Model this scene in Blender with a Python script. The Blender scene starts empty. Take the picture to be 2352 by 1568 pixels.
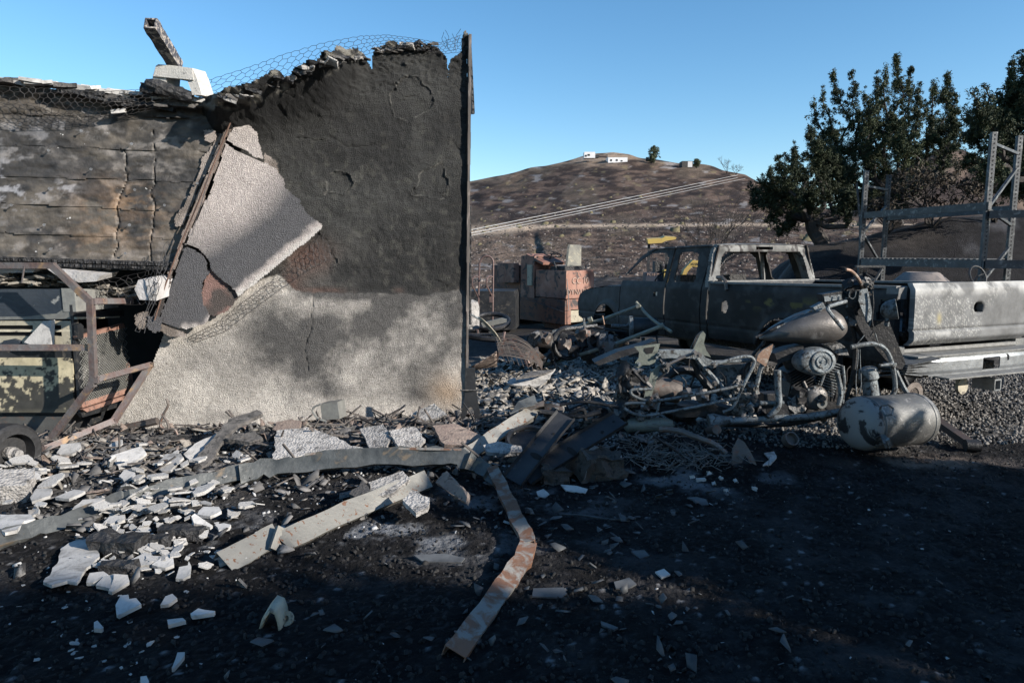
import bpy, math, random
import numpy as np
from mathutils import Vector, Matrix
from mathutils.geometry import tessellate_polygon
sc = bpy.context.scene
C = sc.collection
# ---------------- camera ----------------
F = 1568.0; EYE = 1.5; PITCH = math.atan(201/1568)
cam = bpy.data.objects.new('camera', bpy.data.cameras.new('camera')); C.objects.link(cam)
cam.location = (0, 0, EYE); cam.rotation_euler = (math.pi/2-PITCH, 0, 0)
cam.data.sensor_width = 36; cam.data.lens = 36*F/2352
cam.data.clip_start = .05; cam.data.clip_end = 3000
sc.camera = cam
# ---------------- sun and sky ----------------
SUN = Vector((1.0, -.52, .47)).normalized()
elev = math.asin(SUN.z); az = math.atan2(SUN.x, SUN.y)
sun = bpy.data.objects.new('sun', bpy.data.lights.new('sun', 'SUN')); C.objects.link(sun)
sun.data.energy = 5.0; sun.data.angle = math.radians(.55); sun.data.color = (1, .93, .83)
sun.rotation_euler = SUN.to_track_quat('Z', 'Y').to_euler()
world = bpy.data.worlds.new('World'); sc.world = world; world.use_nodes = True
wn = world.node_tree; sky = wn.nodes.new('ShaderNodeTexSky'); sky.sky_type = 'NISHITA'
sky.sun_disc = False; sky.sun_elevation = elev; sky.sun_rotation = az
sky.altitude = 300; sky.air_density = 1.0; sky.dust_density = .35; sky.ozone_density = 2.6
hs = wn.nodes.new('ShaderNodeHueSaturation'); hs.inputs['Saturation'].default_value = 1.2; hs.inputs['Hue'].default_value = .495; wn.links.new(sky.outputs[0], hs.inputs['Color']); wn.links.new(hs.outputs[0], wn.nodes['Background'].inputs[0]); wn.nodes['Background'].inputs[1].default_value = .11
sc.view_settings.view_transform = 'Standard'; sc.view_settings.look = 'None'
sc.view_settings.exposure = 0.85; sc.view_settings.gamma = 1; sc.view_settings.use_curve_mapping = False
sc.cycles.max_bounces = 5; sc.cycles.diffuse_bounces = 2; sc.cycles.use_denoising = True
# ---------------- photograph pixel -> place in the yard (2352 px wide reading) ----------------
RX = Vector((1,0,0)); FW = Vector((0, math.cos(PITCH), -math.sin(PITCH))); UP = Vector((0, math.sin(PITCH), math.cos(PITCH)))
CP = Vector((0,0,EYE))
def ray(u, v): return FW + RX*((u-1176)/F) + UP*((784-v)/F)
def W(u, v, Y): d = ray(u, v); return CP + d*(Y/d.y)
def G(u, v, z=0.0): d = ray(u, v); return CP + d*((z-EYE)/d.z)
def uvof(p):   # numpy (...,3) -> u,v
    x = p[...,0]; y = p[...,1]; z = p[...,2]-EYE
    f = y*FW.y + z*FW.z; up = y*UP.y + z*UP.z
    return 1176+F*x/f, 784-F*up/f
class Plane:
    def __init__(s, o, n): s.o = Vector(o); s.n = Vector(n).normalized()
    @staticmethod
    def three(a, b, c): return Plane(a, (b-a).cross(c-a))
    def hit(s, u, v, off=0.0):
        d = ray(u, v); return CP + d*((s.o + s.n*off - CP).dot(s.n)/d.dot(s.n))
# ---------------- noise ----------------
def _h(i, j, s):
    n = (i.astype(np.int64)*374761393 + j.astype(np.int64)*668265263 + s*144269504) & 0xffffffff
    n = ((n ^ (n >> 13))*1274126177) & 0xffffffff
    n = ((n ^ (n >> 16))*2246822519) & 0xffffffff
    return ((n ^ (n >> 15)) & 0xffff)/65535.0
def vn(x, y, s=0):
    x = np.asarray(x, float); y = np.asarray(y, float)
    i = np.floor(x); j = np.floor(y); a = x-i; b = y-j; a = a*a*(3-2*a); b = b*b*(3-2*b)
    return (_h(i,j,s)*(1-a)+_h(i+1,j,s)*a)*(1-b) + (_h(i,j+1,s)*(1-a)+_h(i+1,j+1,s)*a)*b
def fb(x, y, o=4, s=0, g=.5):
    t = 0; A = 1; n = 0
    for k in range(o):
        t = t + A*vn(x*2**k+17.3*k, y*2**k-9.1*k, s+k*7); n += A; A *= g
    return t/n
def cell(x, y, s=0):  # distance to nearest and second nearest feature point, and an id
    i0 = np.floor(x); j0 = np.floor(y); d1 = np.full(x.shape, 9.); d2 = np.full(x.shape, 9.); idn = np.zeros(x.shape)
    for di in (-1,0,1):
        for dj in (-1,0,1):
            i = i0+di; j = j0+dj
            px = i+_h(i,j,s); py = j+_h(i,j,s+5); d = np.hypot(x-px, y-py); r = _h(i,j,s+9)
            c = d < d1; d2 = np.where(c, d1, np.minimum(d2, d)); idn = np.where(c, r, idn); d1 = np.where(c, d, d1)
    return d1, d2, idn
def ss(a, b, x): t = np.clip((x-a)/(b-a), 0, 1); return t*t*(3-2*t)
def inpoly(x, y, P):
    r = np.zeros(x.shape, bool); n = len(P)
    for k in range(n):
        x0, y0 = P[k]; x1, y1 = P[(k+1) % n]
        if y0 == y1: continue
        c = ((y0 > y) != (y1 > y)) & (x < (x1-x0)*(y-y0)/(y1-y0)+x0); r ^= c
    return r
def dseg(x, y, P, closed=False):   # distance to a polyline
    d = np.full(x.shape, 1e9); n = len(P)
    for k in range(n if closed else n-1):
        ax, ay = P[k]; bx, by = P[(k+1) % n]; L = (bx-ax)**2+(by-ay)**2+1e-9
        t = np.clip(((x-ax)*(bx-ax)+(y-ay)*(by-ay))/L, 0, 1)
        d = np.minimum(d, np.hypot(x-ax-t*(bx-ax), y-ay-t*(by-ay)))
    return d
def blob(u, v, cu, cv, ru, rv, p=1): return np.exp(-(((u-cu)/ru)**2+((v-cv)/rv)**2)**p)
# ---------------- materials ----------------
def lin(r, g, b): return tuple(((c/255+.055)/1.055)**2.4 if c > 10 else c/255/12.92 for c in (r,g,b))
MATS = {}
def mat(name, c1, c2=None, c3=None, scale=6, rough=.8, metal=0, bump=.3, bscale=60, thr=(.55,.65), mix=(.35,.65), attr=False, rvar=0, bdist=.01, emit=None, vor=None, spec=.4, s3=None, stretch=None):
    if name in MATS: return MATS[name]
    m = bpy.data.materials.new(name); m.use_nodes = True; t = m.node_tree; N = t.nodes; L = t.links
    b = N['Principled BSDF']; b.inputs['Roughness'].default_value = rough; b.inputs['Metallic'].default_value = metal
    b.inputs['Specular IOR Level'].default_value = spec
    tc = N.new('ShaderNodeTexCoord'); co = tc.outputs['Object']
    if stretch:
        mp = N.new('ShaderNodeMapping'); mp.inputs['Scale'].default_value = stretch; L.new(co, mp.inputs[0]); co = mp.outputs[0]
    def noise(sc_, det=6, dist=0):
        n = N.new('ShaderNodeTexNoise'); n.inputs['Scale'].default_value = sc_; n.inputs['Detail'].default_value = det; n.inputs['Roughness'].default_value = .62
        n.inputs['Distortion'].default_value = dist; L.new(co, n.inputs['Vector']); return n.outputs['Fac']
    def ramp(src, a, z):
        r = N.new('ShaderNodeMapRange'); r.inputs[1].default_value = a; r.inputs[2].default_value = z; L.new(src, r.inputs[0]); return r.outputs[0]
    def mixc(f, a, z, mode='MIX'):
        x = N.new('ShaderNodeMix'); x.data_type = 'RGBA'; x.blend_type = mode
        if isinstance(f, float): x.inputs[0].default_value = f
        else: L.new(f, x.inputs[0])
        for sl, q in ((6,a),(7,z)):
            if isinstance(q, tuple): x.inputs[sl].default_value = (*q[:3], 1)
            else: L.new(q, x.inputs[sl])
        return x.outputs[2]
    if attr:
        at = N.new('ShaderNodeVertexColor'); at.layer_name = 'Col'
        g = noise(scale, 8); g2 = ramp(g, .3, .7)
        k = mixc(g2, tuple([c1[0]]*3) if c1 else (.7,.7,.7), (1.25,1.25,1.25))
        col = mixc(1.0, at.outputs[0], k, 'MULTIPLY')
        if c2: col = mixc(ramp(noise(s3 or scale*7, 3), thr[0], thr[1]), col, c2)
    else:
        col = mixc(ramp(noise(scale), mix[0], mix[1]), c1, c2 or c1)
        if c3: col = mixc(ramp(noise(s3 or scale*2.3, 8, .6), thr[0], thr[1]), col, c3)
        oi = N.new('ShaderNodeObjectInfo'); hv = N.new('ShaderNodeHueSaturation'); L.new(ramp(oi.outputs['Random'], 0, 1), hv.inputs['Value'])
        mr = hv.inputs['Value'].links[0].from_node; mr.inputs[3].default_value = .82; mr.inputs[4].default_value = 1.18; L.new(col, hv.inputs['Color']); col = hv.outputs[0]
    L.new(mixc(1.0, col, (.8,.8,.8), 'MULTIPLY'), b.inputs['Base Color'])
    if rvar: 
        rr = ramp(noise(scale*3), .3, .7); q = rr.node; q.inputs[3].default_value = max(.05, rough-rvar); q.inputs[4].default_value = min(1, rough+rvar); L.new(rr, b.inputs['Roughness'])
    if bump:
        h = noise(bscale, 4)
        if vor:
            vo = N.new('ShaderNodeTexVoronoi'); vo.inputs['Scale'].default_value = vor; L.new(co, vo.inputs['Vector'])
            ad = N.new('ShaderNodeMath'); ad.operation = 'ADD'; L.new(h, ad.inputs[0]); L.new(vo.outputs['Distance'], ad.inputs[1]); h = ad.outputs[0]
        bm = N.new('ShaderNodeBump'); bm.inputs['Strength'].default_value = bump; bm.inputs['Distance'].default_value = bdist
        L.new(h, bm.inputs['Height']); L.new(bm.outputs[0], b.inputs['Normal'])
    MATS[name] = m; return m
# ---------------- mesh building ----------------
class MB:
    def __init__(s): s.v = []; s.f = []
    def add(s, vs, fs):
        k = len(s.v); s.v += [Vector(p) for p in vs]; s.f += [tuple(i+k for i in f) for f in fs]; return s
    def box(s, c, sz, rot=None):
        R = rot.to_3x3() if rot is not None else Matrix.Identity(3); c = Vector(c)
        vs = [c + R@Vector((sz[0]/2*a, sz[1]/2*b, sz[2]/2*d)) for a in (-1,1) for b in (-1,1) for d in (-1,1)]
        return s.add(vs, [(0,1,3,2),(4,6,7,5),(0,4,5,1),(2,3,7,6),(0,2,6,4),(1,5,7,3)])
    def bar(s, a, b, w, h, up=(0,0,1)):
        a = Vector(a); b = Vector(b); d = b-a; L = d.length; d.normalize(); up = Vector(up)
        x = d.cross(up)
        if x.length < 1e-4: x = d.cross(Vector((0,1,0)))
        x.normalize(); z = x.cross(d)
        R = Matrix((x, d, z)).transposed()
        return s.box((a+b)/2, (w, L, h), R)
    def tube(s, P, r, n=8, cap=True, rs=None):
        P = [Vector(p) for p in P]; m = len(P); T = []
        for i in range(m):
            t = P[min(i+1,m-1)]-P[max(i-1,0)]; T.append(t.normalized() if t.length > 1e-9 else Vector((0,0,1)))
        a = T[0].orthogonal().normalized(); vs = []
        for i in range(m):
            a = (a - T[i]*a.dot(T[i])); a.normalize(); b = T[i].cross(a); R = rs[i] if rs else r
            for k in range(n):
                q = 2*math.pi*k/n; vs.append(P[i]+a*math.cos(q)*R+b*math.sin(q)*R)
        fs = [(i*n+k, i*n+(k+1)%n, (i+1)*n+(k+1)%n, (i+1)*n+k) for i in range(m-1) for k in range(n)]
        if cap: fs += [tuple(range(n-1,-1,-1)), tuple((m-1)*n+k for k in range(n))]
        return s.add(vs, fs)
    def lathe(s, o, ax, prof, n=20, up=None):   # prof: (dist along axis, radius)
        o = Vector(o); ax = Vector(ax).normalized(); a = ax.orthogonal().normalized(); b = ax.cross(a); vs = []
        for d, r in prof:
            for k in range(n):
                q = 2*math.pi*k/n; vs.append(o+ax*d+(a*math.cos(q)+b*math.sin(q))*r)
        m = len(prof)
        fs = [(i*n+k, i*n+(k+1)%n, (i+1)*n+(k+1)%n, (i+1)*n+k) for i in range(m-1) for k in range(n)]
        fs += [tuple(range(n-1,-1,-1)), tuple((m-1)*n+k for k in range(n))]
        return s.add(vs, fs)
    def torus(s, o, ax, R, r, n=24, m=8, a0=0, a1=2*math.pi):
        o = Vector(o); ax = Vector(ax).normalized(); a = ax.orthogonal().normalized(); b = ax.cross(a)
        full = abs(a1-a0-2*math.pi) < 1e-6
        P = [o+(a*math.cos(a0+(a1-a0)*k/n)+b*math.sin(a0+(a1-a0)*k/n))*R for k in range(n+1)]
        return s.tube(P, r, m, cap=not full)
    def prism(s, pts, d):          # planar polygon, extruded by vector d
        pts = [Vector(p) for p in pts]; d = Vector(d); n = len(pts)
        tr = tessellate_polygon([pts]); k = len(s.v)
        s.v += pts+[p+d for p in pts]
        s.f += [tuple(k+i for i in t) for t in tr] + [tuple(k+n+i for i in reversed(t)) for t in tr]
        s.f += [(k+i, k+(i+1)%n, k+n+(i+1)%n, k+n+i) for i in range(n)]
        return s
    def loft(s, secs, closed=True, cap=True):
        n = len(secs[0]); vs = [p for q in secs for p in q]; m = len(secs); e = n if closed else n-1
        fs = [(i*n+k, i*n+(k+1)%n, (i+1)*n+(k+1)%n, (i+1)*n+k) for i in range(m-1) for k in range(e)]
        if cap and closed: fs += [tuple(range(n-1,-1,-1)), tuple((m-1)*n+k for k in range(n))]
        return s.add(vs, fs)
    def rough(s, amp, sc_=8, seed=0):
        from mathutils import noise as mn
        for i, p in enumerate(s.v): s.v[i] = p + mn.noise_vector(p*sc_+Vector((seed*3.1,0,0)))*amp
        return s
    def data(s, name, m, smooth=True, inv=None, ang=35):
        me = bpy.data.meshes.new(name)
        vs = [inv@p for p in s.v] if inv is not None else s.v
        me.from_pydata([tuple(p) for p in vs], [], s.f)
        if isinstance(m, str): m = MATS[m]
        me.materials.append(m)
        if smooth:
            me.polygons.foreach_set('use_smooth', [True]*len(me.polygons)); me.set_sharp_from_angle(angle=math.radians(ang))
        return me
def obj(name, mb, m, parent=None, local=False, smooth=True, label=None, ang=35, kind=None, fixn=True):
    inv = None
    if parent is not None and not local: inv = wmat(parent).inverted()
    if isinstance(mb, MB):
        me = mb.data(name, m, smooth, inv, ang)
        if fixn:
            import bmesh
            b = bmesh.new(); b.from_mesh(me); bmesh.ops.recalc_face_normals(b, faces=b.faces); b.to_mesh(me); b.free()
    else: me = mb
    o = bpy.data.objects.new(name, me); C.objects.link(o)
    if parent is not None: o.parent = parent
    if label: o['label'] = label
    if kind: o['kind'] = kind
    return o
def wmat(o):
    m = o.matrix_basis.copy()
    return wmat(o.parent)@m if o.parent else m
def origin(o, p):   # move a top-level mesh's origin to p without moving its shape
    p = Vector(p); o.data.transform(Matrix.Translation(-p)); o.location = p; return o
def tag(o, label, cat, group=None, kind=None):
    if label: o['label'] = label
    if cat: o['category'] = cat
    if group: o['group'] = group
    if kind: o['kind'] = kind
    elif cat: o['kind'] = 'thing'
    return o
def thing(name, label, cat, loc=(0,0,0), rz=0, group=None, eul=None):
    o = bpy.data.objects.new(name, None); C.objects.link(o); o.empty_display_size = .1
    o.location = loc; o.rotation_euler = eul if eul else (0,0,rz); return tag(o, label, cat, group)
def single(name, mb, m, label, cat, group=None, loc=None, **k):   # a thing that is one mesh, origin at its base
    if loc is None:
        xs = [p.x for p in mb.v]; ys = [p.y for p in mb.v]; loc = ((min(xs)+max(xs))/2, (min(ys)+max(ys))/2, min(p.z for p in mb.v))
    o = obj(name, mb, m, **k); origin(o, loc); return tag(o, label, cat, group)
def rawmesh(name, V, Q, m, col=None, smooth=True, parent=None):
    me = bpy.data.meshes.new(name); V = np.asarray(V, np.float32); Q = np.asarray(Q, np.int32); k = Q.shape[1]
    me.vertices.add(len(V)); me.vertices.foreach_set('co', V.ravel())
    me.loops.add(Q.size); me.loops.foreach_set('vertex_index', Q.ravel())
    me.polygons.add(len(Q)); me.polygons.foreach_set('loop_start', np.arange(0, Q.size, k, dtype=np.int32))
    if smooth: me.polygons.foreach_set('use_smooth', np.ones(len(Q), bool))
    me.update(calc_edges=True)
    if col is not None:
        a = me.color_attributes.new('Col', 'FLOAT_COLOR', 'POINT'); c = np.ones((len(V),4), np.float32); c[:,:3] = col; a.data.foreach_set('color', c.ravel())
    me.materials.append(MATS[m] if isinstance(m, str) else m); me.validate()
    o = bpy.data.objects.new(name, me); C.objects.link(o)
    if parent is not None:
        o.parent = parent; o.matrix_parent_inverse = wmat(parent).inverted()
    return o
def sheet(name, o, ux, uz, n, xs, zs, inside, disp, colf, thick, m, parent=None):
    o, ux, uz, n = (np.array(q, float) for q in (o, ux, uz, n))
    X, Z = np.meshgrid(xs, zs, indexing='ij'); nx, nz = X.shape
    Pb = o + X[...,None]*ux + Z[...,None]*uz
    D = disp(X, Z, Pb); Pf = Pb + D[...,None]*n; Pk = Pf - n*thick
    xc = (X[:-1,:-1]+X[1:,1:])/2; zc = (Z[:-1,:-1]+Z[1:,1:])/2
    M = inside(xc, zc, (Pb[:-1,:-1]+Pb[1:,1:])/2)
    id_ = np.arange(nx*nz).reshape(nx, nz); K = nx*nz
    a, b, c, d = id_[:-1,:-1], id_[1:,:-1], id_[1:,1:], id_[:-1,1:]
    qs = [np.stack([a[M],b[M],c[M],d[M]],1), np.stack([d[M],c[M],b[M],a[M]],1)+K]
    Mp = np.pad(M, 1)
    for (sl, e0, e1) in ((Mp[:-2,1:-1], d, a), (Mp[2:,1:-1], b, c), (Mp[1:-1,:-2], a, b), (Mp[1:-1,2:], c, d)):
        k = M & ~sl; qs.append(np.stack([e1[k], e0[k], e0[k]+K, e1[k]+K], 1))
    Q = np.concatenate(qs); V = np.concatenate([Pf.reshape(-1,3), Pk.reshape(-1,3)])
    col = colf(X, Z, Pf).reshape(-1,3); col = np.concatenate([col, col*.8+.02])
    u, inv = np.unique(Q, return_inverse=True)
    ob = rawmesh(name, V[u], inv.reshape(Q.shape), m, col[u], True, parent)
    ob.data.set_sharp_from_angle(angle=math.radians(55)); return ob
def terrain(name, X, Y, Z, col, m, mask=None):
    nx, ny = X.shape; id_ = np.arange(nx*ny).reshape(nx, ny)
    q = np.stack([id_[:-1,:-1], id_[1:,:-1], id_[1:,1:], id_[:-1,1:]], -1)
    q = q[mask] if mask is not None else q.reshape(-1,4)
    o = rawmesh(name, np.stack([X,Y,Z],-1).reshape(-1,3), q, m, col.reshape(-1,3)); o['kind'] = 'structure'; return o
def mixa(a, b, t): t = np.asarray(t)[...,None]; return np.asarray(a)*(1-t)+np.asarray(b)*t
# ---------------- ground, hills, bank ----------------
mat('ground_cover', (.55,.5,.5), None, attr=True, scale=9, bump=.9, bscale=140, rough=.95, bdist=.012, vor=45, spec=.15)
mat('hill_cover', (.5,.5,.5), None, attr=True, scale=1.4, bump=1.0, bscale=3.0, rough=1, bdist=.4, spec=.05)
def gh(x, y):   # height of the yard
    x = np.asarray(x, float); y = np.asarray(y, float)
    z = -1.3*ss(14, 24, y)
    # rubble heap in front of the stucco wall
    wallY = 6.52+.221*x
    m = ss(-.2, .5, wallY-y)*0 + ss(2.6, .3, wallY-y)*ss(1.6, -.2, x)
    z = z + .05*m*(.55+.9*fb(x*1.7, y*1.7, 3, 3))*ss(.1,.8,wallY-y) - .03*ss(.5,.1,wallY-y)*ss(1.,-.3,x)
    z = z + .10*np.exp(-(((x-1.35)/.8)**2+((y-5.27)/.55)**2))
    z = z + .08*np.exp(-(((x-.7)/1.2)**2+((y-7.3)/.9)**2))
    z = z + .03*(fb(x*.9, y*.9, 3, 8)-.5) + .018*(fb(x*6, y*6, 3, 11)-.5)
    return z
def GH(x, y): return float(gh(np.array([x]), np.array([y]))[0])
def onG(u, v, dz=0):
    p = G(u, v, 0)
    for _ in range(4): p = G(u, v, GH(p.x, p.y)+dz)
    return p
def axis(a, b, n, lo, hi, far_n):
    core = np.linspace(a, b, n); L = a-(a-lo)*np.linspace(1, 0, far_n+1)[:-1]**2.2; R = b+(hi-b)*np.linspace(0, 1, far_n+1)[1:]**2.2
    return np.concatenate([L, core, R])
xs = axis(-5.0, 6.2, 760, -60, 60, 60); ys = axis(1.7, 7.9, 430, -50, 34, 90)
X, Y = np.meshgrid(xs, ys, indexing='ij'); Z = gh(X, Y)
U, V = uvof(np.stack([X, np.maximum(Y, .5), Z], -1))
near = ss(11, 6.5, Y)
d1, d2, idn = cell(X*26, Y*26, 4)
grav = (.55-d1)*.014
d3, d4, id2 = cell(X*60, Y*60, 14)
Z = Z + near*(grav*(.5+fb(X*2,Y*2,2,5)) + (.5-d3)*.006) + near*.02*(fb(X*14, Y*14, 3, 6)-.5)
blk = np.array([.0105,.010,.0105]); ash = np.array([.30,.29,.28]); gra = np.array([.20,.185,.17]); dust = np.array([.13,.118,.108])
g = fb(X*1.1, Y*1.1, 4, 2); g2 = fb(X*5, Y*5, 4, 21); g3 = fb(X*.35, Y*.35, 3, 31)
col = mixa(blk, blk*3.6, ss(.35,.75,g2)*ss(.25,.6,g)); col = mixa(col, np.array([.3,.3,.31]), (idn > .965)*ss(.45,.2,d1)*.8*ss(.3,.6,g2))
col = mixa(col, blk*4.5, (id2 > .9)*.7)
wy = 6.52+.221*X - Y
rub = ss(2.3, .7, wy+.9*(g-.5)*2)*ss(1.0, -.4, X-.25*(Y-5)); col = mixa(col, ash*.8, rub*(.25+.65*ss(.4,.6,g2))); col = mixa(col, np.array([.2,.165,.14]), rub*ss(.55,.7,fb(X*2.3,Y*2.3,4,29))*.6)
mid = ss(5.7, 6.4, Y+.7*(g-.5))*ss(2.6, 1.2, X+.6*(g-.5)*2)*ss(-1.,-.2,X)*ss(10,8,Y); col = mixa(col, ash*.8, mid*(.35+.6*ss(.4,.6,g2)))
rg = ss(4.95, 5.6, Y+.5*(g-.5)*2-.08*(X-2))*ss(.4, 1.6, X)*ss(30, 14, Y); col = mixa(col, mixa(gra*.32, gra*1.4, ss(.2,.8,idn)), rg*.9)
fr = ss(8, 11, Y); col = mixa(col, mixa(np.array([.035,.033,.035]), dust*.7, ss(.45,.7,g)), fr)
dst = blob(X, Y, 3.0, 4.78, .45, .14)*ss(.3,.6,g2); col = mixa(col, np.array([.26,.2,.16]), dst*.8)
whi = blob(X, Y, -1.0, 3.47, 1.0, .3)+blob(X, Y, 1.27, 4.47, .5, .27)+.6*blob(X, Y, -.2, 3.95, .7, .35); col = mixa(col, np.array([.33,.34,.36]), np.clip(whi,0,1)*ss(.52,.68,g2)*.7)
terrain('ground', X, Y, Z, col, 'ground_cover')

def polar(name, t0, t1, nt, yknots, ny, sfun, colf, m):
    t = np.linspace(t0, t1, nt); y = np.interp(np.linspace(0,1,ny), np.linspace(0,1,len(yknots)), yknots)
    T, Yp = np.meshgrid(t, y, indexing='ij'); Xp = T*Yp; Up = 1176+F*T*1.0
    Zp = sfun(Up, Xp, Yp); return terrain(name, Xp, Yp, Zp, colf(Up, Xp, Yp, Zp), m)
HZ = 583
crest_u = [-1500,-400,300,800,1085,1150,1250,1300,1340,1400,1480,1550,1620,1650,1700,1760,1850,1950,2100,2400,3000,4000]
crest_v = [520,500,470,455,420,402,381,371,362,358,365,375,387,397,406,438,474,500,512,520,525,528]
def hillz(u, x, y):
    cv = np.interp(u, crest_u, crest_v)
    k = np.interp(y, [26,40,70,90,96,150,320,420], [0,.28,.62,.93,.95,1.3,2.0,1.6])
    # v of the slope: 0 -> 690, 1 -> bench (520), 2 -> crest
    bench = np.interp(u, [900,1085,1250,1700,2400],[532,532,521,517,522])
    vv = np.where(k < 1, 716+(bench-716)*k, bench+(cv-bench)*(k-1))
    z = EYE+(HZ-vv)/F*y
    z = z*np.ones_like(x) - 1.0*0
    gul = np.abs(fb(x*.018, y*.012, 3, 51)-.5)*2
    z = z - (ss(.16,0,gul))*y*.004 + (fb(x*.09,y*.05,4,52)-.5)*np.minimum(y*.012,2.2)*np.where(y>300,.35,1) + (fb(x*.5,y*.35,3,53)-.5)*.35*ss(300,30,y)
    # erosion gully facing the yard
    gx = dseg(u, vv, [(1240,590),(1225,545),(1222,520)])
    z = z - .8*ss(16,0,gx)*ss(110,60,y)
    return np.where(y > 325, z-(y-325)*.15, z)
def hillc(u, x, y, z):
    v = HZ-(z-EYE)/y*F
    n = fb(x*.12, y*.02, 5, 61); n2 = fb(u*.05, v*.22, 4, 62); n3 = fb(u*.012, v*.03, 3, 63)
    c = mixa(np.array([.034,.028,.027]), np.array([.115,.088,.075]), ss(.42,.72,n2)*.85)
    c = mixa(c, np.array([.10,.085,.07]), ss(.55,.7,n3)*.5)
    top = ss(400,366,v)*ss(1260,1330,u+(n2-.5)*60)*ss(1450,1400,u)*.9; c = mixa(c, np.array([.30,.25,.205]), top*ss(.2,.5,n2))
    cv = np.interp(u, crest_u, crest_v); c = mixa(c, np.array([.20,.165,.13]), ss(26,5,v-cv)*ss(1050,1100,u)*ss(1640,1560,u)*.6*ss(.3,.6,n2))
    bench = np.interp(u, [900,1085,1250,1700,2400],[532,532,521,517,522])
    c = mixa(c, np.array([.42,.35,.28]), np.exp(-((v-bench)/(3.6+8*blob(u,v,1130,530,90,40)))**2)*(.75+.25*ss(.35,.6,n2)))
    low = ss(bench+8, bench+35, v)*ss(1480,1250,u+(n3-.5)*500); c = mixa(c, np.array([.15,.118,.098]), low*(.35+.6*ss(.35,.65,n2)))
    c = mixa(c, np.array([.26,.27,.29]), ss(.7,.78,fb(u*.03,v*.12,4,64))*.5)
    c = mixa(c, np.array([.16,.14,.09]), ss(.74,.8,fb(u*.06,v*.1,3,65))*.6)
    c = c*np.array([1.6,1.5,1.42]); sp = vn(x*1.1,y*.9,77); c = mixa(c, np.array([.3,.26,.23]), (sp>.93)*.6)
    path = dseg(u, v, [(1345,388),(1310,425),(1290,450),(1245,480),(1228,515)]); c = mixa(c, np.array([.2,.165,.14]), np.exp(-(path/2.2)**2)*ss(.3,.55,n2)*.8)
    return c
polar('hill', -1.1, 1.5, 900, [26,60,85,92,98,160,250,310,322,420], 420, hillz, hillc, 'hill_cover')
# a second, farther hill behind the trees on the right
def far_z(u, x, y):
    cv = np.interp(u, [1500,1900,2000,2060,2130,2180,2230,2300,2400,2700,3200],[530,480,420,385,353,352,372,400,430,440,500])
    k = ss(380, 560, y); z = EYE + (HZ-(590+(cv-590)*k))/F*y + (fb(x*.03,y*.03,4,71)-.5)*6
    return np.where(y > 570, z-(y-570)*.3, z)
polar('far_hill', .1, 1.3, 260, [380,480,560,575,640], 90, far_z, lambda u,x,y,z: mixa(np.array([.07,.055,.052]), np.array([.2,.15,.12]), ss(.4,.7,fb(x*.05,z*.12,4,72))), 'hill_cover')
# bank behind the racks
def bankcrest(x): return np.interp(x, [3.9,4.5,5.0,5.4,6.1,7.2,8.5,10,12,18,40], [-.9,-.1,1.0,1.6,1.75,2.0,2.2,2.35,2.5,2.8,3.2])
def bank_h(x, y):
    d = y-11.6
    h = bankcrest(x*12.8/np.maximum(y,12.8))*ss(-1.0, 2.2, d) 
    return h*ss(46,30,y) + .35*(fb(x*.7,y*.7,4,81)-.5)*ss(-1,1,d) - .25*ss(0,-1.2,d)
bx = np.linspace(3.2, 42, 420)**1.0; bx = 3.2+(bx-3.2)**1.0; by = 10.4+np.linspace(0,1,200)**1.6*34
BX, BY = np.meshgrid(bx, by, indexing='ij'); BZ = bank_h(BX, BY)
n = fb(BX*.8,BY*.8,4,82); bc = mixa(np.array([.022,.021,.023]), np.array([.12,.10,.085]), ss(.5,.72,n)*.6*ss(12.2,14.2,BY)); bc = mixa(bc, np.array([.2,.2,.22]), ss(.62,.75,fb(BX*1.5,BY*1.5,4,83))*.35)
terrain('bank', BX, BY, BZ, bc, 'ground_cover')

# loose stones and tufts on the near slope of the hill (uncountable)
def hill_stones(N, seed, y0, y1, smin, smax, m, nm, lab):
    rg = np.random.RandomState(seed); y = y0+(y1-y0)*rg.rand(N)**1.5; u = rg.uniform(1060, 2000, N); x = (u-1176)/F*y; z = hillz(u, x, y); s = smin+(smax-smin)*rg.rand(N)**3
    T = np.array([(-1,-.8,-.3),(1,-.7,-.3),(.9,.8,-.3),(-.8,.9,-.3),(-.4,-.3,.6),(.5,-.4,.7),(.4,.4,.6),(-.5,.3,.5)]); Fc = np.array([(0,1,5,4),(1,2,6,5),(2,3,7,6),(3,0,4,7),(4,5,6,7)])
    V = T[None]*(.6+.7*rg.rand(N,8,1))*s[:,None,None]; a = rg.rand(N)*6.283; c, q = np.cos(a)[:,None], np.sin(a)[:,None]
    V = np.stack([V[...,0]*c-V[...,1]*q, V[...,0]*q+V[...,1]*c, V[...,2]], -1)+np.stack([x,y,z],-1)[:,None]
    o = rawmesh(nm, V.reshape(-1,3), (Fc[None]+(np.arange(N)*8)[:,None,None]).reshape(-1,4), m, None, False); o['kind'] = 'stuff'; o['label'] = lab
mat('hill_stone', (.34,.29,.25), (.22,.18,.16), scale=.8, rough=.9, bump=0); mat('burnt_tuft', (.018,.016,.016), (.04,.035,.032), scale=.8, rough=.9, bump=0); mat('dry_grass', (.16,.13,.07), (.10,.09,.05), scale=.5, rough=.9, bump=0)
hill_stones(3800, 1, 27, 150, .04, .17, 'hill_stone', 'hill_stones', 'pale stones strewn over the burnt slope')
hill_stones(3000, 2, 27, 120, .06, .25, 'burnt_tuft', 'burnt_tufts', 'black burnt grass tufts over the slope')
hill_stones(110, 3, 80, 290, .3, .8, 'dry_grass', 'green_tufts', 'small surviving olive bushes on the hill')
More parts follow.
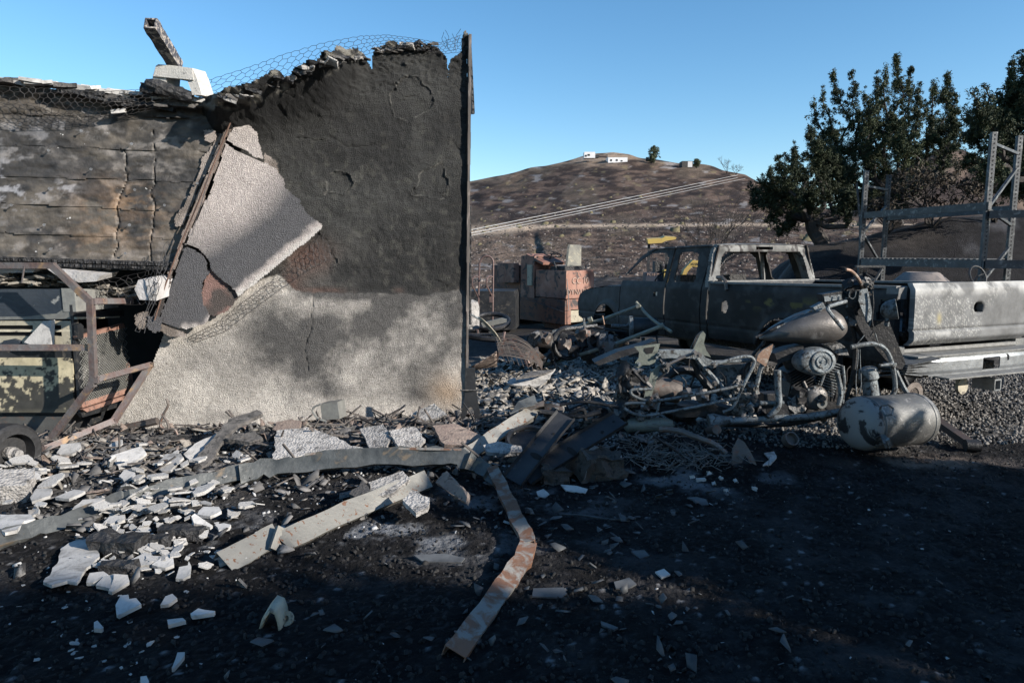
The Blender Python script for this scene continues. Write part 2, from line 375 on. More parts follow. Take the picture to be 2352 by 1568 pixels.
# ---------------- burnt building: stucco wall ----------------
WA = Vector((-3.42,5.76,0)); WB = Vector((-.434,6.42,0)); wx = (WB-WA).normalized(); wn_ = Vector((wx.y,-wx.x,0))
PW = Plane(WA, wn_)
def wc(u, v, off=0): p = PW.hit(u, v, off); return ((p-WA).dot(wx), p.z)
mat('stucco', (.78,.75,.75), None, attr=True, scale=60, bump=.9, bscale=180, rough=.85, bdist=.014, vor=135, spec=.35)
mat('scorched_paper', (.55,.5,.5), (.5,.5,.5), attr=True, scale=5, bump=.5, bscale=30, rough=.55, bdist=.012, thr=(.73,.76), s3=22, spec=.4)
mat('char', (.012,.012,.013), (.035,.034,.036), scale=14, rough=.6, bump=1, bscale=40, bdist=.02, vor=22, spec=.5)
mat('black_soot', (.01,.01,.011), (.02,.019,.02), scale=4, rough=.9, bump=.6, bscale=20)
mat('plaster', (.56,.54,.52), (.42,.41,.395), (.2,.19,.18), scale=9, rough=.9, bump=.6, bscale=70, thr=(.50,.70), bdist=.006, s3=11)
mat('grimy_plaster', (.50,.475,.45), (.3,.285,.275), (.06,.058,.057), scale=7, rough=.9, bump=.9, bscale=90, thr=(.5,.7), bdist=.01, vor=60)
mat('dark_plaster', (.07,.066,.063), (.16,.148,.14), (.03,.03,.03), scale=9, rough=.9, bump=.9, bscale=60, thr=(.5,.65), bdist=.012)
mat('brown_plaster', (.2,.15,.13), (.3,.24,.2), (.09,.07,.065), scale=8, rough=.9, bump=.9, bscale=50, bdist=.012)
mat('wire', (.16,.15,.15), (.09,.085,.085), scale=8, rough=.55, metal=.5, bump=0)
mat('dark_wire', (.05,.045,.05), (.03,.03,.03), scale=8, rough=.6, metal=.4, bump=0)
house = thing('burnt_stucco_wall', 'tall soot blackened stucco wall with a broken curled top edge beside the leaning slab', 'wall', WA)
OUT = [(1066,985),(1068,900),(1073,600),(1077,300),(1081,90),(1074,68),(1066,84),(1061,112),(1047,128),(1034,140),(1033,158),(1022,186),(1027,170),(1031,160),(1021,128),(1012,112),(1004,97),(960,103),(925,97),(898,97),(888,106),(862,120),(856,140),(848,152),(845,140),(838,124),(820,117),(800,124),(780,122),(765,133),(745,137),(735,150),(714,150),(700,165),(686,164),(678,188),(662,176),(648,170),(625,186),(600,200),(565,205),(540,215),(500,224),(470,260),(430,560),(375,770),(340,860),(285,935),(235,1000)]
curl = lambda u: ss(870,740,u)*ss(440,520,u)
OUT = [(u, v+(27*float(curl(np.float64(u))) if v < 240 else 0)) for u, v in OUT]; OW = [wc(*p) for p in OUT]
ztop_u = [480,540,600,650,690,740,800,840,880,1000,1080]; ztop_v = [230,215,200,175,165,145,122,125,105,98,100]
def w_in(x, z, P):
    a = (fb(x*9,z*9,3,5)-.5)*.07; b = (fb(x*9+40,z*9,3,6)-.5)*.07; e = ss(2.4,3.0,z)*.8+.2
    return inpoly(x+a*e, z+b*e, OW)
PATCH = [((950,215),(48,42),[(905,195),(930,175),(965,182),(990,205),(995,240),(980,262),(950,270),(920,262),(905,235)]),
         ((775,415),(40,42),[(752,455),(748,420),(770,385),(800,390),(812,412),(785,440)]),
         ((985,415),(45,45),[(950,450),(960,410),(985,378),(1010,385),(1026,425),(1020,445),(975,455)]),
         ((715,590),(55,50),[(660,600),(690,545),(735,530),(770,560),(772,595),(750,612),(700,615)])]
CRK = [[(680,318),(720,322),(755,316),(775,326),(800,335),(840,335),(880,333)],[(920,230),(945,220),(960,228)],[(905,195),(880,190),(850,205)],[(718,675),(716,740),(704,790),(704,850)],[(1000,640),(1020,650),(1026,668)],[(1035,195),(1050,195),(1068,215)],[(1040,330),(1062,345)]]
def w_disp(X, Z, P):
    u, v = uvof(P); tv = np.interp(u, ztop_u, ztop_v)+27*curl(u)
    fall = ss(130, 0, v-tv)*curl(u)
    d = .50*fall**1.5 + .10*ss(60,0,v-tv)*ss(1000,800,u)*ss(.4,.6,fb(X*5,Z*5,3,9))
    n = fb(X*2.2,Z*2.2,4,12)-.5; d = d + .035*n + .012*(fb(X*22,Z*22,3,13)-.5)
    up = ss(680,664,v)+0*u
    d = d + up*(.022*(fb(X*9,Z*9,3,14)-.5)+.010*(fb(X*40,Z*40,2,16)-.5)) - up*.014 + ss(150,0,v-tv)*(.035*(fb(X*9,Z*24,4,15)-.5)+.05*(fb(X*30,Z*50,3,17)-.5))
    for (c, r, poly) in PATCH:
        q = inpoly(u+(fb(X*7,Z*7,4,3)-.5)*42, v+(fb(X*7,Z*7,4,4)-.5)*42, poly); d = np.where(q, d-.010-.012*(fb(X*22,Z*22,3,13)-.5), d)
        e = dseg(u+(fb(X*7,Z*7,4,3)-.5)*42, v+(fb(X*7,Z*7,4,4)-.5)*42, poly, True); d = d + .010*ss(6,0,e)*(~q)*ss(.35,.6,fb(X*6,Z*6,2,19))
    for k in CRK: d = d - .012*ss(2.2,.5,dseg(u+(fb(X*20,Z*20,3,1)-.5)*16, v+(fb(X*20,Z*20,3,2)-.5)*16, k))
    d = d - .10*ss(15,2,1081-u+4*fb(X*2,Z*4,2,66))*0
    return d
def soot_edge(u): return np.interp(u, [200,350,400,470,540,600,640,662,680,720,800,920,980,1000,1066],[700,720,740,735,690,640,632,650,668,672,674,676,680,672,668])
def w_col(X, Z, P):
    u, v = uvof(P); n = fb(X*3,Z*3,4,22); n2 = fb(X*18,Z*18,3,23); ns = fb(X*1.2,Z*6,3,24)
    dark = mixa(np.array([.026,.026,.026]), np.array([.052,.052,.050]), ss(.3,.7,n)); dark = mixa(dark, np.array([.12,.115,.1]), ss(.55,.8,n2)*.35*ss(600,380,np.abs(v-520)+260))
    dark = mixa(dark, np.array([.10,.096,.09]), ss(500,640,v)*ss(.3,.6,n)*.6)
    dark = mixa(dark, np.array([.16,.075,.055]), (blob(u,v,700,590,60,40)+1.2*blob(u,v,660,655,30,24)+1.6*blob(u,v,960,668,100,9)+1.1*blob(u,v,760,668,70,8)+.5*blob(u,v,1045,620,20,50))*ss(.35,.6,n)*.55)
    light = mixa(np.array([.64,.595,.545]), np.array([.5,.465,.425]), ss(.3,.7,n))
    s = 1.0*blob(u,v,700,868,60,44) + .85*blob(u,v,725,770,110,75)+ .75*blob(u,v,860,730,120,62)+.7*blob(u,v,990,700,120,36) + .55*blob(u,v,940,905,110,30)+.45*blob(u,v,1000,800,60,60)+.4*blob(u,v,600,780,60,110)+.4*blob(u,v,900,850,70,30)+.3*blob(u,v,470,850,50,50)+.55*ss(26,0,v-soot_edge(u))*ss(640,700,u)+.30*ss(660,760,u)*ss(960,800,v)+.08+.5*blob(u,v,530,955,40,10)  # soft shadow blotches and soot painted together into the stucco colour
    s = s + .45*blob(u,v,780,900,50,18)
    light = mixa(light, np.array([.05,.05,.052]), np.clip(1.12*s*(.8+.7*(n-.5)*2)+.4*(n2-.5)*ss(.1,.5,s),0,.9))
    light = light*(.82+.36*vn(X*75,Z*75,88))[...,None]
    light = mixa(light, np.array([.42,.30,.2]), .7*blob(u,v,1030,900,40,40))
    isl = ss(-2.5,2.5,v-soot_edge(u)-(n2-.5)*9)
    c = mixa(dark, light, isl)
    c = mixa(c, np.array([.2,.19,.17]), np.clip(sum(np.exp(-(dseg(u+(fb(X*7,Z*7,4,3)-.5)*42,v+(fb(X*7,Z*7,4,4)-.5)*42,pp,True)/1.1)**2) for _,_,pp in PATCH),0,1)*.5*(n2>.45))
    tv = np.interp(u, ztop_u, ztop_v)+27*curl(u)-1568*1.4*.5*curl(u)/33*0; c = mixa(c, np.array([.012,.012,.013]), ss(150,40,v-tv)*ss(900,760,u)*.85); c = mixa(c, np.array([.25,.235,.205]), ss(12,2,v-tv)*ss(.45,.6,n2))  # shadow under the curled top and its lit rim painted into the colour
    return c
xw = np.arange(-.45, 3.28, .0105); zw = np.arange(-.05, 3.75, .0105)
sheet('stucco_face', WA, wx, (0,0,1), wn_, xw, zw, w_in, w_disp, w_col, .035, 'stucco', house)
# corner board and charred studs at the right end
r = random.Random(3)
p0 = PW.hit(1071,985,.0); 
m = MB()
for k in range(24):
    v0 = 975-k*37.2; v1 = v0-37; a = PW.hit(1070+(975-v0)*.0092, v0, -.02); b = PW.hit(1070+(975-v1)*.0092, v1, -.02)
    m.bar(a, b, .018+r.random()*.012, .10, up=wn_)
obj('corner_board', m, mat('scorched_wood', (.07,.06,.056), (.17,.15,.135), (.26,.22,.2), scale=7, rough=.85, bump=.8, bscale=30, stretch=(1,1,.2)), house)
m = MB(); m.bar(PW.hit(1086,262,-.09), PW.hit(1079,90,-.09), .02, .06, up=wn_); m.rough(.01,9); obj('loose_board', m, 'char', house); m = MB(); m.bar(PW.hit(1080,745,-.06), PW.hit(1080,475,-.06), .012, .07, up=wn_); m.rough(.01,9)
obj('loose_board', m, 'char', house)
for k, uu in enumerate([1055, 960, 865, 770, 680, 590]):
    m = MB(); a = PW.hit(uu, 985, -.12); b = Vector((a.x, a.y, [3.2,2.95,2.9,2.75,2.5,2.3][k])); m.bar(a, b, .04, .09, up=wn_); m.rough(.008, 12, k)
    obj('charred_stud', m, 'char', house)
# ragged crust pieces along the broken top
crust = []
for k in range(72):
    u = 512+k*7+r.uniform(-5,5)
    if 842 < u < 858 or 1004 < u < 1036: continue
    tv = np.interp(u, ztop_u, ztop_v); d = .50*ss(870,740,u)+.0
    if u > 1036: continue
    c = PW.hit(u, tv+r.uniform(0,14), float(d)*r.uniform(.8,1.15)); m = MB()
    s = r.uniform(.25,.8)*(1.2 if u > 640 else 1); m.box((0,0,0), (.14*s, .09*s, .02*s)); 
    R = Matrix.Rotation(math.atan2(wx.y,wx.x)+r.uniform(-.4,.4),4,'Z')@Matrix.Rotation(r.uniform(-.25,.35),4,'Y')@Matrix.Rotation(r.uniform(-.4,.3),4,'X')
    import bmesh
    me = bmesh.new(); t = bpy.data.meshes.new('t'); m2 = m.data('t','dark_plaster',False); me.from_mesh(m2); bmesh.ops.subdivide_edges(me, edges=me.edges, cuts=2, use_grid_fill=True)
    from mathutils import noise as mn
    for vv in me.verts: vv.co += mn.noise_vector(vv.co*16+Vector((k*2.3,0,0)))*.05*s
    for vv in me.verts: vv.co = c + R.to_3x3()@vv.co - WA
    me.to_mesh(m2); me.free(); o = bpy.data.objects.new('crust_piece', m2); C.objects.link(o); o.parent = house
    m2.materials.clear(); m2.materials.append(MATS[r.choice(['dark_plaster','dark_plaster','char','char','grimy_plaster'])])
# ---------------- chicken wire helper ----------------
def chicken(P, nu, nv, r=.0022, jit=.15, keep=None, seed=0, tube=3):
    """hexagonal wire net on the surface P(s,t), s,t in cells"""
    rr = random.Random(seed); m = MB(); pts = {}
    def pt(i, j):
        k = (i, j)
        if k not in pts:
            s = i*.5 ; t = j*1.5 if False else j
            off = (1/6 if (i+j) % 2 else -1/6)
            pts[k] = P((i+rr.uniform(-jit,jit))/nu, (j+off*1.2+rr.uniform(-jit,jit)*.6)/nv)
        return pts[k]
    for i in range(nu+1):
        for j in range(nv+1):
            segs = []
            if i < nu: segs.append(((i,j),(i+1,j)))
            if j < nv and (i+j) % 2: segs.append(((i,j),(i,j+1)))
            for a, b in segs:
                if keep and not keep((a[0]+b[0])/2/nu, (a[1]+b[1])/2/nv): continue
                A = pt(*a); B = pt(*b)
                if A is None or B is None or (A-B).length < 1e-6: continue
                m.tube([A, B], r, tube, cap=False)
    return m
def grid_surf(rows, depthfn=None, plane=None, off=None):
    """rows: list of polylines of (u,v[,off]) with equal length -> bilinear surface point on plane + offset"""
    import bisect
    def P(s, t):
        s = min(max(s,0),.9999); t = min(max(t,0),.9999); R = len(rows)-1; q = t*R; j = int(q); f = q-j
        def at(row):
            n = len(row)-1; a = s*n; i = int(a); g = a-i; return [row[i][k]*(1-g)+row[i+1][k]*g for k in range(3)]
        A = at(rows[j]); B = at(rows[j+1]); c = [A[k]*(1-f)+B[k]*f for k in range(3)]
        return plane.hit(c[0], c[1], c[2])
    return P
top = [(450,192,.1),(560,158,.25),(650,125,.35),(740,98,.3),(830,82,.2),(890,80,.12),(950,88,.05),(1010,98,.0),(1060,80,-.02)]
bot = [(450,232,.1),(560,212,.3),(650,185,.4),(740,155,.36),(830,130,.25),(890,110,.15),(950,112,.07),(1010,125,.0),(1064,120,-.02)]
obj('wire_lath', chicken(grid_surf([top, bot], plane=PW), 76, 5, .0020, .2, seed=2, keep=lambda s,t: True), 'dark_wire', house, smooth=False, fixn=False)
m = MB()
for k in range(7):
    a = PW.hit(1022+k*6, 118-r.uniform(0,10), 0); pts = [a]
    for q in range(5): pts.append(pts[-1]+Vector((r.uniform(-.02,.025), r.uniform(-.01,.01), r.uniform(.01,.05))))
    m.tube(pts, .0022, 3)
for k in range(9):   # loose strands crossing the blackened face
    a = PW.hit(880+k*12, 118+k*2, .12); b = PW.hit(740+k*16, 210+r.uniform(-8,14), .09)
obj('wire_end', m, 'dark_wire', house, smooth=False)
shreds = []
# ---------------- scorched gable / header wall on the left ----------------
HN = wn_; PH = Plane(WA+wn_*.14, wn_); HO = WA+wn_*.14
header = thing('scorched_header_wall', 'scorched left wall of lapped building paper hanging over the dark opening', 'wall', HO+Vector((0,0,1.3)))
def hc(u, v): p = PH.hit(u, v); return ((p-HO).dot(wx), p.z)
seams = [(-80,[192,205,228,242]), (1,[264,266,272,268]), (2,[331,338,347,352]), (3,[399,408,417,424]), (4,[465,473,484,490]), (5,[531,540,549,552]), (6,[594,600,606,611])]
su = [-120,150,400,540]
HOUT = [(-130,190),(0,191),(80,199),(180,212),(270,222),(350,226),(450,229),(510,238),(512,300),(500,330),(470,420),(440,520),(420,615),(380,612),(-130,592)]
HP = [hc(*p) for p in HOUT]
def h_disp(X, Z, P, k):
    u, v = uvof(P); lo = np.interp(u, su, seams[k+1][1]); hi = np.interp(u, su, seams[k][1])
    t = (v-hi)/(lo-hi)
    d = .004*t + .022*(fb(X*3+k,Z*3,3,41)-.5) + .018*(fb(X*9,Z*12+k*4,4,42)-.5) + .014*(fb(X*14,Z*50,3,43)-.5) + .012*np.abs(fb(X*6+Z*5,Z*6-X*4+k,3,40)-.5)
    d = d + .008*ss(.85,1,t)*(fb(X*8,Z*0+k,2,44))
    cr = [(350,250),(356,380),(352,420),(350,520),(345,600)]; d = d - .02*ss(2.2,.6,dseg(u+(fb(X*9,Z*9,2,45)-.5)*16,v,cr))
    cr = [(285,345),(290,420),(268,480),(272,540),(262,590)]; d = d - .02*ss(2.2,.6,dseg(u+(fb(X*9,Z*9,2,46)-.5)*16,v,cr))
    if k == 0: d = d + .09*(fb(X*6,Z*16,3,47)-.5) + .05*ss(.6,0,t)
    return d
def h_col(X, Z, P):
    u, v = uvof(P); n = fb(X*4,Z*6,5,48,.65); n2 = fb(X*9,Z*16,5,49,.65); n3 = fb(X*2.2,Z*8,5,57,.6)
    c = mixa(np.array([.045,.042,.040]), np.array([.125,.108,.09]), ss(.35,.7,n)); c = mixa(c, np.array([.24,.22,.205]), ss(.5,.68,n2)*.75*ss(.3,.55,n3))
    c = mixa(c, np.array([.27,.165,.09]), np.clip(blob(u,v,300,490,75,60)+.6*blob(u,v,220,450,60,40)+.5*blob(u,v,210,550,60,30),0,1)*ss(.35,.6,n2)*.7)
    c = mixa(c, np.array([.38,.38,.41]), np.clip(blob(u,v,20,420,60,60)+.8*blob(u,v,150,430,40,16)+.4*blob(u,v,100,300,120,30),0,1)*ss(.48,.6,n2)*.9)
    c = mixa(c, np.array([.10,.085,.07]), ss(280,235,v)*.6)
    c = mixa(c, np.array([.018,.018,.02]), ss(.62,.7,fb(X*4,Z*4,3,58))*.7)
    return c
for k in range(6):
    def ins(x, z, P, k=k):
        u, v = uvof(P); lo = np.interp(u, su, seams[k+1][1])+(fb(x*8,z*0,3,33+k)-.5)*7; hi = np.interp(u, su, seams[k][1])
        if k == 0: hi = hi-40
        return inpoly(x+(fb(x*10,z*10,2,7)-.5)*.05, z+(fb(x*10,z*10,2,8)-.5)*.05, HP) & (v > hi-3) & (v < lo)
    zhi = max(hc(0, seams[k][1][0]-45)[1], 0)+.15; zlo = hc(500, seams[k+1][1][3]+12)[1]-.1
    sheet('paper_strip', HO+wn_*(.012*(6-k)*.0), wx, (0,0,1), wn_, np.arange(-1.75,1.35,.0115), np.arange(zlo,zhi,.0115), ins, (lambda X,Z,P,k=k: h_disp(X,Z,P,k)), h_col, .006, 'scorched_paper', header)
# nails with washers
m0 = MB(); m0.lathe((0,0,0),(0,1,0),[(-.03,.003),(0,.003)],6); m0.lathe((0,-.03,0),(0,1,0),[(-.003,.011),(.0,.011)],8); nd = m0.data('nail', mat('bright_tin', (.6,.6,.62),(.4,.4,.42), scale=20, rough=.4, metal=.7, bump=0))
for (u, v) in [(115,345),(305,330),(117,432),(312,435),(105,515),(300,515),(50,285),(212,388),(455,420),(290,580),(120,570),(380,470),(30,470),(190,300)]:
    p = PH.hit(u, v, .035); o = bpy.data.objects.new('nail', nd); C.objects.link(o); o.parent = header; o.location = header.matrix_basis.inverted()@p if False else p-Vector(header.location); o.rotation_euler = (.2,0,math.atan2(wx.y,wx.x))
# alligator-charred beam under it
beam = MB(); beam.bar(PH.hit(-130,596,.03), PH.hit(400,612,.03), .09, .075); ob = obj('charred_beam', beam, 'char', header)
r = random.Random(5)
for k in range(78):
    t = k/78; u = -130+t*530+r.uniform(-1,1); v = 594+t*17
    for q in (0,1):
        c = PH.hit(u, v-3+q*9, .085+r.uniform(-.006,.006)); m = MB(); m.box((0,0,0),(.024*r.uniform(.8,1.05),.016,.031*r.uniform(.85,1.05)), Matrix.Rotation(r.uniform(-.08,.08),3,'Y'))
        for i,pp in enumerate(m.v):
            if pp.y < 0: m.v[i] = Vector((pp.x*.72, pp.y, pp.z*.72))
        m.v = [c+Matrix.Rotation(math.atan2(wx.y,wx.x),3,'Z')@p for p in m.v]
        obj('char_block', m, 'char', header, smooth=False)
# ---------------- hanging stucco corner slab ----------------
SA = PW.hit(740,520,.07); SB = PW.hit(548,262,.17); SC = PW.hit(352,755,.22)
n0 = (SB-SA).cross(SC-SA).normalized()
if n0.y > 0: n0 = -n0
PS = Plane(SA, n0); sd = (SC-SB).normalized(); sx = n0.cross(sd).normalized()
if sx.x < 0: sx = -sx
def s2(u, v): p = PS.hit(u, v)-SB; return (p.dot(sx), p.dot(sd))
slab = thing('hanging_stucco_slab', 'broken pale stucco corner slab leaning against the blackened wall, with wire at its lower edge', 'wall slab', SC)
def s_col(X, Z, P, kind=0):
    u, v = uvof(P); n = fb(X*4,Z*4,4,91); n2 = fb(X*25,Z*25,2,92)
    c = mixa(np.array([.56,.50,.475]), np.array([.45,.405,.385]), n)
    edge = dseg(u, v, [(745,522),(700,556),(600,640),(543,684),(470,756),(430,760)])
    g = dseg(u, v, [(735,480),(640,600),(560,660),(480,700),(400,690)])
    s = ss(185, 25, g)**1.2*ss(12, 32, edge+(n2-.5)*14) + .35*ss(470,640,v)*ss(10,30,edge)
    if kind == 1: s = np.maximum(s, .93*ss(4, 26, edge+(n2-.5)*10))
    c = c*(.84+.32*vn(X*75,Z*75,89))[...,None]; c = mixa(c, np.array([.075,.078,.088]), np.clip(s*(1.15+.4*(n-.5)),0,.93))
    c = mixa(c, np.array([.68,.65,.62]), ss(13,2,edge+(n2-.5)*16)*.7)
    return c
def s_sheet(name, poly, off, colf, bow=.0, dip=0, th=.03, seed=1, jag=.03):
    Q = [s2(*p) for p in poly]; x0 = min(q[0] for q in Q)-.05; x1 = max(q[0] for q in Q)+.05; z0 = min(q[1] for q in Q)-.05; z1 = max(q[1] for q in Q)+.05
    ins = lambda x, z, P: inpoly(x+(fb(x*14,z*14,3,seed)-.5)*jag, z+(fb(x*14,z*14,3,seed+1)-.5)*jag, Q)
    dd = lambda X, Z, P: off + .02*(fb(X*2,Z*2,3,seed)-.5) + .006*(fb(X*25,Z*25,2,seed)-.5) + dip
    return sheet(name, SB, sx, sd, n0, np.arange(x0,x1,.0105), np.arange(z0,z1,.0105), ins, dd, colf, th, 'stucco', slab)
s_sheet('upper_fragment', [(553,273),(566,280),(590,306),(600,340),(604,366),(545,339),(521,321),(535,295)], .012, s_col, seed=3)
s_sheet('main_panel', [(517,328),(540,345),(604,373),(632,388),(648,408),(655,432),(670,445),(690,458),(690,470),(704,488),(741,518),(736,529),(700,557),(650,598),(600,640),(560,672),(545,681),(538,667),(512,643),(487,620),(480,597),(457,571),(430,558),(424,560),(470,470),(505,380)], 0, s_col, seed=5)
s_sheet('lower_panel', [(420,570),(430,567),(455,580),(474,602),(480,625),(466,645),(463,670),(468,700),(484,724),(470,742),(430,757),(368,738),(372,722),(395,650)], -.008, lambda a,b,c: s_col(a,b,c,1), seed=8)
br = lambda X,Z,P: mixa(np.array([.09,.075,.07]), np.array([.26,.16,.14]), ss(.4,.65,fb(X*8,Z*8,4,95)))
s_sheet('bare_patch', [(476,615),(500,630),(550,680),(525,712),(492,727),(466,710),(460,675)], -.035, br, th=.012, seed=11)
tan = lambda X,Z,P: mixa(np.array([.20,.17,.15]), np.array([.38,.33,.30]), ss(.35,.65,fb(X*7,Z*7,4,96)))
tan2 = lambda X,Z,P: mixa(mixa(np.array([.16,.125,.105]), np.array([.30,.24,.21]), ss(.35,.65,fb(X*14,Z*5,4,97))), np.array([.05,.048,.05]), ss(590,690,uvof(P)[1])*.8)
s_sheet('corner_strip', [(538,258),(524,285),(502,330),(470,412),(438,490),(412,560),(385,640),(362,705),(338,752),(356,758),(370,715),(393,645),(420,562),(466,466),(503,370),(519,320),(546,268)], .005, tan2, seed=14, th=.05)
s_sheet('side_flake', [(495,320),(520,292),(500,335),(470,400),(452,440),(430,500),(415,520),(402,520),(398,505),(425,470),(450,405),(462,370)], -.03, tan, seed=17, th=.03)
s_sheet('side_flake', [(470,300),(495,300),(500,318),(486,328),(472,322)], -.01, tan, seed=19, th=.02)
m = MB(); pts = [PS.hit(a,b,.055) for a,b in [(537,262),(515,318),(496,364),(462,450),(432,520),(405,585),(378,660),(355,735)]]; m.tube(pts, .006, 6)
obj('corner_bead', m, mat('rust', (.13,.075,.055), (.2,.12,.09), (.1,.06,.05), scale=12, rough=.8, bump=.5, bscale=60), slab)
for k, (poly, off, cf) in enumerate([([(310,722),(342,716),(336,752),(322,757),(311,740)], .02, tan), ([(343,725),(372,728),(368,758),(350,765),(340,752)], .03, lambda a,b,c: s_col(a,b,c,1)), ([(368,742),(400,755),(425,768),(418,776),(385,772),(366,760)], -.03, tan), ([(604,350),(622,358),(636,372),(640,398),(628,404),(610,385)], -.05, tan)]):
    s_sheet('hanging_chip', poly, off, cf, seed=30+k, th=.025)
rows = [[(430,775,.03),(500,740,.03),(560,692,.04),(630,640,.04),(690,585,.03),(742,535,.03)], [(440,790,.01),(520,760,.02),(590,705,.03),(660,655,.04),(720,615,.05),(768,590,.06)]]
obj('wire_lath', chicken(grid_surf(rows, plane=PW), 44, 3, .0022, .3, seed=5), 'wire', slab, smooth=False, fixn=False)
rows = [[(400,545,.35),(385,610,.38),(360,680,.42),(330,770,.46)], [(378,560,.33),(362,615,.36),(345,690,.4),(310,760,.42)]]
obj('wire_lath', chicken(grid_surf(rows, plane=PW), 16, 2, .0022, .4, seed=6, keep=lambda s,t: True), 'wire', slab, smooth=False, fixn=False)
m = MB(); m.tube([PW.hit(a,b,c) for a,b,c in [(505,340,.2),(480,400,.25),(462,470,.3),(440,540,.33)]], .0025, 4); m.tube([PW.hit(a,b,.2) for a,b in [(512,250),(530,238),(542,262),(538,285)]], .006, 5)
obj('stray_wire', m, 'wire', slab)
m = MB(); pl = [PW.hit(a,b,.18) for a,b in [(503,234),(520,238),(543,246),(545,262),(538,290),(528,296),(514,270)]]; m.prism(pl, Vector((0,.03,0))); m.rough(.006,10)
obj('bent_flashing', m, mat('scorched_steel', (.13,.11,.10), (.22,.19,.17), (.2,.1,.07), scale=8, rough=.6, metal=.5, bump=.4, bscale=30), slab)
# ---------------- pieces lying on top of the header wall ----------------
r = random.Random(11); mnz = __import__('mathutils').noise
def rock(m, c, sz, R, seed, amp=.25, cuts=2, mats='plaster', name='x', parent=None):
    import bmesh
    b = bmesh.new(); bmesh.ops.create_cube(b, size=1); bmesh.ops.subdivide_edges(b, edges=b.edges, cuts=cuts, use_grid_fill=True)
    S = Vector(sz); k = min(sz)
    for v in b.verts:
        v.co = Vector((v.co.x*S.x, v.co.y*S.y, v.co.z*S.z)); v.co += mnz.noise_vector(v.co*(1.6/max(.001,(S.x+S.y)/2))*2+Vector((seed*3.7,1,2)))*amp*(S.x+S.y+S.z)/3*.5; 
        v.co = c + R@v.co
    n = len(m.v); b.verts.ensure_lookup_table(); m.v += [v.co.copy() for v in b.verts]; m.f += [tuple(v.index+n for v in f.verts) for f in b.faces]; b.free(); return m
def eul(a, b, c):
    from mathutils import Euler
    return Euler((a,b,c)).to_matrix()
ang = math.atan2(wx.y, wx.x)
for k in range(34):
    u = 8+k*14.6+r.uniform(-6,6); v = np.interp(u, [0,80,180,270,350,450,510],[187,191,203,213,220,224,229])+r.uniform(-3,3)
    if k > 25: v += 3
    c = PH.hit(u, float(v), r.uniform(-.03,.10)); m = MB(); rock(m, c, (r.uniform(.09,.22), r.uniform(.09,.16), r.uniform(.02,.034)), eul(r.uniform(-.05,.3), r.uniform(-.12,.16), ang+r.uniform(-.3,.3)), k, .14)
    obj('roof_tile_piece', m, 'plaster' if r.random() < .75 else 'dark_plaster', header)
for k in range(26):
    u = r.uniform(60,505); v = np.interp(u, [0,80,180,270,350,450,510],[198,203,216,226,236,238,243])+r.uniform(-3,9)
    m = MB(); rock(m, PH.hit(u, float(v), r.uniform(.03,.1)), (r.uniform(.1,.3), .08, r.uniform(.015,.035)), eul(r.uniform(-.1,.1), r.uniform(-.05,.2), ang), k+50, .2)
    obj('charred_lath_piece', m, r.choice(['char','dark_plaster','char']), header)
m = MB(); rock(m, PH.hit(535/2+5, 256, .10), (.10,.05,.03), eul(.1,-.15,ang), 3, .1); obj('pale_chip', m, 'plaster', header)
m = MB(); m.prism([PH.hit(a,b,.02) for a,b in [(-60,182),(45,189),(45,196),(-60,196)]], Vector((0,.15,.01))); obj('flashing', m, 'scorched_steel', header)
rows = [[(-60,193,.14),(60,200,.17),(150,205,.2),(240,210,.22),(330,205,.2),(420,213,.15),(490,236,.12)], [(-60,240,.11),(60,245,.14),(150,240,.17),(240,240,.2),(330,228,.18),(420,232,.14),(490,240,.12)], [(-60,280,.07),(60,287,.07),(150,286,.07),(240,275,.07),(300,262,.08),(380,248,.1),(480,243,.11)]]
obj('wire_lath', chicken(grid_surf(rows, plane=PH), 62, 7, .0022, .25, seed=9), 'wire', header, smooth=False, fixn=False)
# dark room behind
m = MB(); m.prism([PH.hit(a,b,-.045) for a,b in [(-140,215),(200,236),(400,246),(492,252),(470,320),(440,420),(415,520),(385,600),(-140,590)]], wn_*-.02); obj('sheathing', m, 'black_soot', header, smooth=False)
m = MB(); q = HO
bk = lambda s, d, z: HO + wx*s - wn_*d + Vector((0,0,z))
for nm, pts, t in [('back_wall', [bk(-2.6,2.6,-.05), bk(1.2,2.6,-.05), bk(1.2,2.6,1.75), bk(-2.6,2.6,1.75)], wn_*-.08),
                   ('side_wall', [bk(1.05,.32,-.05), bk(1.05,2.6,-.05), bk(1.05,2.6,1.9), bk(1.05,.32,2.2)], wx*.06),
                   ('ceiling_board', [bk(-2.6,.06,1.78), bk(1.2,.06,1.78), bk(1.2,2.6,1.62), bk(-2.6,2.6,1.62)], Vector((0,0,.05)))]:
    m = MB(); m.prism(pts, t); obj(nm, m, 'black_soot', header, smooth=False)
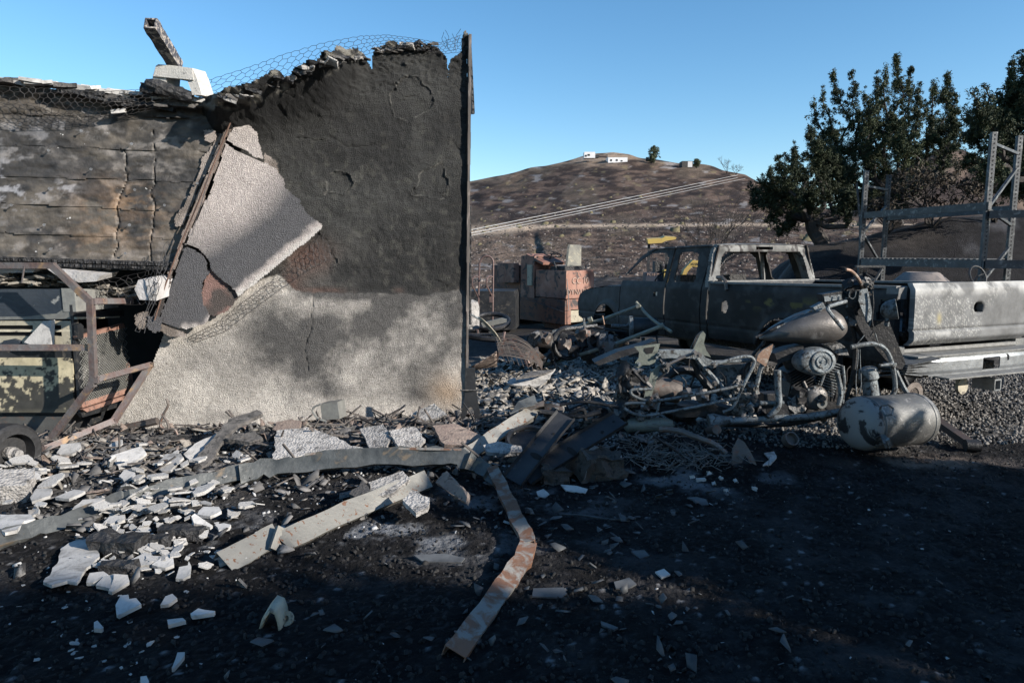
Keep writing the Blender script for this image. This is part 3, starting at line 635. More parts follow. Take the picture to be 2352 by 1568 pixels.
# ---------------- concrete block, tube and charred timber on the wall top ----------------
mat('concrete', (.42,.41,.38), (.52,.5,.47), (.16,.155,.15), scale=12, rough=.9, bump=.8, bscale=90, thr=(.6,.68), s3=35)
YB = W(400,200,5.66).y
def sil(name, pts, Y, d, m, parent, **k):
    mb = MB(); P = [W(a,b,Y) for a,b in pts]; mb.prism(P, Vector((.12*d,d,0))); return obj(name, mb, m, parent, **k)
blk_ = thing('concrete_block', 'grey trapezoid concrete block standing open legged on top of the left wall', 'block', W(405,222,5.66))
m = MB(); P = [W(a,b,5.6) for a,b in [(364,148),(398,151),(440,157),(441,157),(450,175),(463,219),(442,219),(431,186),(382,176),(379,216),(346,218),(352,175),(358,152)]]
m.prism(P, Vector((.03,.17,.015))); m.rough(.004, 14); obj('block_body', m, 'concrete', blk_, ang=25)
m = MB(); P = [W(a,b,5.585) for a,b in [(358,154),(440,158),(444,184),(352,175)]]; m.prism(P, Vector((.0,.05,0))); m.rough(.003,12); obj('block_top', m, 'concrete', blk_, ang=25)
tub = thing('square_steel_tube', 'flaky open ended square tube tilted against the sky above the concrete block', 'tube', W(405,150,5.66))
a = W(345,53,5.3); b = W(406,153,5.7); d = (b-a).normalized(); sx_ = Vector((1,0,0)); sx_ = (sx_-d*sx_.dot(d)).normalized(); sy_ = d.cross(sx_)
m = MB(); w = .045
for q, wd in ((0,0),):
    secs = []
    for k in range(15):
        c = a+(b-a)*k/14; secs.append([c+sx_*w*i+sy_*w*j for i,j in ((-1,-1),(1,-1),(1,1),(-1,1))])
    inn = []
    for k in range(15):
        c = a+(b-a)*k/14; inn.append([c+sx_*w*.76*i+sy_*w*.76*j for i,j in ((-1,-1),(1,-1),(1,1),(-1,1))])
    m.loft(secs, cap=False); n_ = len(m.v); m.loft(inn, cap=False); m.f += [(i,(i+1)%4,n_+(i+1)%4,n_+i) for i in range(4)]
m.rough(.006, 30)
obj('tube_wall', m, mat('scaled_steel', (.05,.05,.065), (.09,.09,.1), (.38,.34,.3), scale=10, rough=.75, bump=1, bscale=40, thr=(.5,.56), s3=26, bdist=.02), tub, ang=50)
m = MB(); P0 = W(333,190,5.53); P1 = W(442,224,5.63); pts = [P0+(P1-P0)*k/16 for k in range(17)]; m.tube(pts, .05, 9, rs=[.03+.025*min(1,k/3)*(1-.35*k/16) for k in range(17)]); m.rough(.014, 25)
single('charred_timber', m, 'char', 'short black charred timber lying across the concrete block legs', 'timber', ang=20)
m = MB(); rock(m, W(342,205,5.57), (.1,.08,.07), eul(0,.2,0), 4, .3); single('charred_lump', m, 'char', 'small black charred lump on the wall top under the charred timber', 'charred lump')
# ---------------- generator in a tube cage, under the header ----------------
mat('gen_yellow', (.46,.43,.30), (.36,.34,.26), (.014,.016,.02), scale=4, rough=.6, bump=.15, bscale=60, thr=(.50,.54), s3=11, rvar=.15)
mat('gen_pale', (.52,.47,.36), (.40,.37,.29), (.16,.14,.12), scale=9, rough=.7, bump=.25, bscale=60, thr=(.6,.66), s3=13)
mat('gen_blue', (.035,.045,.06), (.06,.07,.085), (.3,.3,.29), scale=4, rough=.4, bump=.3, bscale=30, thr=(.66,.69), s3=5, metal=.3)
mat('cage_rust', (.15,.10,.09), (.17,.165,.165), (.30,.2,.12), scale=8, rough=.6, bump=.6, bscale=40, thr=(.55,.66), s3=9, metal=.2)
mat('dark_metal', (.018,.02,.024), (.04,.042,.046), (.10,.09,.08), scale=6, rough=.55, bump=.4, bscale=40, metal=.3)
gen = thing('generator', 'burnt pale yellow generator inside a rusty tube cage below the scorched wall, at the left', 'generator', (-3.8,5.44,0))
YF = 5.35; xr = W(166,800,YF).x; yb = 6.1
def frontbox(nm, u0, v0, u1, v1, m, y0=YF, y1=YF+.03, par=gen, **k):
    a = W(u0,v0,y0); b = W(u1,v1,y0); mb = MB(); mb.box(((a.x+b.x)/2,(y0+y1)/2,(a.z+b.z)/2),(abs(b.x-a.x),y1-y0,abs(a.z-b.z))); return obj(nm, mb, m, par, smooth=False, **k)
frontbox('housing', -160,672,150,1000,'dark_metal',YF+.05,yb)
m = MB(); 
P = [W(-160,664,YF),W(140,664,YF),W(155,672,YF),W(164,690,YF),W(166,733,YF),W(-160,737,YF)]; m.prism(P, Vector((0,.04,0))); obj('hood_panel', m, 'gen_blue', gen, smooth=False)
m = MB(); P = [W(-160,728,YF-.004),W(60,727,YF-.004),W(100,722,YF-.004),W(130,720,YF-.004),W(148,708,YF-.004),W(163,705,YF-.004),W(164,732,YF-.004),W(-160,736,YF-.004)]; m.prism(P, Vector((0,.003,0))); obj('scorched_trim', m, mat('bare_grey', (.3,.3,.28),(.22,.22,.21), scale=20, rough=.5, metal=.3, bump=.2), gen, smooth=False)
for (v0,v1) in ((737,747),(757,762),(772,794)): frontbox('louver_rail', -160,v0,166,v1,'gen_pale')
for (u0,u1) in ((-90,-75),(75,92),(140,166)): frontbox('louver_post', u0,746,u1,773,'gen_pale',YF+.001,YF+.028)
frontbox('louver_blade', -160,747,140,757,'black_soot',YF+.03,YF+.04)
frontbox('louver_blade', -160,762,140,772,'black_soot',YF+.03,YF+.04)
# lower panel with rounded corners
def rr2(u0,v0,u1,v1,r_,Y,n=5):
    P = []
    for cx,cy,a0 in ((u1-r_,v0+r_,-90),(u1-r_,v1-r_,0),(u0+r_,v1-r_,90),(u0+r_,v0+r_,180)):
        for k in range(n+1):
            q = math.radians(a0+90*k/n); P.append(W(cx+r_*math.cos(q), cy+r_*math.sin(q), Y))
    return P
mat('gen_paint', (.75,.75,.72), None, attr=True, scale=14, bump=.15, bscale=60, rough=.6)
def gcol(X, Z, P):
    u, v = uvof(P); n = fb(X*9,Z*9,5,201,.6); n2 = fb(X*30,Z*30,4,202,.6); c = mixa(np.array([.58,.51,.34]), np.array([.45,.40,.29]), n)
    k = np.clip(ss(120,190,v*.9+u*.35-760+130)+.35*ss(0,120,u-20)*ss(850,900,v), 0, 1)*.0 + ss(838,925,v)*.30 + ss(20,130,u)*.12
    burn = ss(.47, .52, n2*.45+n*.35+k*.55); c = mixa(c, np.array([.02,.022,.026]), burn*.93)
    return mixa(c, np.array([.12,.11,.08]), ss(935,946,v)*.6)
RP = [((p-Vector((0,YF-.012,0))).x, p.z) for p in rr2(-180,822,168,946,14,YF-.012)]
sheet('door_panel', Vector((0,YF-.012,0)), (1,0,0), (0,0,1), (0,-1,0), np.arange(-4.8,-3.2,.009), np.arange(.1,.9,.009), lambda x,z,P: inpoly(x,z,RP), lambda X,Z,P: 0*X, gcol, .02, 'gen_paint', gen)
frontbox('panel_frame', -180,806,176,950,'dark_metal',YF+.005,YF+.05)
frontbox('skirt', -180,955,160,1010,mat('skirt_grey',(.10,.10,.095),(.06,.06,.06),(.13,.08,.06), scale=5, rough=.6, bump=.2),YF+.04,YF+.08)
frontbox('corner_post', 166,700,180,950,'dark_metal',YF-.01,YF+.05)
PX = Plane((xr+.06,6.5,0),(1,0,0))
def side(nm, pts, m, t=.02, off=0, **k):
    mb = MB(); mb.prism([PX.hit(a,b,off) for a,b in pts], Vector((-t,0,0))); return obj(nm, mb, m, gen, smooth=False, **k)
side('battery_box', [(170,662),(298,668),(300,690),(272,692),(272,706),(175,716)], 'bare_grey', .1)
for v in (668,676): side('vent_slot', [(176,v),(200,v+.5),(200,v+4),(176,v+3.5)], 'black_soot', .02, .004)
side('side_rail', [(176,716),(285,712),(285,726),(176,728)], 'black_soot', .04)
side('pale_edge', [(176,728),(275,726),(275,729),(176,733)], 'gen_pale', .02)
side('handle', [(178,745),(186,742),(192,748),(192,775),(186,780),(180,778)], 'dark_metal', .03, .01)
mat('guard_rust', (.22,.11,.08), (.30,.18,.14), (.12,.08,.07), scale=9, rough=.75, bump=.3)
GQ = [(180,768),(288,744),(300,905),(186,925)]
side('guard_frame', [(176,772),(284,742),(288,752),(180,780)], 'guard_rust', .03)
side('guard_frame', [(296,830),(304,860),(306,880),(297,900)], 'guard_rust', .03)
side('guard_frame', [(186,925),(308,886),(308,898),(190,936)], 'guard_rust', .03, .003)
side('guard_rail', [(190,940),(308,902),(300,912),(200,946)], 'guard_rust', .03, .02)
side('guard_rail', [(185,948),(270,925),(268,936),(190,958)], 'dark_metal', .03, .0)
a, b, c, d = [PX.hit(*q) for q in ((178,778),(292,752),(302,890),(184,926))]
m = MB(); NN = 22
def bl(s, t): return a*(1-s)*(1-t)+b*s*(1-t)+c*s*t+d*(1-s)*t
for k in range(-NN, NN+1):
    for sg in (1,-1):
        pts = []
        for q in range(9):
            s_ = (k/NN if sg == 1 else 1-k/NN)+sg*q/8; 
            if 0 <= s_ <= 1: pts.append(bl(s_, q/8)+Vector((.002*sg,0,0)))
        if len(pts) > 1: m.tube(pts, .0035, 4, cap=False)
obj('guard_mesh', m, 'bare_grey', gen, smooth=False, kind='stuff')
m = MB(); m.torus(PX.hit(215,830,-.12),(1,0,0),.09,.012,16,6); m.box(PX.hit(230,840,-.2),(.15,.25,.2)); obj('engine', m, 'grimy_plaster', gen)
m = MB(); m.tube([PX.hit(x_,y_,-.15) for x_,y_ in [(180,880),(210,800),(240,790),(262,820),(285,890)]], .03, 6); m.rough(.02,15); obj('exhaust_pipe', m, 'grimy_plaster', gen)
Yc = 5.07
def cage(nm, pts, w=.044):
    m = MB()
    for p, q in zip(pts[:-1], pts[1:]): m.bar(p, q, w, w, up=(0,-1,.05))
    for p in pts: m.box(p, (w*.98,w*.98,w*.98))
    m.rough(.002, 20); return obj(nm, m, 'cage_rust', gen, ang=25)
t_ = lambda L: [W(a,b,y) for a,b,y in L]
cage('cage_tube', t_([(-180,610,Yc),(120,610,Yc),(208,693,Yc),(215,862,Yc),(212,882,Yc),(108,1020,Yc)]))
cage('cage_tube', t_([(222,872,Yc),(345,838,5.61)]))
cage('cage_tube', t_([(345,838,5.61),(262,966,5.3),(102,1030,4.85)]))
cage('cage_rail', t_([(-180,798,Yc+.04),(205,798,Yc+.02)]), .045)
cage('cage_rail', t_([(216,692,Yc+.02),(298,692,5.7)]), .045)
m = MB(); m.tube([W(56,612,Yc-.02),W(50,650,Yc-.02)], .006, 5); obj('hook', m, 'cage_rust', gen)
# trailer wheel
wc_ = W(20,1040,4.55); axw = Vector((.95,-.3,0)).normalized()
m = MB(); m.lathe(wc_-axw*.09, axw, [(0,.12),(0,.18),(.02,.20),(.08,.205),(.14,.20),(.16,.18),(.16,.135),(.08,.13),(.08,.02)], 28); obj('wheel', m, mat('tyre', (.015,.015,.016),(.03,.03,.032), scale=20, rough=.6, bump=.6, bscale=30), gen)
m = MB(); m.lathe(wc_, axw, [(0,.045),(.05,.045),(.06,.03),(.10,.03)], 14); obj('hub', m, 'grimy_plaster', gen)
# debris on the generator
m = MB(); P = [W(a,b,YF-.05) for a,b in [(64,784),(100,737),(118,735),(126,792),(88,792)]]; P = [p+Vector((0,(p.z-1.0)*.25,0)) for p in P]; m.prism(P, Vector((.01,.03,0))); m.rough(.004,14)
single('stucco_fragment', m, 'plaster', 'pale triangular stucco fragment leaning on the louvred generator panel', 'stucco fragment', smooth=False)
m = MB(); P = [W(a,b,YF-.03) for a,b in [(4,790),(8,782),(30,778),(42,782),(50,796),(4,797)]]; m.prism(P, Vector((0,.03,0))); single('dark_fragment', m, 'gen_blue', 'small dark flake resting on the cage rail below the louvres', 'flake', smooth=False)
m = MB()
for k in range(150):
    u = r.uniform(-60,365); base = np.interp(u,[0,160,215,365],[655,655,680,690]); v = base-abs(r.gauss(0,15))-2
    if 300 > u > 165 and v > 675: v -= 14
    y = 5.52+.0007*u+r.uniform(0,.32); rock(m, W(u,float(v),y), (r.uniform(.03,.16),r.uniform(.03,.1),r.uniform(.012,.03)), eul(r.uniform(-.3,.3),r.uniform(-.3,.3),r.uniform(0,3)), k, .3, 1)
o = obj('roof_debris', m, mat('pale_debris',(.42,.38,.33),(.25,.23,.2),(.07,.065,.06), scale=6, rough=.9, bump=.8, bscale=50, thr=(.5,.6)), kind='stuff', ang=25); o['label'] = 'layered pale roof debris heaped on the generator under the charred beam'
for k,(poly,lab) in enumerate([([(105,617),(140,620),(232,634),(222,645),(180,648),(130,632)], 'smooth white sheet on the debris right of the bent cage tube'), ([(318,645),(345,640),(362,650),(360,690),(322,688),(310,664)], 'crumpled white sheet beside the hanging slab strip'), ([(0,612),(60,606),(82,618),(76,626),(0,626)], 'pale flat rubble slab on the rusty cage tube')]):
    m = MB(); P = [W(a,b,5.48+.02*k) for a,b in poly]; m.prism(P, Vector((.02,.22,.03))); m.rough(.012,9); single('sheet_piece', m, mat('white_sheet',(.62,.6,.6),(.45,.43,.41), scale=7, rough=.6, bump=.6, bscale=15, bdist=.03), lab, 'sheet piece', ang=20)
rows = [[(-40,604,.02),(60,608,.0),(130,618,-.02),(190,632,-.04),(250,640,-.03),(330,625,.05),(366,610,.1)], [(-40,622,.0),(60,632,-.02),(130,640,-.06),(190,655,-.06),(250,665,-.05),(330,650,.0),(366,640,.1)], [(-40,638,.0),(60,640,-.05),(130,660,-.08),(190,670,-.08),(262,700,-.05),(330,700,.0),(360,700,.05)]]
PD = Plane((0,5.37,0),(-.05,-1,0))
o = obj('chicken_wire', chicken(grid_surf(rows, plane=PD), 46, 5, .0024, .45, seed=12, keep=lambda s,t: t < .35 or s > .3), 'wire', None, smooth=False, fixn=False); origin(o, W(200,700,5.35)); tag(o, 'tangled chicken wire sagging over the debris above the generator', 'chicken wire')
m = MB(); rock(m, onG(18,1125,.06), (.24,.2,.17), eul(.2,.1,.4), 9, .25, 3); single('round_rock', m, 'grimy_plaster', 'rounded grey rock at the left edge in front of the trailer wheel', 'rock')
# ---------------- pickup truck ----------------
mat('burnt_paint', (.6,.6,.6), None, attr=True, scale=6, bump=.35, bscale=70, rough=.68, bdist=.004, spec=.25)
mat('ash_rim', (.24,.24,.23), (.15,.15,.15), (.07,.06,.055), scale=14, rough=.7, bump=.5, bscale=60, thr=(.6,.68))
TH = math.radians(22); TA = Vector((3.30,5.8,0)); TD = .022
trk = thing('pickup_truck', 'burnt out grey pickup with glassless cab and ash covered tailgate, facing away to the left', 'pickup truck', TA, eul=(0, 0, math.pi/2+TH))
TM = Matrix.Translation(TA)@Matrix.Rotation(math.pi/2+TH, 4, 'Z')@Matrix.Rotation(TD, 4, 'Y')@Matrix.Diagonal((1,.875,1.015,1))   # nose down
trk.matrix_basis = TM
TR = TM.to_3x3(); tv_ = lambda x, y, z: TM@Vector((x,y,z))
def tsheet(name, o, ux, uz, n, xs, zs, ins, disp, col, th=.02, par=None, m='burnt_paint'):
    return sheet(name, tv_(*o), TR@Vector(ux), TR@Vector(uz), TR@Vector(n), xs, zs, lambda x,z,P: ins(x,z), lambda X,Z,P: disp(X,Z), lambda X,Z,P: col(X,Z), th, m, par or trk)
def tobj(nm, mb, m, par=None, **k):
    mb.v = [TM@p for p in mb.v]; return obj(nm, mb, m, par or trk, **k)
def bulge(X, Z, s=0):
    z = Z; d = .03*np.exp(-((z-.85)/.25)**2) - .10*ss(1.12,1.24,z)*(1-ss(1.12,1.24,z))*0
    d = d - .045*ss(.62,.42,z) - .035*ss(1.10,1.24,z)*1 - .33*np.maximum(z-1.22,0)
    d = d - .012*np.exp(-((z-.70)/.012)**2) + .006*(fb(X*4+s,Z*4,3,101)-.5)
    for cx in (1.25, 4.85):
        r = np.hypot(X-cx, Z-.40); d = d + .025*ss(.53,.46,r)
    return d
def pcol(X, Z, s=0):
    n = fb(X*2+s*3,Z*3,4,102); n2 = fb(X*9+s,Z*14,4,103)
    c = mixa(np.array([.032,.031,.034]), np.array([.10,.098,.10]), ss(.35,.7,n)); c = mixa(c, np.array([.2,.2,.2]), ss(.58,.7,n2)*.5)
    c = mixa(c, np.array([.22,.22,.22]), ss(1.05,1.2,Z)*ss(.4,.6,n2)*.7); c = mixa(c, np.array([.10,.06,.045]), ss(.62,.75,fb(X*3,Z*5,3,104))*.5)
    c = mixa(c*np.array([.36,.33,.31]), np.array([.12,.118,.12]), ss(3.1,4.4,X)*.55)  # side colour lowered to carry its shade, ash grey towards the nose
    return mixa(c, np.array([.16,.13,.04]), ss(.6,.68,fb(X*6,Z*14,3,105))*np.exp(-((X-1.3)/.5)**2-((Z-1.0)/.07)**2))
rs_ = .0155
arch = lambda x, z, cx, r=.46: np.hypot(x-cx, z-.40) > r
R_ = lambda a, b: np.arange(a, b, rs_)
def side_panels(y0, sgn, tagname):
    n = (0, sgn, 0); W_ = -sgn
    def S(nm, x0, x1, z0, z1, ins, lab=None):
        o = tsheet(nm, (0,y0,0), (1,0,0), (0,0,1), n, R_(x0,x1), R_(z0,z1), ins, lambda X,Z: bulge(X,Z,sgn), lambda X,Z: pcol(X,Z,sgn), .02)
        return o
    S('bed_side', 0, 2.5, .55, 1.22, lambda x,z: (arch(x,z,1.25)) & (z < 1.20) & ~((x < .20-.04*((z-.8)/.25)**2) & (z > .69) & (z < 1.09)) & (np.hypot(x-2.2,(z-.93)*.8) > (.055 if sgn > 0 else -1)))
    W3 = [(3.50,1.20),(3.50,1.50),(3.60,1.575),(3.92,1.57),(4.12,1.50),(4.34,1.36),(4.56,1.20)]
    W2 = [(2.84,1.19),(2.82,1.24),(2.88,1.53),(2.93,1.56),(3.24,1.57),(3.28,1.54),(3.26,1.24),(3.22,1.19)]
    S('rear_door', 2.66, 3.40, .50, 1.68, lambda x,z: ~inpoly(x,z,W2) & (z < 1.64))
    S('front_door', 3.415, 4.52, .50, 1.68, lambda x,z: ~inpoly(x,z,W3) & inpoly(x,z,[(3.3,.3),(4.60,.3),(4.60,1.13),(4.52,1.22),(4.40,1.35),(4.18,1.53),(3.95,1.63),(3.3,1.65)]) & ~((np.abs(x-3.62) < .05) & (np.abs(z-1.03) < .035)))
    S('cab_corner', 2.53, 2.65, .54, 1.66, lambda x,z: z < 1.64)
    S('fender', 4.535, 5.85, .45, 1.2, lambda x,z: arch(x,z,4.95,.44) & (z < np.interp(x,[4.5,4.75,5.2,5.6,5.78,5.85],[1.12,1.11,1.08,1.03,.96,.8])) & (z > np.interp(x,[4.5,5.5,5.8],[.42,.5,.6])))
side_panels(0, 1, 'l'); side_panels(-1.92, -1, 'r')
# cab roof, rear frame, cowl, hood
def grid2(nm, f, a, b, m='burnt_paint', colf=pcol, par=None):
    X, Y = np.meshgrid(a, b, indexing='ij'); Q = f(X, Y); P = np.stack(Q, -1); Mx = np.array(TM)
    Pw = P@Mx[:3,:3].T+Mx[:3,3]; nx, ny = X.shape; i = np.arange(nx*ny).reshape(nx,ny)
    q = np.stack([i[:-1,:-1], i[1:,:-1], i[1:,1:], i[:-1,1:]], -1).reshape(-1,4)
    return rawmesh(nm, Pw.reshape(-1,3), q, m, colf(X,Y).reshape(-1,3), True, par or trk)
acol = lambda X, Z: mixa(mixa(np.array([.13,.13,.125]), np.array([.27,.27,.26]), ss(.35,.65,fb(X*6,Z*6,4,110))), np.array([.06,.055,.055]), ss(.6,.7,fb(X*14,Z*14,3,111)))
grid2('roof', lambda X,Y: (X, Y, 1.63+.035*(1-((Y+.96)/.82)**4)-.05*ss(3.7,4.0,X)**2-.02*ss(2.7,2.54,X)), np.linspace(2.54,4.02,40), np.linspace(-.14,-1.78,40), colf=acol)
grid2('hood', lambda X,Y: (X, Y, np.interp(X,[4.6,5.0,5.5,5.75,5.88,5.92],[1.12,1.12,1.075,1.02,.92,.78])+.02*(1-((Y+.96)/.94)**2)-.01), np.linspace(4.6,5.92,40), np.linspace(-.02,-1.90,36), colf=lambda X,Y: acol(X,Y)*.7)
def rear_in(y, z):   # y measured leftwards from the right
    out = inpoly(y, z, [(.0,1.10),(1.92,1.10),(1.92,1.2),(1.80,1.60),(1.74,1.645),(.18,1.645),(.12,1.60),(.0,1.2)])
    win = inpoly(y, z, [(.15,1.20),(1.77,1.20),(1.69,1.50),(1.63,1.555),(.29,1.555),(.23,1.50)])
    slot = (np.abs(y-.96) < .15) & (np.abs(z-1.60) < .017)
    return out & ~win & ~slot
tsheet('rear_window_frame', (2.53,-1.92,0), (0,1,0), (0,0,1), (-1,0,0), np.arange(0,1.93,.012), np.arange(1.08,1.66,.012), rear_in, lambda Y,Z: .05*(1-np.abs((Y-.96)/.96)**6)+.02*ss(1.52,1.6,Z)-.20*np.maximum(Z-1.2,0)+.004*(fb(Y*14,Z*14,3,112)-.5), lambda Y,Z: acol(Y,Z), .06)
for y in (-.09,-1.83): m = MB(); m.tube([(2.6,y,1.18),(2.66,y-.1*(1 if y>-1 else -1)*.6,1.42),(2.72,y-.12*(1 if y>-1 else -1),1.6)], .045, 8); tobj('rear_pillar', m, 'ash_rim')
for y in (-.55,-1.30):
    m = MB(); m.box((3.5,y,1.02),(.16,.5,.5),eul(0,.15,0)); m.rough(.02,8); tobj('seat_frame', m, 'char')
m = MB(); m.box((4.5,-.96,1.0),(.28,1.7,.28)); m.rough(.03,7); tobj('dashboard', m, 'char')
m = MB(); m.torus((4.15,-.55,1.16),(.8,0,.5),.19,.013,24,6); m.tube([(4.4,-.55,1.05),(4.15,-.55,1.16)],.02,6); m.tube([(4.23,-.73,1.08),(4.07,-.37,1.24)],.01,5); tobj('steering_wheel', m, 'char')
m = MB(); m.tube([(3.3,-1.80,.6),(3.35,-1.76,1.55)],.03,6); tobj('inner_pillar', m, 'ash_rim')
m = MB(); m.box((4.1,-.96,.58),(3.4,1.7,.12)); tobj('floor_pan', m, 'char')
# bed
for y, z in ((-.045,1.2),(-1.875,1.2)):
    m = MB(); m.bar((.02,y,z),(2.5,y,z),.09,.022); m.rough(.003,9); tobj('bed_rail', m, 'ash_rim', ang=25)
m = MB(); m.box((1.25,-.96,.80),(2.46,1.75,.04)); tobj('bed_floor', m, 'char')
m = MB(); m.box((2.46,-.96,.96),(.04,1.75,.48)); tobj('bed_front', m, 'dark_metal')
m = MB(); m.box((2.505,-.96,1.205),(.09,1.9,.03)); m.rough(.003,9); tobj('bed_cap', m, 'ash_rim', ang=25)
m = MB(); m.box((2.42,-.12,1.22),(.08,.05,.05)); m.tube([(2.42,-.05,1.26),(2.3,-.02,1.26),(2.22,.0,1.22),(2.18,.01,1.12)],.025,6); tobj('rail_bracket', m, 'scorched_steel')
def tcol(Y, Z):
    n = fb(Y*3,Z*3,4,115); d1,d2,_ = cell(Y*42,Z*42,9); cr = ss(.12,.03,d2-d1)
    c = mixa(np.array([.13,.132,.135]), np.array([.20,.203,.205]), n); msk = ss(.45,.6,fb(Y*2.2+3,Z*2.2,3,117)+.18*ss(.9,1.5,Y)-.1*ss(.9,.2,Y))
    c = mixa(c, np.array([.42,.42,.4]), cr*msk*.8); c = mixa(c, np.array([.48,.48,.47]), ss(1.10,1.18,Z)*ss(.3,.6,fb(Y*8,Z*8,3,116))*.8)
    c = mixa(c, np.array([.4,.34,.17]), np.exp(-((Y-1.38)/.03)**2-((Z-.93)/.045)**2)*.8); c = mixa(c, np.array([.5,.5,.49]), np.exp(-((Y-1.33)/.2)**2-((Z-.80)/.02)**2)*ss(.4,.6,fb(Y*12,Z*12,3,118)))
    return mixa(c, np.array([.3,.3,.31]), np.exp(-((Y-.25)/.12)**2)*.4*ss(.4,.6,n))
hole = lambda y, z: np.maximum(np.abs(y-.80)-.045, 0)**2+np.maximum(np.abs(z-1.01)-.02,0)**2 < .02**2
tsheet('tailgate', (-.02,-1.84,0), (0,1,0), (0,0,1), (-1,0,0), np.arange(.04,1.74,.012), np.arange(.705,1.235,.012), lambda y,z: ~hole(y,z),
    lambda Y,Z: .02+.05*ss(.70,.76,Z)-.03*ss(1.17,1.235,Z)-.012*np.exp(-((Z-.835)/.01)**2)+.008*ss(.835,.825,Z)-.03*ss(.09,.04,np.hypot(Y-.8,(Z-1.01)*1.4))+.002*(fb(Y*20,Z*20,3,119)-.5), tcol, .05)
m = MB(); m.box((.04,-.96,.97),(.03,1.6,.46)); tobj('tailgate_inner', m, 'char')
for y, sg in ((-.05,1),(-1.87,-1)):
    m = MB(); m.prism([(-.01,y-.05,1.10),(-.02,y-.05,1.21),(-.01,y+.05*1,1.19),(-.0,y+.05,1.10)], (.12,0,0)); m.prism([(-.02,y-.05,.57),(-.02,y-.05,.70),(-.0,y+.055,.70),(-.0,y+.055,.59)], (.2,0,0)); m.box((.22,y,.88),(.03,.10,.38)); m.rough(.003,12)
    tobj('corner_post', m, 'ash_rim', ang=25)
m = MB(); m.box((.12,-.05,.89),(.18,.08,.38)); tobj('lamp_cavity', m, 'black_soot', smooth=False)
m = MB(); m.box((.03,-.96,.655),(.06,1.75,.03)); tobj('rear_sill', m, 'ash_rim')
mat('bumper_steel', (.26,.275,.29), (.17,.18,.19), (.14,.12,.11), scale=5, rough=.42, metal=.5, bump=.2, bscale=50, thr=(.62,.7), rvar=.12)
def bump_in(y, z): return ~((np.abs(y-.86) < .13) & (np.abs(z-.535) < .05)) & ~((np.abs(y-.60) < .02) & (np.abs(z-.57) < .02)) & (z > np.interp(y,[0,.3,1.6,1.95],[.50,.455,.455,.47]))
tsheet('bumper_face', (-.20,-1.93,0), (0,1,0), (0,0,1), (-1,0,0), np.arange(0,1.98,.013), np.arange(.44,.625,.013), bump_in, lambda Y,Z: -.10*np.abs((Y-.98)/.98)**4+.01*(np.abs(Z-.535)<.05), lambda Y,Z: mixa(np.array([.30,.315,.33]), np.array([.13,.125,.12]), ss(.45,.65,fb(Y*3,Z*9,4,120))), .008, m='bumper_steel')
m = MB(); m.box((-.10,-.96,.63),(.22,1.9,.012)); m.box((-.27,-1.0,.455),(.14,1.5,.012)); m.rough(.004,6); tobj('bumper_step', m, 'ash_rim')
mat('galv_dull', (.15,.16,.17), (.10,.105,.11), (.05,.05,.05), scale=8, rough=.6, metal=.3, bump=.3)
m = MB()
for k in range(5): m.box((-.16+.01*k,-.02+.03*k,.61-.035*k),(.25,.34,.008),eul(.06*k-.1,.08*k-.1,.1*k-.2))
m.rough(.015,5); tobj('torn_bumper_end', m, 'galv_dull', ang=20)
m = MB(); m.lathe((-.12,-.82,.33),(1,0,0),[(0,.075),(.03,.075)],18); m.box((-.10,-.82,.41),(.03,.13,.1)); tobj('tow_bracket', m, 'gen_pale')
m = MB(); 
for a_,b_ in (((.0,.035),(.0,-.035)),): pass
for dy, dz, sy, sz in ((.045,0,.012,.1),(-.045,0,.012,.1),(0,.045,.1,.012),(0,-.045,.1,.012)): m.box((-.15,-1.12+dy,.34+dz),(.2,sy,sz))
tobj('hitch_receiver', m, 'bumper_steel', smooth=False)
m = MB(); m.box((.1,-.96,.45),(.12,1.2,.1)); m.box((2.8,-.45,.48),(5.4,.1,.12)); m.box((2.8,-1.45,.48),(5.4,.1,.12)); tobj('chassis_rail', m, 'char')
m = MB(); m.lathe((1.25,-1.7,.25),(0,1,0),[(0,.05),(1.5,.05)],10); m.lathe((1.25,-1.0,.25),(0,1,0),[(-.15,.05),(-.1,.13),(.1,.13),(.15,.05)],14); tobj('rear_axle', m, 'char')
for x in (1.25,4.9):
    for y in (-.16,-1.76):
        m = MB(); m.lathe((x,y-.1,.23),(0,1,0),[(0,.20),(.0,.23),(.03,.21),(.17,.21),(.2,.23),(.2,.2),(.08,.16),(.08,.05)],24); tobj('wheel_rim', m, 'dark_metal')
for x in (1.25,4.9):
    for y in (-.28,-1.64): m = MB(); m.box((x,y,.6),(1.0,.02,.5)); tobj('wheel_well', m, 'black_soot', smooth=False)
m = MB(); m.prism([(5.80,-.08,.45),(5.90,-.3,.45),(5.90,-1.6,.45),(5.80,-1.84,.45)], (0,0,.22)); m.rough(.02,4); tobj('front_bumper', m, 'dark_metal')
m = MB(); m.box((3.62,-.02,1.03),(.035,.03,.05)); tobj('door_latch', m, 'bright_tin', smooth=False)
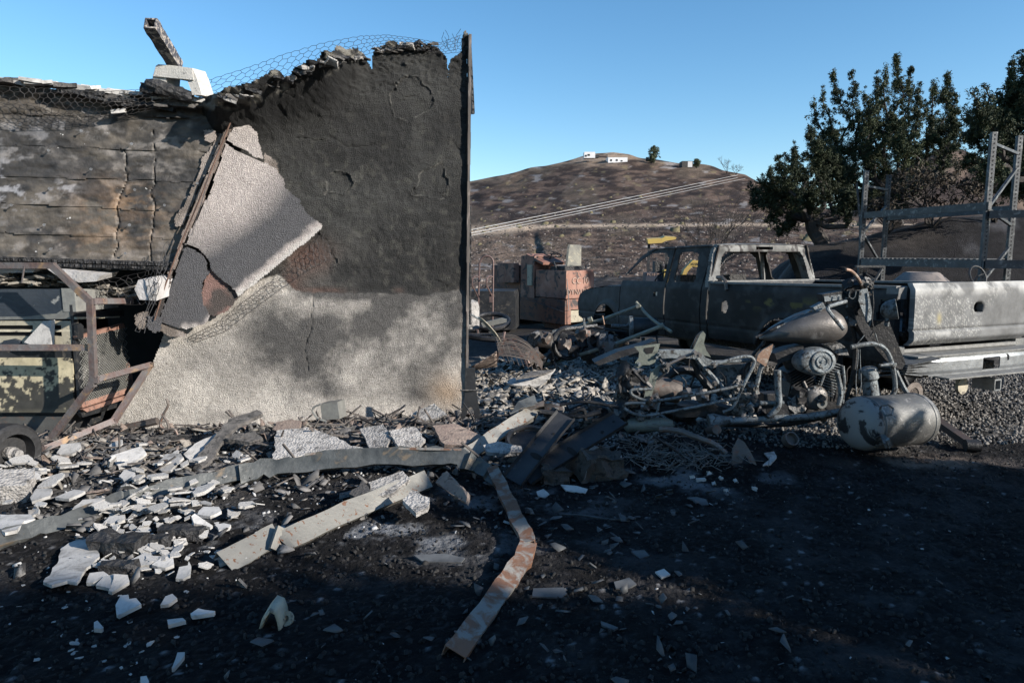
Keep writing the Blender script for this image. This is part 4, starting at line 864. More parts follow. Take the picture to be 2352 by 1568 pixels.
# ---------------- road roller ----------------
mat('roller_orange', (.22,.095,.065), (.34,.19,.145), (.06,.05,.05), scale=3, rough=.7, bump=.3, bscale=30, thr=(.52,.6), s3=5)
mat('roller_rust', (.12,.06,.045), (.2,.09,.06), (.045,.042,.045), scale=3, rough=.7, bump=.3, bscale=30, thr=(.5,.6))
mat('letter_white', (.42,.32,.27), (.30,.19,.15), scale=12, rough=.8, bump=0)
RY = 13.4; ro = W(1300,700,RY); ro.z = 0; rex = Vector((.8,.6,0)); rey = Vector((-.6,.8,0))
RMt = Matrix.Translation(ro)@Matrix((rex, rey, Vector((0,0,1)))).transposed().to_4x4()
rol = thing('road_roller', 'small burnt orange road roller with a bare seat plate and steering wheel, beyond the scrap', 'road roller', ro); rol.matrix_basis = RMt
def rz(v, Y=RY): return W(1300, v, Y).z
def robj(nm, mb, m, **k): mb.v = [RMt@p for p in mb.v]; return obj(nm, mb, m, rol, **k)
def rbox(nm, x0,x1,y0,y1,v0,v1,m, **k):
    mb = MB(); z0 = rz(v1); z1 = rz(v0); mb.box(((x0+x1)/2,(y0+y1)/2,(z0+z1)/2),(x1-x0,y1-y0,z1-z0)); mb.rough(.008,5); return robj(nm, mb, m, smooth=True, ang=20, **k)
rbox('engine_cover', 0,.74,0,.95,622,686,'roller_orange')
rbox('lower_frame', .03,.80,0,1.5,688,712,'roller_orange')
rbox('frame_leg', .03,.12,-.01,.3,700,745,'roller_orange'); rbox('frame_leg', .66,.80,-.01,.3,700,736,'roller_orange')
rbox('cross_plate', .1,.70,.05,.3,714,742,'gen_pale'); rbox('step_plate', .55,.9,-.15,.3,736,744,'roller_rust')
rbox('side_frame', -.02,.02,0,2.7,690,745,'roller_rust')
rbox('front_hood', .05,.7,1.5,2.6,612,690,'roller_rust')
rbox('side_box', -.12,.02,1.55,2.15,606,655,'roller_orange')
rbox('console', .0,.55,1.0,1.45,588,690,'roller_orange')
rbox('console_plate', -.03,.0,1.05,1.2,610,660,'gen_pale')
mb = MB(); mb.box((.3,1.0,rz(596)),(.6,.6,.05),eul(.3,0,0)); robj('console_top', mb, 'roller_orange')
mb = MB(); mb.torus((.35,.85,rz(583)),(0,-.35,1),.20,.012,24,6); mb.tube([(.35,.95,rz(600)),(.35,.85,rz(583))],.018,6); mb.tube([(.15,.85,rz(583)),(.55,.85,rz(583))],.009,5); robj('steering_wheel', mb, 'char')
mb = MB(); mb.tube([(.62,.75,rz(590)),(.72,.65,rz(572))],.012,5); mb.tube([(.1,.5,rz(602)),(.0,.2,rz(640))],.02,5); robj('control_lever', mb, 'char')
mb = MB(); z0 = rz(615); z1 = rz(565); mb.prism([(.25,.25,z0),(.62,.25,z0),(.80,.45,z1+.02),(.78,.48,z1+.03),(.52,.48,z1+.04),(.42,.4,z1-.05)], (-.02,.04,0)); mb.rough(.01,6); robj('seat_back', mb, mat('seat_plate',(.22,.21,.17),(.13,.125,.11),(.3,.27,.2), scale=6, rough=.8, bump=.4, bscale=30))
rbox('seat_base', .1,.6,.15,.6,612,622,'char'); rbox('tank_cap', .55,.68,.3,.42,608,622,'char')
mb = MB(); mb.lathe((.10,.55,rz(762)+.34),(1,0,0),[(0,.36),(.0,.38),(.62,.38),(.62,.36)],30); robj('drum', mb, 'roller_rust')
mb = MB(); mb.lathe((.10,2.2,rz(762)+.34),(1,0,0),[(0,.36),(.0,.38),(.62,.38),(.62,.36)],30); robj('drum', mb, 'dark_metal')
mb = MB(); mb.tube([(.0,-.02,rz(640)),(.02,-.05,rz(680)),(-.02,-.1,rz(712)),(-.1,-.02,rz(715)),(-.08,1.2,rz(692))],.008,5); robj('cable', mb, 'wire')
def text(body, parent, m, loc_m, size, ex=.003, name='lettering'):
    cu = bpy.data.curves.new('t', 'FONT'); cu.body = body; cu.size = size; cu.extrude = ex; cu.align_x = 'CENTER'; t = bpy.data.objects.new('t', cu); C.objects.link(t)
    dg = bpy.context.evaluated_depsgraph_get(); me = bpy.data.meshes.new_from_object(t.evaluated_get(dg)); bpy.data.objects.remove(t)
    me.transform(loc_m); me.transform(wmat(parent).inverted()); me.materials.clear(); me.materials.append(MATS[m] if isinstance(m,str) else m)
    o = bpy.data.objects.new(name, me); C.objects.link(o); o.parent = parent; o['kind'] = 'stuff'; return o
face = RMt@Matrix.Rotation(math.pi/2,4,'X')
text('CC 10', rol, 'letter_white', RMt@Matrix.Translation((.37,-.012,rz(652)))@Matrix.Rotation(math.pi/2,4,'X'), .17)
text('DYNAPAC', rol, 'letter_white', RMt@Matrix.Translation((.35,-.012,rz(677)))@Matrix.Rotation(math.pi/2,4,'X'), .15)
# ---------------- mini excavator ----------------
mat('yellow_paint', (.50,.36,.10), (.42,.29,.09), (.2,.14,.06), scale=4, rough=.5, bump=.1, thr=(.62,.7))
exc = thing('mini_excavator', 'yellow mini excavator with a flat canopy, seen through the empty pickup windows', 'mini excavator', Vector((W(1530,600,22).x,22,-1.0)))
def ebox(nm, u0,v0,u1,v1,Y,d,m,par=exc,rot=None):
    a = W(u0,v0,Y); b = W(u1,v1,Y); mb = MB(); mb.box(((a.x+b.x)/2,Y+d/2,(a.z+b.z)/2),(abs(b.x-a.x),d,abs(a.z-b.z))); return obj(nm, mb, m, par, smooth=False)
mb = MB(); mb.prism([W(a,b,21.6) for a,b in [(1487,549),(1520,547),(1528,543),(1554,545),(1552,550),(1530,553),(1520,558),(1489,560)]], Vector((.15,1.0,.05))); obj('canopy', mb, 'yellow_paint', exc, smooth=False)
for u in (1490,1531): ebox('canopy_post', u-1.7,556,u+1.7,640,21.8,.05,'dark_metal')
ebox('side_body', 1484,626,1524,700,21.6,.5,mat('blue_black',(.02,.028,.05),(.03,.035,.05), scale=6, rough=.5, bump=0)); ebox('engine_cowl', 1526,619,1548,700,21.5,.5,'yellow_paint')
for k in range(4):
    for q in range(2): ebox('vent_slot', 1531+q*7,625+k*4.3,1537+q*7,627+k*4.3,21.49,.01,'black_soot')
ebox('control_box', 1533,606,1541,618,21.7,.1,'bare_grey')
mb = MB(); mb.tube([W(1533,617,21.7),W(1533,600,21.7),W(1540,598,21.7),W(1541,617,21.7)],.015,5); mb.tube([W(1549,610,21.7),W(1549,600,21.7),W(1555,606,21.7)],.015,5); obj('control_lever', mb, 'dark_metal', exc)
ebox('track', 1480,700,1580,720,21.5,.4,'dark_metal'); ebox('seat', 1505,600,1522,626,21.8,.4,'char')
mb = MB(); mb.prism([W(a,b,21.3) for a,b in [(1566,634),(1572,618),(1592,597),(1600,598),(1622,603),(1622,613),(1600,613),(1590,612),(1578,626),(1574,640),(1568,660)]], Vector((0,.25,0))); obj('boom', mb, 'yellow_paint', exc, smooth=False)
ebox('bucket_ram', 1604,620,1616,645,21.3,.15,'dark_metal')
text('KOMATSU', exc, 'dark_metal', Matrix.Translation(W(1608,609.5,21.28))@Matrix.Rotation(math.pi/2,4,'X')@Matrix.Rotation(-.06,4,'Z'), .11)
text('PC18 MR', exc, 'letter_white', Matrix.Translation(W(1503,633,21.58))@Matrix.Rotation(math.pi/2,4,'X'), .12)
# ---------------- hand truck, pallet racks, pot, steering wheel ----------------
ht = thing('hand_truck', 'rusty hoop handled hand truck standing beyond the wall end, in front of the roller', 'hand truck', Vector((W(1110,740,12.3).x,12.3,0)))
mat('rust_tube', (.17,.11,.10), (.10,.07,.065), scale=20, rough=.6, metal=.3, bump=.3)
def arcpx(cu,cv,r,a0,a1,n,Y): return [W(cu+r*math.cos(math.radians(a0+(a1-a0)*k/n)), cv-r*math.sin(math.radians(a0+(a1-a0)*k/n)), Y) for k in range(n+1)]
mb = MB(); mb.tube([W(1099,765,12.3)]+arcpx(1119.5,604,20,180,0,14,12.3)[::1]+[W(1140,765,12.3)] if False else [W(1097,765,12.3),W(1101,604,12.3)]+arcpx(1118,603,15,180,0,12,12.3)+[W(1131,765,12.3)], .018, 7); obj('hoop_frame', mb, 'rust_tube', ht)
for s in (0,1):
    u = 1099 if s == 0 else 1132
    mb = MB(); mb.tube([W(u,636,12.28),W(u-8,634,12.2),W(u-14,640,12.1),W(u-15,655,12.1),W(u-6,672,12.2),W(u-1,682,12.28)], .014, 6); obj('side_loop', mb, 'rust_tube', ht)
    mb = MB(); mb.tube([W(u-1,720,12.3),W(u-7,760,12.45)], .012, 6); obj('brace', mb, 'rust_tube', ht)
mb = MB(); mb.prism([W(a,b,12.25) for a,b in [(1124,674),(1132,674),(1132,694),(1124,694)]], Vector((0,.02,0))); obj('name_plate', mb, 'rust_tube', ht, smooth=False)
mb = MB(); mb.lathe(W(1095,764,12.5),(1,0,0),[(0,.1),(.06,.1)],16); mb.lathe(W(1122,764,12.5),(1,0,0),[(0,.1),(.06,.1)],16); mb.box(W(1113,768,12.2),(.35,.2,.02)); obj('wheel', mb, 'char', ht)
mb = MB(); P = [W(a,b,13.2) for a,b in [(1075,668),(1180,668),(1184,676),(1184,757),(1075,760)]]; mb.prism(P, Vector((.1,.9,0))); mb.rough(.01,3)
single('steel_skip', mb, 'dark_metal', 'low black steel frame behind the hand truck, left of the roller', 'steel frame', ang=25)
mb = MB(); 
for a_,b_ in (((1128,655),(1215,634)),((1128,655),(1120,668)),((1140,652),(1145,668)),((1165,646),(1168,668)),((1185,641),(1190,668)),((1165,655),(1205,655))): mb.tube([W(*a_,15.5),W(*b_,15.5)],.012,4)
for k in range(8): mb.tube([W(1166+k*5,655,15.5),W(1166+k*5,668,15.5)],.004,3)
single('wire_guard', mb, 'dark_metal', 'thin angled rack frame with mesh standing behind the hand truck', 'mesh frame', smooth=False)
mat('rack_steel', (.085,.092,.10), (.05,.053,.058), (.20,.205,.205), scale=6, rough=.5, metal=.3, bump=.3, bscale=40)
rack = thing('pallet_rack', 'grey steel pallet rack with punched uprights and two long beams behind the pickup', 'pallet rack', Vector((5.7,10.6,0)))
def upright(u0, v0, u1, v1, Y, w=.07):
    a = W(u0,v0,Y); b = W(u1,v1,Y); b2 = a+(b-a)*((a.z+.05)/(a.z-b.z)) if False else b
    a = Vector((a.x,a.y,a.z)); base = Vector((a.x-.0,a.y,-.05)); mb = MB(); mb.bar(base, a, w, w*.8, up=(0,1,0)); o = obj('upright', mb, 'rack_steel', rack, smooth=False)
    hb = MB()
    n = int((a.z)/.06)
    for k in range(n):
        z = .8+k*.055
        if z < a.z-.03: hb.prism([Vector((a.x+dx, a.y-w*.4-.003, z+dz)) for dx, dz in ((-.012,0),(.0,.012),(.012,0),(0,-.014))], Vector((0,.002,0)))
    h = obj('punched_hole', hb, 'black_soot', o, smooth=False, kind='stuff'); return a
YL, YL2, YR, YR2 = 11.6, 12.3, 9.3, 9.9
A1 = upright(1990,392,1975,640,YL); A2 = upright(2042,402,2035,640,YL2); A3 = upright(2283,304,2255,620,YR); A4 = upright(2342,312,2330,640,YR2,.07)
def rb(nm, p, q, w, h): mb = MB(); mb.bar(p, q, w, h); obj(nm, mb, 'rack_steel', rack, smooth=False)
Rw = lambda u, v, Y: W(u, v, Y)
LX = lambda a, z: Vector((a.x, a.y, z))
zt = W(1985,495,YL).z; zb = W(1985,602,YL).z
rb('beam', LX(A1,zt)+Vector((0,-.05,0)), LX(A3,zt)+Vector((0,-.05,0)), .05,.10); rb('beam', LX(A2,zt)+Vector((0,.05,0)), LX(A4,zt)+Vector((0,.05,0)), .05,.10)
rb('beam', LX(A1,zb)+Vector((0,-.05,0)), LX(A3,zb)+Vector((0,-.05,0)), .05,.11); rb('beam', LX(A2,zb)+Vector((0,.05,0)), LX(A4,zb)+Vector((0,.05,0)), .05,.11)
for k in range(26):
    t = (k+.5)/26; p = LX(A1,zb+.065).lerp(LX(A3,zb+.065), t); q = LX(A2,zb+.065).lerp(LX(A4,zb+.065), t); rb('deck_bar', p, q, .035, .012)
for P_, Q_, zz in ((A1,A2,[(2.62,2.62),(2.35,1.85),(1.85,1.25),(1.25,.6)]),(A3,A4,[(2.95,2.9),(2.7,2.1),(2.1,1.9),(1.6,1.1),(1.1,.6)])):
    for k, (z1, z2) in enumerate(zz):
        a_, b_ = (P_, Q_) if k % 2 == 0 else (Q_, P_); rb('brace', LX(a_,min(z1,a_.z-.06)), LX(b_,min(z2,b_.z-.06)), .035, .035)
# next bay to the right, leaving the frame
A5 = Vector((A3.x+2.1,A3.y-1.1,0)); rb('beam', LX(A3,2.02)+Vector((0,-.05,0)), Vector((A5.x,A5.y,2.02)), .05,.10); rb('beam', LX(A3,zb)+Vector((0,-.05,0)), Vector((A5.x,A5.y,zb)), .05,.11)
mb = MB(); c = W(2115,648,8.7); mb.lathe(c-Vector((0,0,.18)), (0,0,1), [(0,.33),(.18,.33),(.30,.20),(.31,.17),(.29,.15)], 28); single('clay_drum', mb, mat('dull_clay',(.26,.22,.2),(.2,.17,.155),(.12,.11,.11), scale=6, rough=.8, bump=.2), 'dull brown cone topped drum behind the pickup bed', 'drum')
mb = MB(); c = W(2246,634,8.4); mb.torus(c,(.3,-.9,.35),.13,.012,24,6,0,2*math.pi); mb.tube([c,c+Vector((-.05,.05,-.13))],.01,5); mb.tube([c+Vector((0,0,-.0)),c+Vector((.1,0,.04))],.008,5); mb.tube([c+Vector((-.05,.05,-.13)),c+Vector((-.05,.05,-.6))],.02,5); single('steering_column', mb, 'dark_metal', 'bare steering wheel standing behind the tailgate beside the rack upright', 'steering wheel')
mb = MB(); mb.tube([W(1968,420,12.4),W(1975,500,12.4),W(1977,640,12.4)], .02, 5); single('thin_post', mb, 'rack_steel', 'thin pale post just left of the pallet rack', 'post')
mb = MB(); mb.tube([W(2022,650,9.6),W(1990,628,9.6),W(1992,622,9.6)], .01, 5); mb.lathe(W(2000,648,9.6),(0,-1,0),[(0,.05),(.03,.05)],12); mb.box(W(1998,612,9.6),(.4,.05,.03)); mb.rough(.01,8); single('scrap_bracket', mb, 'dark_metal', 'dark bent bracket scrap under the left end of the pallet rack', 'scrap')
# ---------------- trees ----------------
def leafmesh(name, cl, size, m, parent, seed=0, per=12, spread=1.0, kind=None):
    rg = np.random.RandomState(seed); c = np.repeat(np.asarray(cl, float)[:, :3], per, 0); rr = np.repeat(np.asarray(cl, float)[:, 3:4], per, 0); N = len(c)
    d = rg.normal(size=(N,3)); d /= np.linalg.norm(d,axis=1,keepdims=True); c = c + d*rr*rg.uniform(.3,1,(N,1))*spread
    a = rg.normal(size=(N,3)); a /= np.linalg.norm(a,axis=1,keepdims=True); b = np.cross(a, rg.normal(size=(N,3))); b /= np.linalg.norm(b,axis=1,keepdims=True)
    s = size*rg.uniform(.6,1.4,(N,1)); V = np.stack([c-a*s-b*s*.3, c+a*s-b*s*.12, c+a*s*.6+b*s*.3, c-a*s*.7+b*s*.3],1).reshape(-1,3)
    o = rawmesh(name, V, np.arange(4*N).reshape(N,4), m, None, False, parent)
    return o
mat('juniper', (.024,.034,.018), (.06,.075,.034), (.10,.075,.03), scale=1.6, rough=.7, bump=0, thr=(.66,.8), s3=.9, spec=.25)
mat('far_green', (.05,.065,.035), (.08,.10,.05), scale=.4, rough=.8, bump=0)
mat('bark', (.035,.03,.028), (.07,.06,.055), scale=9, rough=.9, bump=.8, bscale=30)
mat('dead_leaf', (.05,.04,.03), (.085,.065,.045), scale=3, rough=.8, bump=0)
def limb(m, a, b, r0, r1, rnd, n=7, wob=.06):
    L = (b-a).length; P = []
    for k in range(n+1):
        t = k/n; p = a.lerp(b, t); s = math.sin(t*math.pi)
        P.append(p+Vector((rnd.gauss(0,1),rnd.gauss(0,1),rnd.gauss(0,.6)))*wob*L*s*.9+Vector((0,0,-.08*L*s)))
    m.tube(P, r0, 6, rs=[r0+(r1-r0)*k/n for k in range(n+1)]); return P
def juniper(name, label, base, plumes, Y, seed, dens=1.0, dep=1.1, fork=None, size=.020, m='juniper'):
    rnd = random.Random(seed); tr = thing(name, label, 'tree', base); cl = []; tm = MB(); fk = fork or base+Vector((0,0,.5))
    if fork is not None: limb(tm, base, fk, .16, .12, rnd, 5)
    for (tu,tv,bu,bv,w) in plumes:
        yo = rnd.uniform(-dep, dep); t = W(tu,tv,Y+yo); b = W(bu,bv,Y+yo*.7); rad = w/F*Y*.66
        limb(tm, fk, b, .075, .045, rnd); Pl = limb(tm, b, t, .04, .008, rnd, 8, .05)
        L = (t-b).length; n = int(58*L/.8*dens*(rad/.35)**1.2)+16
        for k in range(n):
            q = rnd.random()**.85; i = min(int(q*8),7); c = Pl[i].lerp(Pl[i+1], q*8-i); env = rad*.85*(1-q)**.6*(.4+.6*min(1,q*4))*(.75+.5*math.sin(q*23+seed)) + .035
            a = rnd.uniform(0,6.283); rr = env*math.sqrt(rnd.random()); 
            p = c+Vector((math.cos(a)*rr, math.sin(a)*rr, rnd.gauss(0,.06)))
            cl.append((p.x,p.y,p.z,rnd.uniform(.03,.085)))
            if k % 7 == 0: tm.tube([c, p], .006, 3, cap=False)
        for k in range(5 if w > 25 else 2):
            i = rnd.choice((3,4,5,6)); c = Pl[i]; a = rnd.uniform(0,6.283); q = c+Vector((math.cos(a)*.8,math.sin(a)*.5,rnd.uniform(.3,1.0)))*rad*rnd.uniform(.7,1.5); tm.tube([c,q], .008, 3, cap=False)
            for j in range(int(16*dens)): e = rnd.random(); p = c.lerp(q,e)+Vector((rnd.gauss(0,1),rnd.gauss(0,1),rnd.gauss(0,1)))*(.10*(1.15-e)); cl.append((p.x,p.y,p.z,rnd.uniform(.03,.08)))
    obj('trunk', tm, 'bark', tr); leafmesh('crown', cl, size, m, tr, seed, 34); return tr
TY = 15.0
juniper('juniper_tree', 'large dark spiky topped juniper on the bank behind the pickup and rack', W(2055,512,TY)+Vector((0,0,-.25)),
 [(1911,166,1965,420,48),(1890,205,1950,430,40),(1868,238,1940,440,44),(1955,163,1995,400,44),(1985,215,2010,410,46),(2014,174,2030,420,48),(2035,160,2040,400,44),(2058,130,2055,440,62),(2093,157,2085,430,52),(2110,200,2100,440,50),(2145,190,2125,400,36),(2175,169,2155,380,44),(2198,212,2165,380,34),(2213,300,2160,400,24),(2190,260,2140,410,30),(1855,283,1935,450,44),(1900,330,1960,480,52),(2000,300,2030,490,60),(2070,300,2070,490,60),(1960,360,2000,500,50)], TY, 21, 1.25, fork=W(2062,455,TY))
juniper('juniper_tree', 'low wide juniper leaning left over the pickup roof, with drooping branches', W(1893,540,14.0)+Vector((0,0,-.2)),
 [(1717,425,1760,460,16),(1738,406,1800,480,30),(1765,392,1820,490,36),(1787,362,1840,480,42),(1823,341,1860,480,46),(1855,300,1895,470,44),(1880,330,1915,490,48),(1925,370,1930,500,48),(1725,470,1790,450,14),(1745,455,1810,470,18),(1790,540,1812,495,13),(1805,530,1828,500,12),(1765,512,1800,480,14),(1940,430,1945,520,30),(1850,400,1870,500,46),(1800,420,1850,490,40)], 14.0, 22, 1.35, .7, fork=W(1862,502,14.0))
juniper('juniper_tree', 'dark juniper cut by the right edge behind the rack', W(2400,500,11.5),
 [(2347,124,2365,350,44),(2325,135,2350,330,34),(2315,158,2350,340,34),(2232,212,2300,340,32),(2262,200,2320,350,44),(2290,220,2330,370,50),(2216,258,2290,360,30),(2205,372,2280,360,22),(2240,395,2310,380,30),(2285,330,2340,420,50),(2310,290,2350,420,55),(2400,90,2400,360,60),(2445,60,2430,380,70),(2500,120,2450,400,70),(2360,400,2380,470,50),(2300,420,2350,450,34)], 11.5, 23, 1.4, .8, fork=W(2405,430,11.5))
def twigs(m, p, d, L, r, rnd, lv, cl=None, sp=.5):
    q = p+d*L; mid = p.lerp(q,.5)+Vector((rnd.gauss(0,1),rnd.gauss(0,1),rnd.gauss(0,1)))*L*.07
    m.tube([p,mid,q], r, 4, cap=False, rs=[r,r*.85,r*.65])
    if cl is not None and lv < 2: cl.append((q.x,q.y,q.z,L*.5))
    if lv == 0: return
    for k in range(rnd.choice((2,3,3))):
        nd = (d+Vector((rnd.gauss(0,sp),rnd.gauss(0,sp),rnd.gauss(.12,sp*.6)))).normalized(); twigs(m, q, nd, L*rnd.uniform(.6,.85), r*.62, rnd, lv-1, cl, sp)
def bare(name, label, base, h, seed, lv=4, stems=5, r=.05, leaf=None, sp=.45, lsize=.04, cat='tree'):
    rnd = random.Random(seed); t = thing(name, label, cat, base); m = MB(); cl = [] if leaf else None
    for k in range(stems): twigs(m, base, Vector((rnd.gauss(0,.45),rnd.gauss(0,.45),1)).normalized(), h*.3*rnd.uniform(.8,1.2), r, rnd, lv, cl, sp)
    obj('trunk', m, 'bark', t, smooth=False, fixn=False)
    if leaf: leafmesh('crown', cl, lsize, leaf, t, seed, 4)
    return t
def hz(u, y): return float(hillz(np.array([float(u)]), np.array([(u-1176)/F*y]), np.array([float(y)]))[0])
bare('burnt_tree', 'leafless burnt tree on the slope behind the pickup cab', Vector((W(1635,600,45).x,45,hz(1635,45)-.2)), 5.6, 4, 5, 6, .07)
bare('burnt_tree', 'smaller leafless burnt tree left of the one behind the cab', Vector((W(1575,600,50).x,50,hz(1575,50)-.2)), 4.2, 5, 4, 5, .05)
bare('scorched_bush', 'scorched brown bush on the bank right of the large juniper', Vector((8.15,13.4,2.0)), 1.5, 6, 4, 6, .025, 'dead_leaf', .6, .04, 'bush')
bare('scorched_bush', 'scorched brown bush behind the tall rack upright', Vector((9.3,13.3,2.1)), 1.3, 7, 4, 6, .025, 'dead_leaf', .6, .04, 'bush')
bare('scorched_bush', 'low sparse scorched bush left of the other two on the bank', Vector((7.4,13.6,1.9)), .9, 8, 3, 6, .02, 'dead_leaf', .6, .03, 'bush')
# hilltop
def hp(u, v, y): return W(u, v, y)
HYt = 300
def hbox(nm, u0,v0,u1,v1,Y,d,m,lab,cat,parts=()):
    a = W(u0,v0,Y); b = W(u1,v1,Y); t = thing(nm, lab, cat, Vector(((a.x+b.x)/2,Y,b.z))); mb = MB(); mb.box(((a.x+b.x)/2,Y+d/2,(a.z+b.z)/2),(abs(b.x-a.x),d,abs(a.z-b.z))); obj('body', mb, m, t, smooth=False)
    for (n2,x0,y0,x1,y1,m2) in parts:
        a = W(x0,y0,Y-.12); b = W(x1,y1,Y-.12); mb = MB(); mb.box(((a.x+b.x)/2,Y-.06,(a.z+b.z)/2),(abs(b.x-a.x),.12,abs(a.z-b.z))); obj(n2, mb, m2, t, smooth=False)
    return t
mat('white_wall', (.75,.75,.77), (.65,.65,.67), scale=1, rough=.7, bump=0); mat('roof_tan', (.4,.3,.25),(.3,.25,.2), scale=1, rough=.8, bump=0)
hbox('white_trailer', 1342,349,1367,363,296,4,'white_wall','white trailer on the crest at the left of the hilltop','trailer',[('window',1344,356,1348,360,'dark_metal'),('window',1350,354,1355,358,'dark_metal')])
hbox('white_house', 1397,359,1441,377,292,8,'white_wall','long white house on the hilltop below the crest','house',[('roof',1396,357,1442,361,'roof_tan'),('window',1402,366,1406,370,'dark_metal'),('window',1415,366,1419,370,'dark_metal'),('window',1426,368,1430,371,'dark_metal'),('porch_rail',1396,374,1440,376,'dark_metal')])
hbox('box_trailer', 1567,370,1591,386,300,5,'char','open dark box trailer on the right shoulder of the hill','trailer',[('side_wall',1580,371,1590,384,'white_wall')])
hbox('shed', 1368,356,1376,362,300,3,'dark_metal','small dark shed right of the crest trailer','shed')
hbox('shed', 1651,392,1658,398,310,3,'dark_metal','tiny dark shed far down the right ridge','shed')
hbox('gate_post', 1484,361,1488,375,300,.5,'dark_metal','dark post beside the green hilltop tree','post')
def htree(lab, u, v0, v1, w, Y, seed, m='far_green', n=150):
    b = W(u, v1, Y); t = W(u, v0, Y); rnd = random.Random(seed); o = thing('hilltop_tree', lab, 'tree', b); tm = MB(); limb(tm, b, b.lerp(t,.6), .5, .15, rnd); obj('trunk', tm, 'bark', o); cl = []; R = w/F*Y; H = t.z-b.z
    for k in range(n):
        q = rnd.uniform(.2,1); e = math.sin(math.pi*min(1,(q-.12)/.9))**.6; a = rnd.uniform(0,6.28); rr = R*e*math.sqrt(rnd.random()); rr *= .75+.35*math.sin(3*a+9*q+seed); cl.append((b.x+math.cos(a)*rr, b.y+math.sin(a)*rr, b.z+q*H, rnd.uniform(.2,.6)))
    leafmesh('crown', cl, .32, m, o, seed, 12); return o
htree('tall green tree on the hilltop', 1502, 335, 374, 17, 298, 31); htree('round dark green bush tree beside the hilltop box trailer', 1599, 366, 386, 10, 302, 32, n=120)
htree('low green bush at the foot of the tall hilltop tree', 1497, 354, 376, 10, 294, 33, n=120)
bare('hilltop_bare_tree', 'bare thin tree on the ridge right of the box trailer', W(1669,399,300), 9, 34, 3, 4, .12, None, .6); bare('hilltop_bare_tree', 'second bare thin tree farther right on the ridge', W(1690,402,300), 7, 35, 3, 4, .12, None, .6)
# cables over the slope
for k, (a_, b_) in enumerate([((700,604),(1695,402)),((700,612),(1695,408)),((700,618),(1712,410))]):
    A = W(*a_,40); B = W(*b_,230); P = []
    for q in range(41):
        t = q/40; u = a_[0]+(b_[0]-a_[0])*t; v = a_[1]+(b_[1]-a_[1])*t+6*t*(1-t); y = 1/((1-t)/40+t/120); P.append(W(u, v, y))
    mb = MB(); mb.tube(P, .022, 5); single('overhead_cable', mb, mat('pale_cable',(.5,.5,.5),(.4,.4,.4),scale=3,rough=.6,bump=0), ['uppermost of the three pale cables crossing the hill','middle of the three pale cables crossing the hill','lowest of the three pale cables crossing the hill'][k], 'cable', 'pale cables crossing the burnt hill')
# unseen trees to the right and behind, and bushes added to shade the foreground
def shade_tree(x, y, h, r, seed, lab, z0=.8, n=900):
    rnd = random.Random(seed); o = thing('shade_tree', lab, 'tree', Vector((x,y,0))); tm = MB(); limb(tm, Vector((x,y,-.1)), Vector((x,y,h*.7)), .2, .08, rnd); obj('trunk', tm, 'bark', o); cl = []
    for k in range(n):
        q = rnd.random(); e = math.sin(math.pi*min(1,.1+q*.85))**.5; a = rnd.uniform(0,6.28); rr = r*e*rnd.random()**.4
        cl.append((x+math.cos(a)*rr, y+math.sin(a)*rr, z0+q*(h-z0), rnd.uniform(.1,.3)))
    leafmesh('crown', cl, .11, 'juniper', o, seed, 10); return o
for k, (x, y, h, r, n, lab) in enumerate([(8.6,-2.5,4.4,1.4,1300,'dark evergreen out of frame to the right, nearest the yard'),(11.2,-4.3,5.4,1.6,1300,'dark evergreen out of frame to the right, second from the yard'),(7.6,-3.2,5.0,1.6,1400,'dark evergreen behind the camera on the right'),(5.0,-3.0,4.5,1.5,1300,'dark evergreen close behind the camera'),(6.4,1.0,3.0,1.0,1100,'low dense evergreen bush added out of frame to shade the dark gravel'),(7.7,1.35,3.4,1.05,1100,'taller dense evergreen bush added for shade out of frame beyond the low one')]):
    shade_tree(x, y, h, r, 40+k, lab, .5 if k < 4 else .1, n)
# ---------------- motorcycle frame ----------------
mat('moto_pale', (.27,.30,.315), (.13,.14,.145), (.05,.045,.042), scale=12, rough=.65, metal=.35, bump=.7, bscale=70, thr=(.52,.62), s3=26, rvar=.1)
mat('moto_tank', (.13,.12,.115), (.21,.195,.185), (.36,.34,.33), scale=7, rough=.45, metal=.4, bump=.35, bscale=90, thr=(.6,.68), s3=9, rvar=.1)
mat('moto_dark', (.02,.021,.024), (.05,.05,.053), (.12,.11,.10), scale=9, rough=.5, metal=.4, bump=.5, bscale=50, thr=(.6,.7))
mat('moto_green', (.25,.27,.23), (.16,.175,.155), (.09,.085,.08), scale=8, rough=.6, metal=.3, bump=.35, bscale=60, thr=(.6,.7))
mat('melted', (.35,.34,.33), (.17,.165,.16), (.05,.05,.05), scale=14, rough=.7, metal=.3, bump=1, bscale=60, thr=(.5,.6), bdist=.02)
mat('tan_metal', (.42,.26,.18), (.3,.2,.15), (.5,.42,.35), scale=10, rough=.5, metal=.3, bump=.2)
YM = 5.35
mo = thing('motorcycle', 'stripped burnt motorcycle standing on its frame in front of the pickup', 'motorcycle', Vector((W(1750,985,YM).x,YM,0)))
q_ = lambda L, Y=YM: [W(p[0],p[1],p[2] if len(p) > 2 else Y) for p in L]
def smooth(P, n=5):   # Catmull-Rom through points
    P = [P[0]*2-P[1]]+P+[P[-1]*2-P[-2]]; out = []
    for i in range(1, len(P)-2):
        for k in range(n):
            t = k/n; a,b,c,d = P[i-1:i+3]; out.append(.5*((2*b)+(c-a)*t+(2*a-5*b+4*c-d)*t*t+(3*b-a-3*c+d)*t**3))
    return out+[P[-2]]
